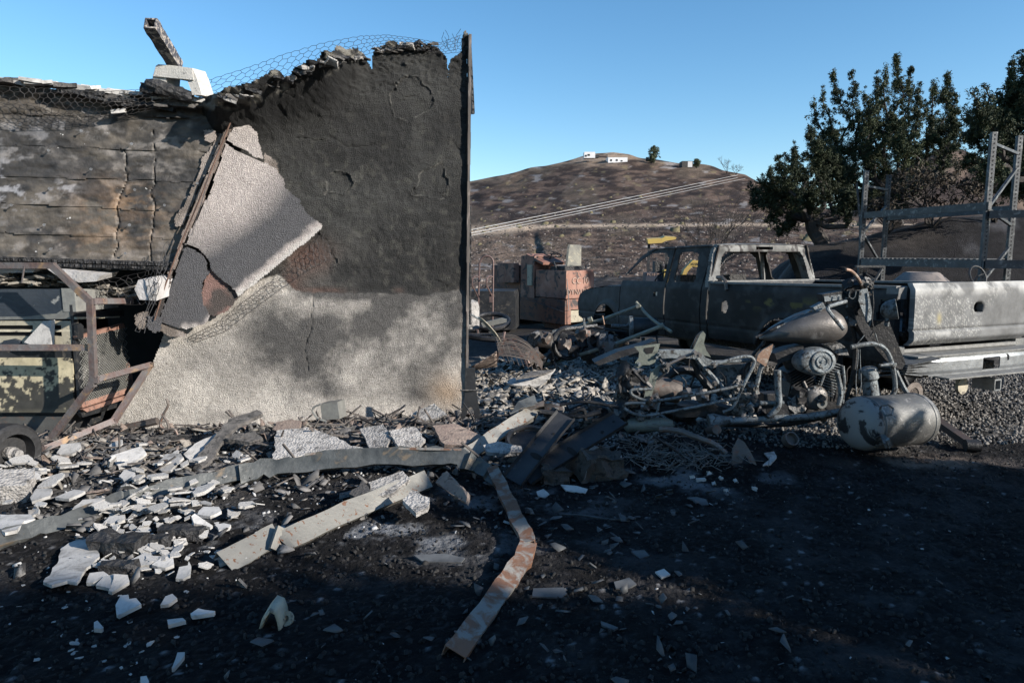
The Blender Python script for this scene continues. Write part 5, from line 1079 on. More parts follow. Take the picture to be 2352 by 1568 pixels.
def mt(nm, L, r, m, Y=YM, par=mo, sm=True, n=8, rs=None, rough=0):
    P = q_(L, Y); P = smooth(P) if sm and len(P) > 2 else P; mb = MB(); mb.tube(P, r*.86, n)
    if rough: mb.rough(rough, 18)
    return obj(nm, mb, m, par)
def mp(nm, L, d, m, Y=YM, par=mo, rough=0, **k):
    mb = MB(); mb.prism(q_(L, Y), Vector((0,d,0)));
    if rough: mb.rough(rough, 14)
    return obj(nm, mb, m, par, smooth=False, **k)
# fuel tank
secs = []
for (u,v,h,w) in [(1745,776,3,.02),(1756,772,9,.05),(1775,766,18,.085),(1800,760,26,.115),(1830,753,34,.14),(1860,749,40,.15),(1890,748,41,.15),(1912,748,38,.14),(1928,750,28,.11),(1937,752,16,.07),(1940,753,4,.02)]:
    c = W(u,v,YM); hh = h/F*YM; ring = []
    for k in range(20):
        a = 2*math.pi*k/20; z = math.sin(a); x = math.cos(a); ring.append(c+Vector((0, x*w*(1 if z > -.6 else .8), (z*hh if z > 0 else max(z*hh*1.05, -hh*.97)))))
    secs.append(ring)
mb = MB(); mb.loft(secs); tk = obj('fuel_tank', mb, 'moto_tank', mo, ang=60)
mp('tank_strip', [(1780,752),(1884,703),(1889,712),(1795,758)], .05, 'moto_pale', YM-.06, rough=.003)
mp('tank_flap', [(1868,706),(1890,694),(1898,707),(1876,716)], .07, 'moto_pale', YM-.07, rough=.004)
mt('seat_rail', [(1735,775),(1770,758),(1800,742)], .014, 'moto_dark', YM-.05)
mt('handlebar', [(1943,692,5.2),(1925,697,5.15),(1903,704,5.1)], .017, 'moto_pale', sm=False, rough=.001)
mt('handlebar', [(1901,704,5.1),(1902,712,5.09),(1918,733,5.08),(1938,757,5.06)], .0165, 'moto_pale', sm=False)
mt('handlebar', [(1942,619,5.15),(1954,622,5.18),(1967,634,5.22),(1978,652,5.27),(1984,668,5.3)], .014, 'tan_metal')
mb = MB(); mb.tube([W(1943,619.5,5.15)-Vector((.012,0,0)), W(1943,619.5,5.15)], .016, 8); obj('bar_end', mb, 'black_soot', mo)
r = random.Random(8)
def lump(nm, u, v, Y, s, seed, m='moto_dark', par=mo, amp=.5, cuts=3):
    mb = MB(); rock(mb, W(u,v,Y), s, eul(seed*.3,seed*.7,seed), seed, amp, cuts); return obj(nm, mb, m, par, ang=40)
mp('instrument_box', [(1889,676),(1934,668),(1941,684),(1938,695),(1892,698)], .10, 'moto_dark', YM-.05, rough=.006)
mp('instrument_plate', [(1893,681),(1932,676),(1934,688),(1895,693)], .01, 'moto_pale', YM-.065, rough=.003)
for k,(u,v,s) in enumerate([(1958,665,.12),(1968,655,.10),(1962,685,.13),(1975,672,.11),(1950,655,.09),(1965,705,.09),(1948,735,.05),(1958,740,.06),(1975,650,.09),(1985,655,.08)]): lump('burnt_headstock', u, v, YM+r.uniform(-.03,.05), (s,s*.8,s*.8), k, 'moto_dark' if k < 6 or k > 7 else 'melted')
for k,(u,v) in enumerate([(1998,652),(1992,648),(1985,650)]): lump('melted_wiring', u, v, YM-.07, (.07,.05,.03), k+20, 'melted', amp=.7)
mp('fork_cover', [(1980,664),(1992,662),(1999,690),(2005,730),(1991,741),(1972,690),(1975,668)], .012, 'moto_pale', YM-.10, rough=.003)
mp('fork_tree', [(1950,700),(1972,692),(1992,742),(2010,770),(1998,790),(1975,755)], .10, 'moto_dark', YM-.04, rough=.003)
mt('wiring', [(2004,668),(2006,700),(2003,735),(2006,760),(1998,772)], .006, 'moto_dark', YM-.12)
mt('wiring', [(1952,668),(1950,680),(1958,686),(1964,680),(1966,668)], .004, 'moto_pale', YM-.12)
# spotlight
c = W(2050,711,YM-.05); ax = Vector((.85,-.45,.2)).normalized(); R0 = .079
mb = MB(); mb.lathe(c-ax*.03, ax, [(-.055,.012),(-.05,.03),(-.035,.052),(-.01,.069),(.02,.077),(.045,.078),(.05,.082),(.06,.082),(.062,.074),(.045,.07)], 28); sp = obj('spotlight', mb, 'moto_pale', mo, ang=50)
mt('spotlight_stem', [(2040,727,YM-.05),(2038,735,YM-.05),(2036,748,YM-.04)], .022, 'moto_pale', sm=False)
mp('front_panel', [(2003,734),(2042,737),(2080,834),(2072,848),(2052,845),(2025,815),(2003,790),(1995,760)], .02, 'moto_dark', YM+.02)
mt('crash_bar', [(1955,797),(1985,791),(2010,790),(2032,801),(2046,826),(2054,862),(2056,892),(2048,908),(2038,912)], .021, 'moto_pale', YM-.13)
mt('crash_clamp', [(2020,839),(2050,836)], .014, 'moto_pale', YM-.17); mb = MB(); c = W(2050,837,YM-.13); mb.lathe(c-Vector((0,0,.014)),(0,.0,1),[(0,.027),(.028,.027)],14); obj('crash_clamp', mb, 'moto_pale', mo)
mt('fork_tube', [(2052,840),(2070,880),(2090,915)], .024, 'moto_pale', YM+.05); mt('fork_tube', [(2062,835),(2082,880),(2102,910)], .022, 'moto_dark', YM+.2)
mb = MB(); c = W(2098,905,YM+.12); mb.lathe(c, (.35,-.93,0), [(0,.10),(.006,.10),(.006,.055),(0,.055)], 30); obj('brake_disc', mb, 'scorched_steel', mo)
c = W(1998,905,YM-.02); t_ = W(1990,845,YM-.02)
mb = MB(); mb.lathe(W(2003,912,YM-.05), (W(1992,840,YM)-W(2003,912,YM)), [(0,.062),(.14,.058),(.16,.075),(.235,.066),(.25,.03)], 20); obj('filter_can', mb, 'moto_pale', mo)
mb = MB(); mb.lathe(W(2003,915,YM-.05), (0,.1,1), [(0,.05),(.02,.085),(.03,.05)], 20); obj('can_base', mb, 'moto_dark', mo)
for (L, r_) in (([(1972,795),(1970,830),(1966,870),(1967,905)],.004),([(1975,795),(1976,835),(1978,880),(1974,905)],.004),([(1985,770),(1975,782),(1962,797)],.004),([(2010,765),(2018,790),(2035,812)],.006)): mt('cable', L, r_, 'moto_pale', YM-.1)
mt('downtube', [(1955,735),(1965,800),(1955,880),(1930,945)], .02, 'moto_dark', YM+.05)
# engine
mb = MB(); ring = []
c = W(1877,832,YM-.2)
for (d, s) in ((.10,1.0),(.05,1.0),(.02,.97),(.0,.90),(-.012,.78),(-.016,.6),(-.016,.48)):
    rr_ = []
    for k in range(36):
        a = 2*math.pi*k/36; x = math.cos(a)*.157*s; z = math.sin(a)*.108*s; z *= (1+.25*x/.157*(-1)) if False else 1+.10*math.cos(a); rr_.append(c+Vector((x+.01*z/.1, d, z-.12*x*.3)))
    ring.append(rr_)
mb.loft(ring); ac = obj('air_cleaner', mb, 'moto_pale', mo, ang=50)
cc = W(1888,830,YM-.21)
mb = MB(); mb.lathe(cc+Vector((0,-.0,0)), (0.05,-1,0), [(-.02,.085),(.012,.085),(.014,.078),(.006,.075),(.006,.05),(.014,.047),(.012,.035),(.0,.03),(.004,.012),(.014,.010)], 32); obj('air_cleaner_dial', mb, 'moto_pale', ac, ang=30)
for (u,v,tilt,n0_) in ((1915,838,.42,11),(1800,845,-.42,11)):
    base = W(1868,925,YM); top = W(u,v-40,YM); axd = (top-base).normalized()
    mb = MB(); mb.lathe(base, axd, [(0,.055),((top-base).length*.95,.055)], 14); cy = obj('cylinder', mb, 'moto_dark', mo)
    for k in range(13):
        mb = MB(); pz = base+axd*(.10+k*.021); mb.box(pz, (.17,.20,.006), Matrix.Rotation(math.atan2(axd.x,axd.z),3,'Y')); obj('cooling_fin', mb, 'moto_pale' if u > 1900 else 'moto_dark', cy, smooth=False)
mp('rocker_cover', [(1779,812),(1815,800),(1845,795),(1848,808),(1845,818),(1815,826),(1788,835)], .16, 'moto_dark', YM-.08, rough=.003)
mp('rocker_cover', [(1905,795),(1930,786),(1945,800),(1950,816),(1925,815)], .14, 'melted', YM-.08, rough=.008)
mb = MB(); mb.lathe(W(1870,912,YM-.09), (0,-1,0), [(-.08,.10),(.0,.102),(.03,.095),(.05,.075),(.058,.04)], 24); cm = obj('cam_cover', mb, 'moto_tank', mo, ang=50)
mb = MB(); mb.lathe(W(1886,925,YM-.14), (0,-1,0), [(0,.040),(.02,.040),(.02,.022),(.005,.022)], 20); obj('timer_ring', mb, 'bare_grey', cm)
for a in range(5): mb = MB(); an = math.radians(20+a*36); mb.lathe(W(1870,912,YM-.13)+Vector((math.cos(an)*.08,0,math.sin(an)*.08)), (0,-1,0), [(0,.009),(.012,.009)], 8); obj('bolt', mb, 'moto_pale', cm)
mp('crankcase', [(1815,880),(1850,865),(1920,880),(1935,915),(1925,955),(1830,960),(1805,930)], .2, 'moto_dark', YM-.02, rough=.01)
mp('primary_case', [(1754,905),(1795,903),(1812,915),(1816,948),(1780,955),(1756,945)], .12, 'moto_dark', YM-.12, rough=.004)
mt('foot_plate', [(1745,925),(1800,925)], .02, 'moto_pale', YM-.15); lump('gear_lump', 1835, 905, YM-.1, (.12,.1,.08), 5); lump('gear_lump', 1825, 930, YM-.08, (.12,.1,.1), 6, 'melted')
mt('exhaust_pipe', [(1786,850),(1787,895),(1789,918),(1786,935),(1766,958)], .029, 'moto_pale', YM-.18, n=12)
mt('exhaust_pipe', [(1921,852),(1928,880),(1931,905),(1926,930)], .022, 'moto_pale', YM-.14, n=10); mt('exhaust_pipe', [(1936,840),(1939,880),(1935,925)], .014, 'moto_pale', YM-.1)
mt('push_rod_tube', [(1895,855),(1884,885)], .013, 'moto_pale', YM-.12, sm=False); mt('push_rod_tube', [(1845,875),(1852,890)], .015, 'moto_tank', YM-.1, sm=False)
mb = MB(); P = q_([(1628,968),(1640,966),(1676,966),(1684,966),(1850,957),(1870,955),(1935,943)], YM-.14); mb.tube(P, .03, 14, rs=[.058,.058,.031,.027,.027,.03,.024]); obj('silencer', mb, 'moto_pale', mo)
mb = MB(); P = q_([(1434,974),(1440,975),(1520,975),(1545,974)], YM-.1); mb.tube(P, .06, 12, rs=[.03,.058,.06,.04]); mb.rough(.008,6); obj('silencer', mb, 'moto_green', mo, label='dull green rear silencer')
# rear frame
mp('frame_beam', [(1513,804),(1560,803),(1598,804),(1612,812),(1622,822),(1642,830),(1640,846),(1618,842),(1604,830),(1590,822),(1520,823)], .05, 'moto_pale', YM-.06, rough=.002)
mt('frame_beam', [(1600,822),(1622,850),(1650,880),(1680,915),(1688,930)], .024, 'moto_pale', YM-.05, sm=False); mt('frame_beam', [(1590,822),(1605,860),(1640,900)], .03, 'moto_dark', YM+.03, sm=False)
mt('top_tube', [(1636,832),(1695,829),(1730,826)], .019, 'moto_pale', YM-.03, sm=False)
mt('side_rail', [(1640,838),(1690,822),(1720,819),(1731,826),(1731,838),(1708,884),(1688,927),(1676,940),(1660,946)], .015, 'moto_pale', YM-.16)
mt('bag_rail', [(1705,884),(1620,902),(1515,919),(1482,919),(1454,908),(1449,898),(1458,894),(1497,893)], .014, 'moto_pale', YM-.17)
mt('bag_rail', [(1692,914),(1600,933),(1500,952),(1467,953),(1438,940),(1434,930),(1444,926),(1482,925)], .014, 'moto_pale', YM-.17)
mt('bag_rail', [(1515,920),(1512,935),(1508,951)], .012, 'moto_pale', YM-.17, sm=False); mt('bag_rail', [(1700,880),(1530,895),(1400,905)], .012, 'moto_dark', YM+.2, sm=False); mt('bag_rail', [(1600,850),(1580,900),(1560,930)], .012, 'moto_dark', YM+.2, sm=False)
mp('bracket_gusset', [(1752,803),(1776,790),(1770,812),(1759,842),(1738,828),(1741,815)], .02, 'tan_metal', YM-.10, rough=.001)
mt('seat_tube', [(1775,792),(1752,835),(1742,868),(1734,900),(1735,925)], .024, 'moto_pale', YM-.06); mt('seat_tube', [(1760,780),(1720,830),(1700,870)], .02, 'char', YM+.02, rough=.01)
mp('battery_plate', [(1646,840),(1726,834),(1712,872),(1690,895),(1660,880),(1648,862)], .012, 'moto_pale', YM+.05, rough=.001)
for k in range(9): lump('melted_casting', 1700+r.uniform(-14,34), 905+r.uniform(-30,35), YM-.05+r.uniform(-.05,.05), (.06+r.random()*.05,.05,.07), k+40, 'melted', amp=.8)
mb = MB(); Lp = [(1457,796),(1516,789),(1510,812),(1505,832),(1492,838),(1476,838),(1466,846),(1459,842),(1459,832),(1467,822),(1468,808)]
mb.prism(q_(Lp, YM-.14), Vector((0,.01,0))); tb = obj('tail_bracket', mb, 'moto_green', mo, smooth=False)
for L in ([(1480,799),(1504,796),(1498,811),(1486,813),(1479,806)],): mb = MB(); mb.prism(q_(L, YM-.143), Vector((0,.002,0))); obj('bracket_opening', mb, 'black_soot', tb, smooth=False)
for (u,v) in ((1467,836),(1507,819),(1514,813)): mb = MB(); mb.lathe(W(u,v,YM-.14),(0,-1,0),[(0,.017),(.01,.017),(.01,.009),(.03,.009)],10); obj('bolt', mb, 'moto_pale', tb)
mp('tail_strut', [(1496,852),(1517,836),(1512,860),(1497,908),(1478,918),(1482,900)], .012, 'moto_green', YM-.10, rough=.001)
text('2', mo, 'black_soot', Matrix.Translation(W(1502,876,YM-.105))@Matrix.Rotation(math.pi/2,4,'X'), .035, .001)
mt('damper', [(1457,854),(1478,876),(1494,888)], .014, 'moto_dark', YM-.16, sm=False); mt('damper', [(1484,877),(1496,890)], .019, 'moto_tank', YM-.16, sm=False)
mt('link_arm', [(1532,838),(1565,822),(1596,810)], .014, 'moto_tank', YM-.14, sm=False)
for (u,v) in ((1532,838),(1596,810),(1606,815),(1640,838),(1642,880),(1735,910),(1733,918)): mb = MB(); mb.lathe(W(u,v,YM-.16),(0,-1,0),[(-.02,.02),(.01,.02),(.01,.01),(.02,.01)],10); obj('bolt', mb, 'moto_tank', mo)
mp('upright_bracket', [(1592,803),(1608,768),(1615,760),(1621,768),(1617,788),(1622,803),(1633,820),(1610,814)], .012, 'moto_green', YM-.02, rough=.001)
mp('upright_bracket', [(1586,800),(1600,770),(1612,760),(1606,778),(1596,804)], .012, 'moto_dark', YM+.03, rough=.002)
for k in range(16): lump('burnt_gearbox', 1440+r.uniform(-12,24), 850+k*7+r.uniform(-4,4), YM+r.uniform(-.1,.06), (.08+r.random()*.06,.08,.08), k+60, r.choice(['moto_dark','melted','moto_dark','scorched_steel','moto_dark']), amp=.7)
mt('pannier_arm', [(1515,825),(1530,850),(1510,872)], .012, 'moto_dark', YM-.1); lump('melted_casting', 1525, 845, YM-.1, (.07,.05,.06), 77, 'melted', amp=.8)
mb = MB(); c = W(1570,905,YM+.12); mb.torus(c,(.1,-1,0),.20,.035,36,8); obj('rear_wheel', mb, 'moto_dark', mo)
mb = MB(); mb.lathe(W(1560,900,YM+.05), (-1,0,.15), [(0,.09),(.12,.10),(.3,.08),(.32,.03)], 16); mb.rough(.008,9); obj('canister', mb, 'scorched_steel', mo)
mt('lower_rail', [(1660,965),(1560,945),(1450,942),(1400,950)], .02, 'moto_dark', YM+.05); mt('lower_rail', [(1930,950),(1800,975),(1660,975)], .022, 'moto_dark', YM+.1)
mp('floor_plate', [(1500,935),(1640,930),(1700,945),(1690,955),(1560,960)], .2, 'moto_dark', YM-.05, rough=.008)
mt('side_stand', [(1720,930),(1728,945),(1724,958)], .02, 'melted', YM-.14, rough=.004)
# ---------------- air tank with feet ----------------
mat('tank_steel', (.18,.18,.175), (.12,.12,.12), (.32,.31,.30), scale=4, rough=.52, metal=.35, bump=.35, bscale=70, thr=(.57,.62), s3=14, rvar=.1)
mat('tank_end', (.30,.29,.28), (.33,.32,.31), (.03,.03,.033), scale=3, rough=.6, metal=.2, bump=.3, bscale=60, thr=(.50,.54), s3=4)
A_ = W(1978,972,4.9); B_ = W(2100,961,5.12); d = (B_-A_).normalized(); L = (B_-A_).length; Rt = .195
at = thing('air_tank', 'grey welded air tank lying on its side in front of the motorcycle fork', 'air tank', Vector(((A_+B_)/2).to_tuple()[:2]+(0,)))
mb = MB(); mb.lathe(A_, d, [(0,Rt),(L,Rt)], 44); body = obj('shell', mb, 'tank_steel', at, ang=50)
dome = lambda s: [(s*.10*math.sin(t*math.pi/2), Rt*math.cos(t*math.pi/2)**.8 if t < 1 else .002) for t in [0,.15,.3,.45,.6,.75,.88,.96,1]]
mb = MB(); mb.lathe(A_+d*.0, -d, [(a,b) for a,b in dome(1)], 44); obj('end_cap', mb, 'tank_end', at, ang=60)
mb = MB(); mb.lathe(B_, d, [(a,b) for a,b in dome(1)], 44); obj('end_cap', mb, 'tank_steel', at, ang=60)
mb = MB(); mb.lathe(A_+d*.01, d, [(0,Rt+.0),(.006,Rt+.006),(.014,Rt+.006),(.02,Rt)], 44); obj('weld_seam', mb, 'tank_steel', at); mb = MB(); mb.lathe(B_-d*.03, d, [(0,Rt+.0),(.006,Rt+.005),(.014,Rt+.005),(.02,Rt)], 44); obj('weld_seam', mb, 'tank_steel', at)
def strap(L_, w, par, m='tank_steel', Y0=4.86, nm='foot'):
    mb = MB(); P = [W(*p) for p in L_]
    for a,b in zip(P[:-1],P[1:]): mb.bar(a,b,w,.006,up=(0,-1,.2))
    obj(nm, mb, m, par, smooth=False)
strap([(2021,940,4.70),(2024,932,4.68),(2040,930,4.68),(2052,938,4.70),(2048,952,4.66),(2034,954,4.66),(2021,940,4.70)], .012, at)
strap([(2015,1005,4.72),(2026,1000,4.66),(2040,1010,4.62),(2046,1026,4.64)], .03, at); strap([(2026,1003,4.70),(2032,1018,4.66),(2036,1028,4.66)], .02, at)
mb = MB(); mb.tube([A_+d*.04+Vector((0,-.16,-.12)), B_-d*.05+Vector((.02,-.15,-.11))], .006, 5); obj('weld_line', mb, 'tank_steel', at)
mb = MB(); mb.lathe(B_+d*.09,(d),[(0,.045),(.05,.045),(.05,.02),(.07,.02)],12); obj('fitting', mb, 'moto_dark', at)
# loose cables, melted drips and small fittings over the motorcycle
rc = random.Random(55)
for k in range(9):
    u = rc.uniform(1440,1990); v = rc.uniform(800,930); L = [(u,v)]
    for q in range(3): L.append((L[-1][0]+rc.uniform(-28,28), L[-1][1]+rc.uniform(5,32)))
    mt('cable', L, rc.uniform(.003,.006), rc.choice(['moto_dark','scorched_steel']), YM-rc.uniform(.02,.16), n=5)
for k in range(26):
    u = rc.uniform(1450,1960); v = rc.uniform(900,965); s = rc.uniform(.025,.07); lump('burnt_fitting', u, v, YM+rc.uniform(-.15,.08), (s*1.4,s,s), k+200, rc.choice(['moto_dark','melted','moto_dark','scorched_steel','moto_tank']), amp=.8, cuts=2)
# ---------------- steel channels and beams on the ground ----------------
mat('galv_rusty', (.27,.26,.235), (.19,.185,.17), (.16,.075,.04), scale=3, rough=.55, metal=.3, bump=.3, bscale=30, thr=(.60,.63), s3=34)
mat('galv_blue', (.16,.165,.16), (.07,.075,.075), (.22,.17,.12), scale=9, rough=.5, metal=.4, bump=.4, bscale=30, thr=(.58,.68), s3=9)
mat('rust_bright', (.20,.10,.06), (.13,.07,.045), (.22,.21,.195), scale=5, rough=.7, bump=.4, bscale=40, thr=(.46,.56), s3=10)
mat('grey_plate', (.055,.056,.06), (.035,.036,.04), (.12,.115,.11), scale=5, rough=.5, metal=.3, bump=.3, bscale=30, thr=(.62,.72))
def sweep(P, webs, outs, prof):
    """profile (a along web, b outward) carried along P with a web and an outward direction per point"""
    secs = []
    for p, w_, o_ in zip(P, webs, outs): secs.append([p+w_*a+o_*b for a,b in prof])
    mb = MB(); mb.loft(secs, closed=True); return mb
def chan(P, w, fl, tilt=.5, t=.004, sub=4, seed=0, jit=.004, side=1, roll=None):
    """U channel: web faces the viewer, flanges go back; P are points on the web's middle line"""
    rnd = random.Random(seed); Q = []; rl = []
    for i in range(len(P)-1):
        for k in range(sub):
            Q.append(P[i].lerp(P[i+1], k/sub)); rl.append(((roll[i]*(1-k/sub)+roll[i+1]*k/sub) if roll else tilt))
    Q.append(P[-1]); rl.append(roll[-1] if roll else tilt); webs = []; outs = []
    for i, p in enumerate(Q):
        d = (Q[min(i+1,len(Q)-1)]-Q[max(i-1,0)]).normalized(); o_ = Vector((0,-1,.0))*math.cos(rl[i])+Vector((0,0,1))*math.sin(rl[i]); o_ = (o_-d*o_.dot(d)).normalized(); w_ = d.cross(o_).normalized()
        if w_.z < 0: w_ = -w_
        s = 1+(rnd.uniform(-.2,.14) if jit > .009 else rnd.uniform(-.05,.05)); webs.append(w_*s); outs.append(o_); Q[i] = p+Vector((rnd.uniform(-1,1),rnd.uniform(-1,1),rnd.uniform(-1,1)))*jit
    h = w/2; return sweep(Q, webs, outs, [(-h,-fl),(-h,0),(h,0),(h,-fl),(h-t,-fl),(h-t,-t),(-h+t,-t),(-h+t,-fl)])
og = lambda L: [onG(u, v, dz) for u, v, dz in L]
bm_ = thing('bent_channel', 'long bent galvanised channel with a rusty folded end crossing the rubble', 'steel channel', onG(1080,1060))
P = og([(-60,1262,.05),(60,1215,.05),(150,1192,.05),(270,1148,.05),(300,1142,.06),(420,1112,.06),(560,1082,.08)]); obj('channel_web', chan(P, .10, .05, .5, seed=1, jit=.010), 'galv_blue', bm_, ang=25)
P = og([(548,1084,.09),(620,1072,.10),(700,1062,.12),(860,1050,.14),(980,1046,.15),(1060,1050,.15),(1095,1068,.12),(1135,1092,.08)]); obj('channel_web', chan(P, .115, .05, .5, seed=2, jit=.013), 'galv_blue', bm_, ang=25)
P = og([(700,1044,.16),(800,1034,.18),(900,1030,.19),(1060,1033,.19)]); mb = MB(); mb.tube(P,.012,5); mb.rough(.006,9); obj('rusty_lip', mb, 'rust_bright', bm_)
P = og([(1130,1070,.13),(1150,1110,.1),(1178,1170,.08),(1205,1220,.07),(1214,1246,.06)]); obj('folded_leg', chan(P, .075, .04, .7, seed=3), 'rust_bright', bm_, ang=25)
P = og([(1216,1240,.06),(1202,1280,.05),(1170,1325,.04),(1120,1395,.04),(1048,1492,.04)]); obj('folded_leg', chan(P, .088, .06, .75, seed=4), 'rust_bright', bm_, ang=25, label='rusty end of the channel pointing at the viewer')
b2 = thing('rust_spotted_channel', 'grey rust spotted channel kinked near its low left end, in the middle of the rubble', 'steel channel', onG(650,1235))
P = og([(515,1290,.04),(600,1245,.05),(636,1225,.07)]); obj('channel_web', chan(P, .125, .05, .55, seed=5, jit=.002), 'galv_rusty', b2, ang=25)
P = og([(650,1245,.05),(660,1236,.06),(800,1172,.07),(985,1098,.10)]); obj('channel_web', chan(P, .115, .06, .45, seed=6, jit=.002), 'galv_rusty', b2, ang=25)
P = og([(628,1232,.08),(652,1243,.04)]); mb = MB(); mb.bar(P[0],P[1],.12,.02,up=(0,-1,1)); obj('kink_fold', mb, 'galv_rusty', b2)
b3 = thing('curled_channel', 'pale rust flecked channel curling upward at its far end beside the wall corner', 'steel channel', onG(1085,1040))
P = og([(1068,1045,.06),(1120,1010,.12),(1165,980,.16),(1200,958,.2),(1220,945,.22),(1236,925,.24)]); obj('channel_web', chan(P, .10, .07, .6, seed=7, jit=.003, roll=[.4,.4,.45,.5,.6,.3]), 'galv_rusty', b3, ang=30)
P = og([(1172,950,.24),(1205,935,.27),(1234,928,.27)]); mb = MB(); mb.prism([P[0],P[1],P[2],P[2]+Vector((-.02,.08,.06)),P[1]+Vector((-.05,.08,.03))], Vector((0,0,-.005))); obj('torn_flap', mb, 'galv_blue', b3, smooth=False)
def plank(nm, lab, a, b, wd, m, holes=(), tilt=(0,0,1), cat='steel panel'):
    a = onG(*a); b = onG(*b); d = (b-a).normalized(); s = d.cross(Vector(tilt)).normalized(); n = s.cross(d).normalized()
    t = thing(nm, lab, cat, a); mb = MB(); K = 10; secs = []
    for k in range(K+1):
        c = a.lerp(b,k/K); secs.append([c+s*(-wd/2)+n*.03, c+s*(-wd/2+.008)+n*.004, c+s*(wd/2-.008)+n*.004, c+s*(wd/2)+n*.03, c+s*(wd/2)-n*.0, c-s*(wd/2)])
    mb.loft(secs); mb.rough(.004,4); o = obj('panel_sheet', mb, m, t, ang=20)
    for (q, x, rr_, sq) in holes:
        hb = MB(); c = a.lerp(b,q)+s*x*wd+n*.007; hb.prism([c+(d*math.cos(k*.5236)*rr_*sq+s*math.sin(k*.5236)*rr_) for k in range(12)], n*.0015); obj('panel_hole', hb, 'black_soot', t, smooth=False)
    return t
plank('dark_steel_panel', 'dark steel panel with a half moon hole, left of two leaning in the scrap heap', (1178,1105,.05), (1300,955,.38), .145, 'grey_plate', [(.38,.15,.05,.4),(.72,.1,.009,1),(.5,-.3,.004,1)], (0,-.5,1))
plank('dark_steel_panel', 'dark steel panel with an oval hole, right of two leaning in the scrap heap', (1205,1098,.05), (1425,962,.30), .15, 'grey_plate', [(.45,.15,.05,.45),(.78,.1,.012,1),(.93,-.05,.01,1)], (0,-.6,1))
# forked channel standing at the wall corner
t = thing('forked_channel', 'dark grey channel standing upright at the wall corner, split into two legs', 'steel channel', onG(1085,985))
mb = MB(); P = [W(a,b,5.72) for a,b in [(1069,845),(1091,845),(1093,890),(1099,930),(1112,985),(1100,988),(1085,935),(1076,935),(1062,980),(1052,978),(1067,915)]]; mb.prism(P, Vector((0,.012,0))); obj('channel_web', mb, 'grey_plate', t, smooth=False)
mb = MB(); mb.tube([W(1064,925,5.68),W(1080,948,5.66),(W(1098,990,5.66))],.007,5); mb.tube([W(1057,896,5.68),W(1108,896,5.74)],.008,5); obj('rod', mb, 'dark_metal', t)
# ---------------- plaster sheets and chips ----------------
def plate(poly, th=.016, dz=.03, tx=0, ty=0, jag=.004, seed=0, curve=0):
    rnd = random.Random(seed); cu = sum(p[0] for p in poly)/len(poly); cv = sum(p[1] for p in poly)/len(poly); c = onG(cu, cv, dz); n = Vector((tx,ty,1)).normalized()
    if n.dot(CP-c) < 0: n = Vector((tx,-.2,1)).normalized()
    pl = Plane(c, n); P = []
    for i in range(len(poly)):
        a = pl.hit(*poly[i]); b = pl.hit(*poly[(i+1)%len(poly)]); P.append(a); k = max(1,int((a-b).length/.035))
        for q in range(1,k): P.append(a.lerp(b,q/k)+Vector((rnd.gauss(0,1),rnd.gauss(0,1),0))*jag)
    mb = MB(); mb.prism(P, -n*th); return mb, c
RZ = lambda L: [(z[0]*.3958, 947+z[1]*.3958) for z in L]
RH = lambda L: [(459+z[0]*.4394, 861+z[1]*.4394) for z in L]
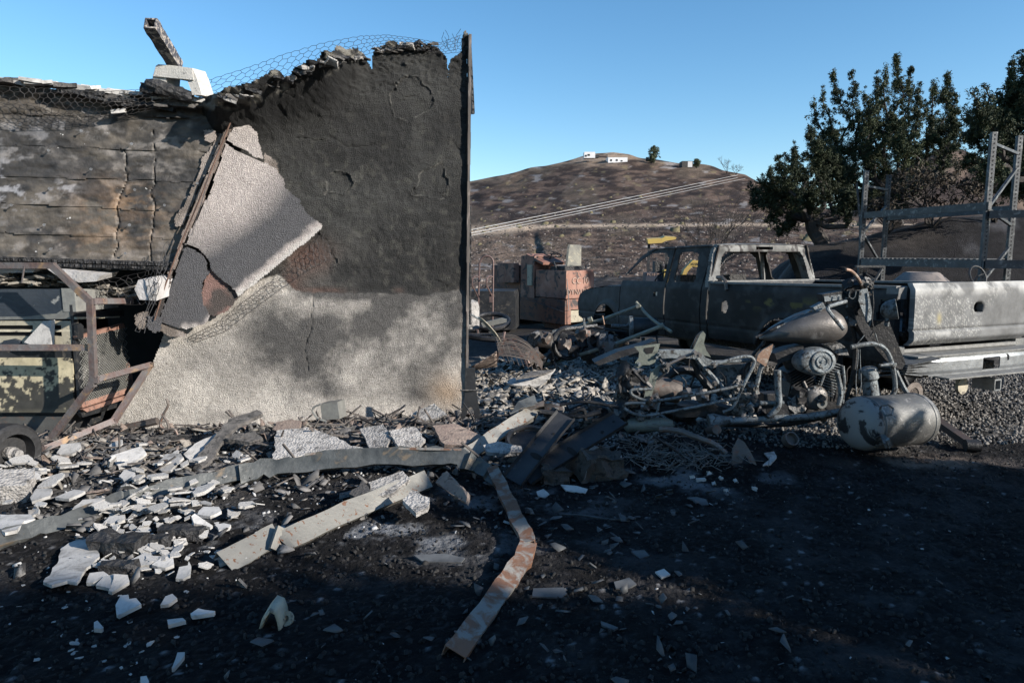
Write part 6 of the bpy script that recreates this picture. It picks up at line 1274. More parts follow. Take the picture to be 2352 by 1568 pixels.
PIECES = [
 ('largest white plaster sheet, torn and flat, at the lower left of the rubble', [(530,715),(560,780),(578,835),(500,900),(445,985),(390,975),(300,1000),(250,980),(300,920),(340,860),(350,790),(400,755)],0,.05),
 ('long pale plaster slab tilted on the heap left of the dark slab', [(640,250),(820,195),(850,235),(780,290),(690,325)],.1,-.35),
 ('wedge shaped white plaster piece resting on stucco slabs mid heap', [(915,285),(960,240),(1050,235),(1065,260),(990,335),(940,340)],-.1,-.25),
 ('ragged white plaster piece left of the channel, beside a thin one', [(175,490),(210,440),(300,440),(290,480),(185,515)],0,-.1),
 ('thin white plaster blade right of the ragged piece left of the channel', [(320,490),(430,445),(495,455),(400,500)],0,-.1),
 ('pointed white plaster piece touching the upper edge of the long channel', [(420,560),(480,505),(600,490),(610,500),(520,540)],.1,-.1),
 ('bright sunlit plaster piece at the left edge above the long channel', [(0,590),(180,590),(205,615),(140,630),(100,680),(30,695),(-20,660)],0,.05),
 ('notched white plaster piece lying alone on the dark ground', [(670,1115),(700,1060),(745,1055),(750,1080),(790,1075),(820,1110),(690,1175),(675,1165)],.05,-.1),
 ('white plaster piece with a raised spine, right of its twin, below the charred lumps', [(630,1030),(660,935),(740,940),(752,980),(650,1040)],.25,-.2),
 ('white plaster piece overlapped by the spined piece', [(555,1000),(600,950),(665,935),(640,1020)],-.05,-.15),
 ('long thin triangular white plaster shard on the dark ground', [(1105,1165),(1150,1135),(1248,1150),(1240,1160),(1115,1178)],0,-.1),
 ('small flat plaster bar below the triangular shard', [(970,1200),(1060,1190),(1078,1205),(975,1230)],0,-.15),
 ('small white plaster corner below the notched piece', [(545,1215),(565,1205),(600,1245),(590,1255),(545,1250)],.1,-.1),
 ('narrow upright white plaster shard near the bottom edge', [(997,1480),(1030,1390),(1072,1388),(1070,1410),(1010,1480)],.1,-.1),
 ('pale plaster scrap cut by the bottom edge', [(815,1530),(850,1525),(865,1560),(845,1600),(820,1590)],.1,0),
 ('white plaster piece with a horn, at the right of the chip scatter', [(1020,960),(1040,895),(1090,885),(1095,860),(1110,890),(1105,940),(1060,965)],.15,-.2),
 ('thick white plaster piece with a lit edge, mid scatter', [(1110,600),(1130,585),(1235,655),(1220,665),(1125,640)],.2,-.3),
 ('oval grey plaster piece in the upper right of the scatter', [(1145,590),(1180,545),(1270,545),(1285,570),(1220,600)],0,-.1),
 ('small oval plaster piece below the larger oval one', [(1245,650),(1300,640),(1340,650),(1330,665),(1270,685)],0,-.1),
 ('white plaster piece just above the large charred lump', [(745,710),(790,685),(868,685),(860,715),(800,735)],0,-.2),
 ('white plaster piece tucked under the low end of the rust spotted channel', [(1255,795),(1270,880),(1380,830),(1440,775),(1370,770),(1300,825)],-.1,-.2),
 ('white plaster piece right of the small charred lump', [(880,880),(950,830),(1005,840),(1010,880),(960,900)],.1,-.15),
 ('white plaster piece left of the one beside the small charred lump', [(745,860),(840,810),(890,830),(870,880),(780,890)],-.05,-.15),
 ('white plaster strip at the top left of the chip scatter', [(600,635),(640,600),(725,590),(725,620),(640,645)],0,-.15),
 ('small square plaster piece standing behind the strip', [(635,610),(640,555),(675,550),(690,600)],0,-.5),
 ('crumpled plaster piece at the foot of the chip scatter', [(930,1115),(960,1065),(1000,1050),(1028,1075),(980,1110)],.1,-.3),
 ('white plaster piece right of the largest sheet', [(500,985),(520,930),(600,920),(630,940),(540,985)],0,-.15),
 ('pale sunlit plaster slab beside the cage foot', [(330,245),(350,185),(465,172),(470,205),(420,240)],0,-.3),
 ('grey plaster slab leaning right of the wedge shaped piece', [(1065,240),(1130,180),(1260,120),(1310,125),(1210,185),(1160,260),(1110,285)],.1,-.3),
 ('flat plaster slab in front of the trailer wheel', [(170,325),(270,318),(272,340),(200,350)],0,-.1),
 ('pyramid shaped plaster piece in front of the trailer wheel', [(135,375),(185,338),(230,355),(238,385),(160,400)],.1,-.3),
 ('white plaster piece hidden behind the long channel right of the wheel', [(690,370),(720,330),(780,335),(785,365),(720,400)],0,-.2),
]
for k, (lab, L, tx, ty) in enumerate(PIECES):
    L = [((a*2.5263+k*0)/2.5263*1.0, b) for a, b in RZ(L)]
    mb, c = plate(L, .018 if k else .014, .035 if L[0][1] > 1185 else .075, tx, ty, seed=k); o = single('plaster_piece', mb, 'plaster', lab, 'plaster piece', smooth=False)
SL = [('speckled stucco slab lying flat in front of the wall, the largest', [(400,290),(560,272),(640,300),(720,325),(790,370),(860,382),(380,440)],0,-.22,'grimy_plaster'),
 ('speckled stucco slab right of the largest, with a torn notch', [(835,280),(960,258),(1000,330),(975,375),(890,385)],-.1,-.3,'grimy_plaster'),
 ('speckled stucco slab in the middle of the row before the wall', [(985,290),(1120,268),(1180,335),(1150,370),(1040,380)],.1,-.3,'grimy_plaster'),
 ('brownish stucco slab at the right of the row before the wall', [(1215,265),(1330,252),(1480,320),(1380,370),(1280,360)],.1,-.3,'brown_plaster'),
 ('upright grey stucco slab against the wall base at the right', [(1100,212),(1160,175),(1225,148),(1290,208),(1150,250)],-.2,-.9,'grimy_plaster'),
 ('thick stucco chunk standing under the channel bend', [(1230,560),(1290,500),(1400,610),(1390,668)],-.6,-.4,'brown_plaster'),
 ('light grey crumpled slab under the rust spotted channel', [(1060,650),(1110,600),(1200,640),(1190,690),(1130,720)],.0,-.2,'grimy_plaster'),
 ('brown boulder like stucco piece at the wall foot', [(378,285),(400,245),(480,228),(530,240),(520,275),(430,300)],0,-.6,'brown_plaster'),
 ('dark stucco strip curving across the heap at the left', [(-60,470),(70,330),(150,230),(300,180),(330,200),(200,260),(130,330),(60,440),(0,500)],.1,-.3,'dark_plaster'),
 ('grey slab over the dark strip below the wall', [(130,330),(290,290),(330,330),(260,350)],.1,-.3,'dark_plaster'),
 ('speckled slab between the channels at the heap centre', [(880,560),(1060,500),(1100,540),(1000,620),(890,640)],.1,-.3,'grimy_plaster'),
 ('torn grey slab left of the speckled centre slab', [(780,620),(850,545),(890,600),(860,650)],-.1,-.3,'dark_plaster'),
 ('grey roof slab below the curled channel', [(1480,365),(1560,345),(1680,370),(1690,400),(1600,410),(1500,400)],0,-.4,'grimy_plaster')]
for k, (lab, L, tx, ty, m) in enumerate(SL):
    mb, c = plate(RH(L), .03, .125, tx, ty, .006, 60+k); single('stucco_slab', mb, m, lab, 'stucco slab', smooth=False)
# charred lumps among the chips
for k,(lab,z,s) in enumerate([('large black charred lump of timber among the plaster chips',(690,765),(.26,.12,.09)),('long black charred lump right of the large one',(1060,695),(.22,.07,.06)),('small black charred lump below the large one',(690,893),(.16,.06,.05)),('small black charred lump between the two long ones',(905,745),(.14,.07,.05))]):
    u, v = RZ([z])[0]; c = onG(u, v, .04); mb = MB(); rock(mb, c, s, eul(.1,0,-.1+.1*k), k+5, .35, 4); single('charred_lump', mb, 'char', lab, 'charred lump', ang=25)
# shared meshes for the many small chips
rnd = random.Random(77); CH = []
for k in range(16):
    n = rnd.choice((4,5,5,6,7)); a0 = rnd.random()*6; P0 = [Vector((math.cos(a0+6.283*i/n+rnd.uniform(-.35,.35))*rnd.uniform(.6,1.1), math.sin(a0+6.283*i/n+rnd.uniform(-.35,.35))*rnd.uniform(.35,.8), 0)) for i in range(n)]; P = []
    for i in range(n):
        a, b = P0[i], P0[(i+1)%n]; P.append(a); P += [a.lerp(b,q)+Vector((rnd.gauss(0,.045),rnd.gauss(0,.045),0)) for q in ((.33,.66) if (a-b).length > .5 else (.5,))]
    mb = MB(); mb.prism(P, Vector((0,0,.22))); CH.append((mb, mb.data('plaster_chip', 'plaster', False)))
def put_chip(u, v, s, dz=.012, big=.5):
    c = onG(u, v, dz); o = bpy.data.objects.new('plaster_chip', rnd.choice(CH)[1]); C.objects.link(o); o.location = c; o.scale = (s,s,s*rnd.uniform(.5,1.1)); o.rotation_euler = (rnd.gauss(0,big*.5),rnd.gauss(0,big*.5)-.1,rnd.uniform(0,6.28))
    z = 0 if v > 1335 else (1 if v > 1155 and u > 225 else (2 if v > 1105 else 3))
    lab = ['small white plaster chip alone on the dark ground in front of the chip scatter','small white plaster chip in the dense scatter round the charred lumps','small white plaster chip along the long channel at the left','small white plaster chip on the grey rubble behind the long channel'][z]
    return tag(o, lab, 'plaster chip', ['chips on the dark foreground','chips round the charred lumps','chips along the long channel','chips on the rubble behind the long channel'][z])
cnt = 0
while cnt < 285:
    q = rnd.random()
    if q < .55: zx = rnd.gauss(860,190); zy = rnd.gauss(700,110); s = rnd.uniform(.018,.055)
    elif q < .88: zx = rnd.uniform(0,1500); zy = rnd.uniform(180,600); s = rnd.uniform(.02,.085)
    else: zx = rnd.gauss(800,400); zy = rnd.uniform(1000,1560); s = rnd.uniform(.006,.02)
    if not (0 < zx < 1700 and 150 < zy < 1590): continue
    u, v = RZ([(zx, zy)])[0]; p = G(u, v); put_chip(u, v, s, (.02+.02*rnd.random() if zy > 560 else .055+.03*rnd.random()) if zy < 1000 else .004, .55 if zy < 1000 else .25); cnt += 1
# ---------------- masses of small debris (uncountable) ----------------
def scatter(name, lab, N, fn, smin, smax, m, seed, flat=.35, dz=.3, pw=2.0, kind='chip'):
    rg = np.random.RandomState(seed); X, Y = fn(rg, N); N = len(X); Z = gh(X, Y); s = smin+(smax-smin)*rg.rand(N)**pw
    if kind == 'stick':
        T = np.array([(-1,-.05,-.05),(1,-.05,-.05),(1,.05,-.05),(-1,.05,-.05),(-1,0,.06),(1,0,.06)], float); Fc = np.array([(0,1,5,4),(2,3,4,5),(0,3,2,1)])
    else:
        k = 4; a = np.arange(k)/k*6.283+.4; g_ = .72 if flat > .4 else .93
        T = np.concatenate([np.stack([np.cos(a),np.sin(a),-flat*np.ones(k)],1), np.stack([np.cos(a)*g_,np.sin(a)*g_,flat*np.ones(k)],1)]); Fc = np.concatenate([np.array([(i,(i+1)%k,k+(i+1)%k,k+i) for i in range(k)]), np.array([(4,5,6,7)])])
    V = np.repeat(T[None], N, 0); 
    if kind != 'stick':
        q = .5+.8*rg.rand(N, 4, 1); q = np.concatenate([q, q*(.9+.15*rg.rand(N,4,1))], 1); V = V*np.concatenate([q, q, np.ones_like(q)], 2)*np.array([1,.58,1]); ja = rg.normal(0,.28,(N,4)); ja = np.concatenate([ja, ja], 1); V = np.stack([V[...,0]*np.cos(ja)-V[...,1]*np.sin(ja), V[...,0]*np.sin(ja)+V[...,1]*np.cos(ja), V[...,2]], -1)
    V = V*s[:,None,None]
    e = np.stack([rg.normal(0,.42,N), rg.normal(0,.42,N), rg.rand(N)*6.283], 1); cx,sx_2 = np.cos(e[:,0]),np.sin(e[:,0]); cy,sy_2 = np.cos(e[:,1]),np.sin(e[:,1]); cz,sz_2 = np.cos(e[:,2]),np.sin(e[:,2])
    R = np.zeros((N,3,3)); R[:,0,0]=cz*cy; R[:,0,1]=cz*sy_2*sx_2-sz_2*cx; R[:,0,2]=cz*sy_2*cx+sz_2*sx_2; R[:,1,0]=sz_2*cy; R[:,1,1]=sz_2*sy_2*sx_2+cz*cx; R[:,1,2]=sz_2*sy_2*cx-cz*sx_2; R[:,2,0]=-sy_2; R[:,2,1]=cy*sx_2; R[:,2,2]=cy*cx
    V = np.einsum('nij,nkj->nki', R, V) + np.stack([X,Y,Z+s*dz],1)[:,None,:]
    Q = (Fc[None]+ (np.arange(N)*len(T))[:,None,None]).reshape(-1,4); o = rawmesh(name, V.reshape(-1,3), Q, m, None, False); o['kind'] = 'stuff'; o['label'] = lab; return o
def heap(rg, N):
    X = rg.uniform(-4.3,1.1,N*3); Y = 6.45+.221*X-np.abs(rg.normal(0,.62,N*3))-.25*rg.rand(N*3); k = (vn(X*1.5,Y*1.5,5)+.3*rg.rand(N*3) > .5) & (Y > 2.9); return X[k][:N], Y[k][:N]
def midash(rg, N): X = rg.uniform(-.45,2.4,N*3); Y = rg.uniform(5.7,9.6,N*3); k = (X < 2.6-.1*(Y-6)) & (X < .34*Y+.1) & ((Y > 6.6) | (X > -.25)); return X[k][:N], Y[k][:N]
def gravr(rg, N): X = rg.uniform(.7,6.5,N*2); Y = rg.uniform(4.9,9,N*2); k = (Y > 4.95+.08*(X-2)+.25*vn(X*2,Y*2,4)); return X[k][:N], Y[k][:N]
def fore(rg, N): Y = 1.9+3.6*rg.rand(N*2)**1.2; X = rg.uniform(-1,1,N*2)*(Y*.78+.3); k = X > -99; return X[k][:N], Y[k][:N]
mat('pale_stone', (.27,.255,.235), (.16,.15,.14), (.38,.35,.32), scale=5, rough=.9, bump=0, thr=(.6,.7)); mat('dark_stone', (.011,.0105,.011), (.026,.0245,.024), (.07,.066,.062), scale=9, rough=.8, bump=0, thr=(.66,.74)); mat('white_flake', (.5,.5,.5), (.3,.3,.3), scale=6, rough=.9, bump=0); mat('ash_grey', (.22,.21,.205), (.10,.096,.092), (.025,.024,.024), scale=4, rough=.95, bump=0, thr=(.5,.6))
scatter('rubble', 'grey broken plaster and slate rubble heaped in front of the stucco wall', 11000, heap, .005, .09, 'ash_grey', 1, .07, .4, 4.2)
scatter('brown_rubble', 'brown and tan broken render in the rubble heap', 2600, heap, .006, .09, 'brown_plaster', 32, .08, .5, 4.2)
scatter('lath_splinters', 'grey lath splinters through the rubble heap', 900, heap, .02, .16, 'scorched_wood', 33, .1, .6, 2.5, 'stick')
scatter('pale_plaster_rubble', 'pale broken plaster flakes in the rubble heap', 4600, heap, .005, .10, 'pale_debris', 31, .07, .4, 4.4)
scatter('charred_rubble', 'black charred bits mixed through the rubble heap', 5000, heap, .006, .05, 'char', 2, .3, .5, 2.2)
def outer(rg, N): X = rg.uniform(-4.2,.8,N*3); Y = 5.6+.221*X-np.abs(rg.normal(0,.8,N*3)); k = (vn(X*1.9,Y*1.9,15)+.3*rg.rand(N*3) > .62) & (Y > 2.7); return X[k][:N], Y[k][:N]
scatter('scattered_rubble', 'grey and black broken bits thinning out over the dark ground', 2600, outer, .005, .07, 'ash_grey', 35, .1, .5, 3.5)
scatter('scattered_crumbs', 'white crumbs thinning out over the dark ground', 2600, outer, .003, .022, 'white_flake', 36, .3, .5, 2.5)
scatter('plaster_crumbs', 'white plaster crumbs over the rubble heap', 5000, heap, .004, .024, 'white_flake', 3, .4, .6, 2)
scatter('pale_rubble', 'pale broken ash and tile rubble on the sunlit ground beyond the wall end', 10000, midash, .006, .11, 'pale_debris', 4, .07, .5, 3.8)
scatter('white_ash_bits', 'white ash and plaster bits on the pale ground beyond the wall end', 3000, midash, .005, .05, 'white_flake', 41, .1, .5, 3)
scatter('charred_debris', 'dark charred bits on the pale ash beyond the wall end', 1800, midash, .012, .06, 'char', 5, .35, .5, 2)
scatter('gravel', 'grey gravel around the pickup and air tank', 15000, gravr, .007, .024, 'pale_stone', 6, .5, .5, 1.5)
scatter('dark_gravel', 'dark gravel between the lighter stones by the pickup', 8000, gravr, .007, .026, 'dark_stone', 7, .5, .5, 1.5)
scatter('black_gravel', 'black burnt gravel across the shaded foreground', 14000, fore, .004, .018, 'dark_stone', 8, .5, .4, 2.2)
scatter('ash_flakes', 'small white ash flakes on the black foreground', 420, fore, .002, .014, 'white_flake', 9, .12, .5, 3)
scatter('grey_flakes', 'blue grey roof flakes on the black foreground', 330, lambda rg,N: (rg.normal(.4,.7,N), rg.uniform(2.1,4.4,N)), .005, .05, mat('flake_grey',(.12,.125,.13),(.05,.052,.056),scale=8,rough=.6,bump=0), 10, .08, .6, 2.4)
# ---------------- scrap right of the wall and at the middle ----------------
def tubes(nm, lab, cat, Ls, r_, m, Y=5.6, sm=True, n=7, **k):
    mb = MB()
    for L in Ls:
        P = [W(p[0],p[1],p[2] if len(p) > 2 else Y) for p in L]; mb.tube(smooth(P) if sm and len(P) > 2 else P, r_, n)
    return single(nm, mb, m, lab, cat, **k)
mat('pole_olive', (.26,.26,.2), (.2,.2,.17), (.34,.33,.29), scale=8, rough=.6, bump=.3, bscale=40)
lf = thing('lift_frame', 'olive tube frame of two long poles and a bent crossbar over the far scrap', 'tube frame', W(1400,790,8.3))
for nm, L, r_ in (('pole',[(1249,838,8.7),(1400,795,8.3),(1519,749,8.0)],.024),('pole',[(1270,762,8.9),(1380,735,8.7),(1466,703,8.5)],.022),('crossbar',[(1461,694,8.5),(1470,704,8.45),(1488,724,8.3),(1510,742,8.1),(1543,762,7.9)],.019)):
    mb = MB(); mb.tube(smooth([W(*p) for p in L]) if nm == 'crossbar' else [W(*p) for p in L], r_, 9); obj(nm, mb, 'pole_olive', lf)
for p in ((1357,735,8.72),(1384,799,8.32),(1468,706,8.45),(1521,750,8.0)): mb = MB(); mb.lathe(W(*p)-Vector((.03,0,0)),(1,-.3,.4),[(0,.034),(.05,.034)],10); obj('collar', mb, 'pole_olive', lf)
YW = 8.5
w2 = thing('engine_wreck', 'collapsed burnt engine and frame wreck under the olive poles', 'engine wreck', W(1300,830,YW))
def e2(nm, L, r_, m, Y=YW, **k): return mt(nm, L, r_, m, Y, par=w2, **k)
e2('frame_rail', [(1243,785),(1260,770),(1290,757),(1330,752),(1372,747)], .022, 'melted', rough=.004); e2('frame_rail', [(1360,748),(1400,757),(1440,762)], .016, 'moto_dark'); e2('frame_rail', [(1404,748),(1440,748),(1446,742)], .025, 'moto_pale'); e2('frame_rail', [(1310,765),(1360,770),(1420,770)], .014, 'moto_dark')
e2('lever', [(1233,770),(1258,790),(1270,810),(1274,835),(1287,858)], .018, 'moto_tank'); e2('upright_rod', [(1340,762),(1341,730),(1343,748)], .012, 'moto_pale'); e2('upright_rod', [(1355,782),(1352,758)], .03, 'melted'); e2('upright_rod', [(1384,725),(1388,745)], .01, 'tan_metal', sm=False)
mb = MB(); mb.torus(W(1305,788,YW),(.2,-1,.1),.19,.03,30,8); mb.rough(.008,14); obj('wheel_rim', mb, 'moto_dark', w2)
mb = MB(); mb.lathe(W(1448,752,YW-.1),(1,-.1,.05),[(0,.02),(.02,.115),(.05,.12),(.30,.115),(.33,.10),(.34,.04),(.42,.04)],20); obj('starter_drum', mb, 'moto_dark', w2); mb = MB(); mb.lathe(W(1446,750,YW-.1),(1,-.1,.05),[(0,.07),(.0,.135),(.04,.135),(.04,.07)],20); obj('clamp_ring', mb, 'moto_pale', w2)
e2('strut', [(1477,775),(1479,795)], .03, 'moto_pale', sm=False); e2('strut', [(1508,770),(1510,792)], .015, 'moto_pale', sm=False)
rnd = random.Random(9)
for k in range(34): lump('casting', rnd.uniform(1205,1400), rnd.uniform(765,835), YW+rnd.uniform(-.3,.3), (rnd.uniform(.08,.22),.12,rnd.uniform(.06,.16)), k+90, rnd.choice(['moto_dark','moto_dark','melted','scorched_steel']), par=w2, amp=.6)
mb = MB(); mb.lathe(W(1372,788,YW-.1),(1,-.3,0),[(0,.05),(.04,.12),(.10,.125),(.13,.09),(.15,.12),(.2,.1)],18); obj('gear_drum', mb, 'melted', w2)
mb = MB(); mb.lathe(W(1222,782,YW-.1),(1,-.2,-.1),[(0,.07),(.25,.07),(.26,.04)],14); obj('cylinder', mb, 'moto_tank', w2)
for k in range(22): mb = MB(); t = k/21; mb.box(W(1392+50*t,772+16*t,YW-.12),(.022,.03,.03)); obj('chain_link', mb, 'scorched_steel', w2, smooth=False)
mp('long_fender', [(1365,832),(1420,808),(1470,795),(1508,782),(1511,790),(1480,805),(1430,820),(1375,838)], .25, 'moto_dark', 7.2, par=w2, rough=.01)
# wire basket, tub, tray, hoop
bk_ = thing('wire_basket', 'crushed round wire basket lying in the ash right of the wall end', 'wire basket', W(1200,850,8.0))
mb = MB(); r = random.Random(4)
for k in range(17):
    t = k/16; L = [(1138+8*t,775+46*t-6*t*t),(1175+6*t,770+50*t),(1215+12*t,790+42*t),(1247-2*t,832+16*t)]; mb.tube(smooth([W(a,b+r.uniform(-1,1),8.1-.5*t) for a,b in L]), .005, 4, cap=False)
for k in range(9):
    t = k/8; L = [(1140+100*t,776+54*t),(1150+92*t,806+36*t),(1160+86*t,830+25*t)]; mb.tube([W(a,b,8.05-.25*i) for i,(a,b) in enumerate(L)], .005, 4, cap=False)
obj('basket_wire', mb, 'scorched_steel', bk_, smooth=False)
t = thing('metal_tub', 'brown curved metal tub resting against the wall end', 'metal tub', W(1110,848,8.2)); mb = MB()
secs = []
for k in range(9):
    a = k/8; u = 1082+58*a; secs.append([W(u, 838-28*a**1.5, 8.4-.2*a), W(u+2, 850-8*a, 8.2), W(u+1, 842-34*a**1.2, 7.9)])
mb.loft(secs, closed=False, cap=False); tt = obj('tub_shell', mb, 'brown_plaster', t); md = tt.modifiers.new('thick','SOLIDIFY'); md.thickness = .012
tubes('bent_rod', 'dark inverted V shaped rod standing over the wire basket', 'bent rod', [[(1137,835,8.2),(1148,800,8.1),(1157,781,8.1),(1168,780,8.1),(1180,790,8.0),(1200,818,7.9),(1210,838,7.8)],[(1159,762,8.2),(1154,785,8.15)]], .018, 'rust_tube')
mb, c = plate([(1163,880),(1175,868),(1245,862),(1276,846),(1262,868),(1243,886),(1190,885)], .02, .12, .1, -.5, .004, 3); single('pale_tray', mb, 'plaster', 'pale speckled tray shaped casting lying in the sunlit ash', 'tray', smooth=False)
mb, c = plate([(1185,868),(1250,858),(1272,848),(1220,852)], .02, .20, .1, -.1, .003, 3); single('tray_lid', mb, 'dark_plaster', 'dark lid strip above the pale tray in the ash', 'lid', smooth=False)
mb = MB(); mb.lathe(W(1078,688,9.6)-Vector((0,0,.4)),(0,0,1),[(0,.14),(.3,.14),(.37,.12),(.4,.05)],18); single('gas_bottle', mb, 'grimy_plaster', 'pale round topped gas bottle half hidden by the wall corner', 'gas bottle')
mb = MB(); mb.torus(W(1128,738,10),(0,-.35,1),.26,.035,28,8); single('tyre_hoop', mb, 'moto_dark', 'dark round hoop lying below the hand truck', 'hoop')
mb = MB(); P = [W(a,b,9.4) for a,b in [(1105,742),(1152,730),(1164,733),(1164,740),(1110,752)]]; mb.prism(P, Vector((0,.05,0))); single('slotted_angle', mb, 'bare_grey', 'short slotted steel angle resting on the hoop', 'steel angle', smooth=False)
mb = MB(); secs = [[W(u,v,8.9), W(u+w_,v+h_,8.8)] for u,v,w_,h_ in [(1098,727,10,4),(1112,742,10,2),(1128,760,10,2),(1142,778,8,2),(1150,792,6,2)]]; mb.loft(secs, closed=False, cap=False); o = single('pale_strip', mb, 'gen_pale', 'pale curved metal strip running down from the hoop', 'metal strip'); md = o.modifiers.new('t','SOLIDIFY'); md.thickness = .01
tubes('scrap_rod', 'thin pale rod leaning by the gas bottle', 'rod', [[(1082,722,9),(1118,742,9.2)]], .014, 'moto_pale', sm=False)
tubes('scrap_rod', 'thick dark pipe stub beside the wall corner above the tub', 'pipe', [[(1075,772,8.6),(1110,778,8.5),(1138,780,8.5)]], .035, 'moto_dark', sm=False)
tubes('bracket_bars', 'black bent bar linkage in front of the pale ash', 'bar linkage', [[(1178,915),(1180,928),(1200,932),(1240,936),(1262,940)],[(1180,926),(1210,915),(1222,918),(1226,935)],[(1262,940),(1290,925),(1300,922),(1305,940),(1345,925),(1352,928),(1356,945)]], .014, 'moto_dark', 5.9, sm=False)
# metal box by the wall foot, pipe, hook, bracket
bx_ = thing('metal_box', 'small dented grey metal box with rivet holes at the foot of the wall', 'metal box', W(755,963,5.6)); mb = MB(); P = [W(a,b,5.62) for a,b in [(735,928),(775,923),(780,962),(740,965)]]; mb.prism(P, Vector((.03,.12,0))); mb.rough(.003,9); obj('box_face', mb, 'bare_grey', bx_, ang=20)
mb = MB(); mb.tube(smooth([W(a,b,5.58) for a,b in [(737,928),(722,935),(718,945),(730,960),(750,968)]]), .009, 5); obj('wire_bail', mb, 'bare_grey', bx_)
tubes('steel_pipe', 'thick grey pipe lying at the wall foot with a forked end', 'pipe', [[(235,998,5.45),(300,980,5.45),(362,966,5.45)]], .032, 'scorched_steel', sm=False)
tubes('bent_hook', 'twisted grey hook standing beside the pipe fork', 'hook', [[(382,915),(386,930),(376,950),(368,975),(380,985),(400,985),(408,998)],[(372,950),(384,968),(388,985)]], .010, 'scorched_steel', 5.3)
for k,(lab,c_) in enumerate([('pale cast bracket with a bolt eye lying on the dark foreground',(635,1410))]):
    c = onG(*c_, .0); t = thing('cast_bracket', lab, 'bracket', c); 
    mb = MB(); a_ = og([(605,1428,.01),(612,1405,.06),(628,1385,.10),(645,1392,.09),(652,1412,.04),(655,1430,.015)]); secs = [[p+Vector((0,-.05,0)), p+Vector((0,.05,.01))] for p in a_]; mb.loft(secs, closed=False, cap=False); o = obj('bracket_body', mb, 'gen_pale', t); md = o.modifiers.new('t','SOLIDIFY'); md.thickness = .012
    mb = MB(); mb.lathe(onG(660,1420,.02),(-.2,-1,.6),[(0,.03),(.012,.03),(.012,.012),(0,.012)],14); obj('bolt_eye', mb, 'gen_pale', t)
mat('dark_concrete', (.06,.052,.046), (.11,.095,.083), (.03,.028,.027), scale=7, rough=.9, bump=1, bscale=50, bdist=.02)
# concrete block, hose, nails, shell, cans near the motorcycle
mb = MB(); rock(mb, onG(1372,1066,.08), (.32,.24,.15), eul(.1,.1,.35), 12, .5, 5); single('broken_concrete', mb, 'dark_concrete', 'rough dark concrete block under the right steel panel', 'concrete block', ang=30)
mb = MB(); rock(mb, onG(1272,1088,.05), (.2,.16,.1), eul(0,.2,.3), 14, .5, 4); single('broken_concrete', mb, 'dark_concrete', 'smaller dark concrete block left of the rough one', 'concrete block', ang=30)
mb = MB(); P = smooth(og([(1515,985,.13),(1560,990,.16),(1600,1004,.16),(1640,1020,.12),(1668,1042,.06)])); mb.tube(P, .022, 8); mb.rough(.006,20); single('burnt_hose', mb, 'scorched_steel', 'burnt rubber hose arching over the nail heap', 'hose')
def nails(rg, N): return rg.normal(1.17,.22,N), rg.normal(4.62,.13,N)
o = scatter('nail_heap', 'heap of loose burnt nails in front of the motorcycle', 420, nails, .03, .055, mat('nail_steel',(.28,.27,.25),(.15,.145,.14),scale=9,rough=.5,metal=.4,bump=0), 12, .1, 2.2, 1, 'stick')
mb, c = plate([(1680,1065),(1682,1030),(1695,1005),(1710,1015),(1728,1045),(1738,1068),(1722,1060),(1712,1045),(1704,1062)], .006, .12, -.2, -2.2, .002, 5); single('bent_shell', mb, 'scorched_steel', 'thin curved metal shell standing right of the nail heap', 'metal shell', smooth=False)
mb = MB(); mb.lathe(onG(1810,1012,.05),(.2,-.9,.6),[(0,.055),(.06,.055),(.06,.045),(.02,.045)],18); single('pipe_clamp', mb, 'scorched_steel', 'dark ring clamp in front of the silencer', 'ring clamp')
mb = MB(); mb.lathe(onG(1628,988,.08),(.1,-1,.3),[(0,.03),(.16,.035),(.16,.02)],12); single('socket_tube', mb, 'scorched_steel', 'short rusty tube end above the nail heap', 'tube')
for k,(lab,L) in enumerate([('thin grey shard lying on the dark gravel right of the concrete',[(1578,1142),(1600,1140),(1622,1146),(1628,1158),(1612,1160),(1600,1150)]),('pale curled flake in front of the bent shell',[(1755,1040),(1778,1036),(1784,1050),(1770,1066),(1752,1068),(1768,1054)]),('pale flat plaster board piece in front of the dark panels',[(1288,1112),(1325,1115),(1350,1122),(1345,1132),(1300,1125)]),('white plaster piece below the dark panels',[(1232,1128),(1248,1122),(1262,1134),(1252,1142),(1236,1138)]),('long grey board scrap right of the rusty channel end',[(1225,1350),(1295,1348),(1302,1362),(1290,1372),(1222,1368)]),('grey flake cluster piece on the black gravel',[(1410,1335),(1445,1325),(1462,1340),(1440,1352),(1415,1350)]),('thin grey scrap on the black gravel nearest the bottom right',[(1380,1425),(1400,1432),(1420,1440),(1410,1446),(1382,1434)]),('blue grey flake above the flake cluster',[(1450,1265),(1480,1262),(1492,1275),(1470,1282)]),('flat grey board between the channels on the dark ground',[(950,1274),(1020,1270),(1068,1280),(1060,1290),(970,1288)]),('white torn flake far right of the board scrap',[(1505,1312),(1525,1305),(1540,1318),(1520,1326)])]):
    mb, c = plate(L, .008, .015, .05, -.15, .002, 90+k); single('flat_scrap', mb, ['flake_grey','plaster','plaster','plaster','flake_grey','flake_grey','flake_grey','flake_grey','flake_grey','plaster'][k], lab, 'scrap piece', smooth=False)
for k in range(8):
    u, v = [(1610,1102),(1640,1112),(1668,1128),(1733,1122),(1628,1088),(1655,1100),(1590,1095),(1690,1105)][k]; mb = MB(); rock(mb, onG(u,v,.008), (.03+.03*(k==0),.025,.022), eul(k,k,k), k, .4, 2); o = single('white_crumb', mb, 'plaster', 'small white crumb on the dark gravel in front of the nail heap', 'crumb', 'white crumbs in front of the nail heap', ang=30)
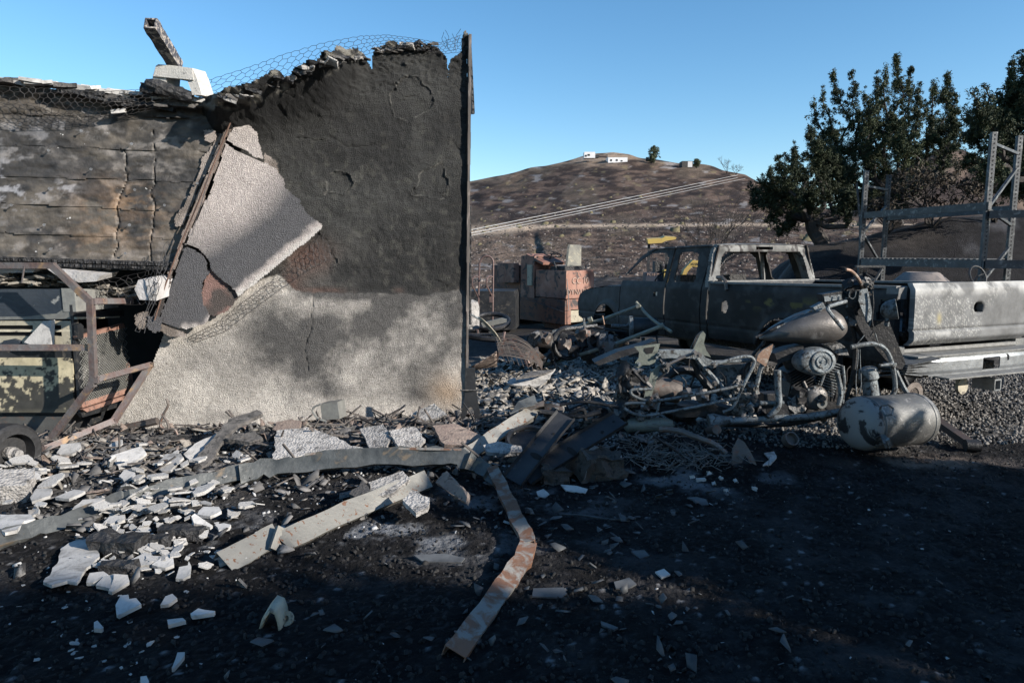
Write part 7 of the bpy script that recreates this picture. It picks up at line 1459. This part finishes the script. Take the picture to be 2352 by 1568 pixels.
tubes('twig', 'thin pale burnt twig on the dark gravel', 'twig', [[(u,v,G(u,v,.01).y) for u,v in [(1290,1180),(1340,1183),(1400,1192),(1440,1190),(1470,1186)]]], .006, 'flake_grey')
st = thing('hydraulic_strut', 'dark brown strut with a round clevis end lying right of the air tank', 'strut', onG(2190,1000))
mb = MB(); a_ = onG(2135,955,.16); b_ = onG(2232,1022,.05); mb.bar(a_, b_, .07, .05); obj('strut_body', mb, mat('dark_rust',(.06,.04,.035),(.035,.03,.03),scale=6,rough=.6,bump=.3), st, smooth=False)
mb = MB(); mb.lathe(b_-Vector((.05,0,0)),(1,-.2,0),[(0,.045),(.1,.045)],14); obj('clevis', mb, 'moto_dark', st)
rnd = random.Random(31)
Ls = [[(1240,945),(1330,955),(1380,945)],[(1285,930),(1345,922),(1420,935)],[(1230,1000),(1330,940),(1345,965)],[(1360,965),(1440,955),(1500,985)],[(1400,930),(1430,975),(1460,1000)],[(1500,1000),(1560,1040),(1600,1070)]]
for k, L in enumerate(Ls): tubes('scrap_tube', ['crossed dark tube leftmost in the scrap behind the steel panels','thin dark tube topmost in the scrap behind the steel panels','long dark tube running under the left steel panel','dark tube below the motorcycle tail','short dark rod at the motorcycle tail','dark rod sloping over the nail heap'][k], 'tube', [[(u,v,5.25) for u,v in L]] if k < 5 else [[(u,v,4.6) for u,v in L]], [.02,.012,.018,.014,.012,.008][k], 'moto_dark')
for k in range(16):
    u = rnd.uniform(1225,1440); v = rnd.uniform(925,1010); mb = MB(); rock(mb, W(u,v,5.35+rnd.uniform(-.1,.2)), (rnd.uniform(.08,.2),.1,rnd.uniform(.04,.1)), eul(rnd.uniform(-.4,.4),rnd.uniform(-.4,.4),k), k, .4, 2); single('scrap_lump', mb, rnd.choice(['moto_dark','scorched_steel','melted','char']), 'burnt metal lump in the scrap between the steel panels and motorcycle', 'scrap lump', 'burnt lumps behind the steel panels', ang=30)
mb = MB(); c = onG(1215,1010,.12); mb.torus(c,(0,-.4,1),.16,.02,28,6); mb.lathe(c-Vector((0,0,.03)),(0,-.4,1),[(0,.15),(.01,.15)],24); single('round_pan', mb, 'moto_dark', 'dark round pan under the left steel panel', 'pan')
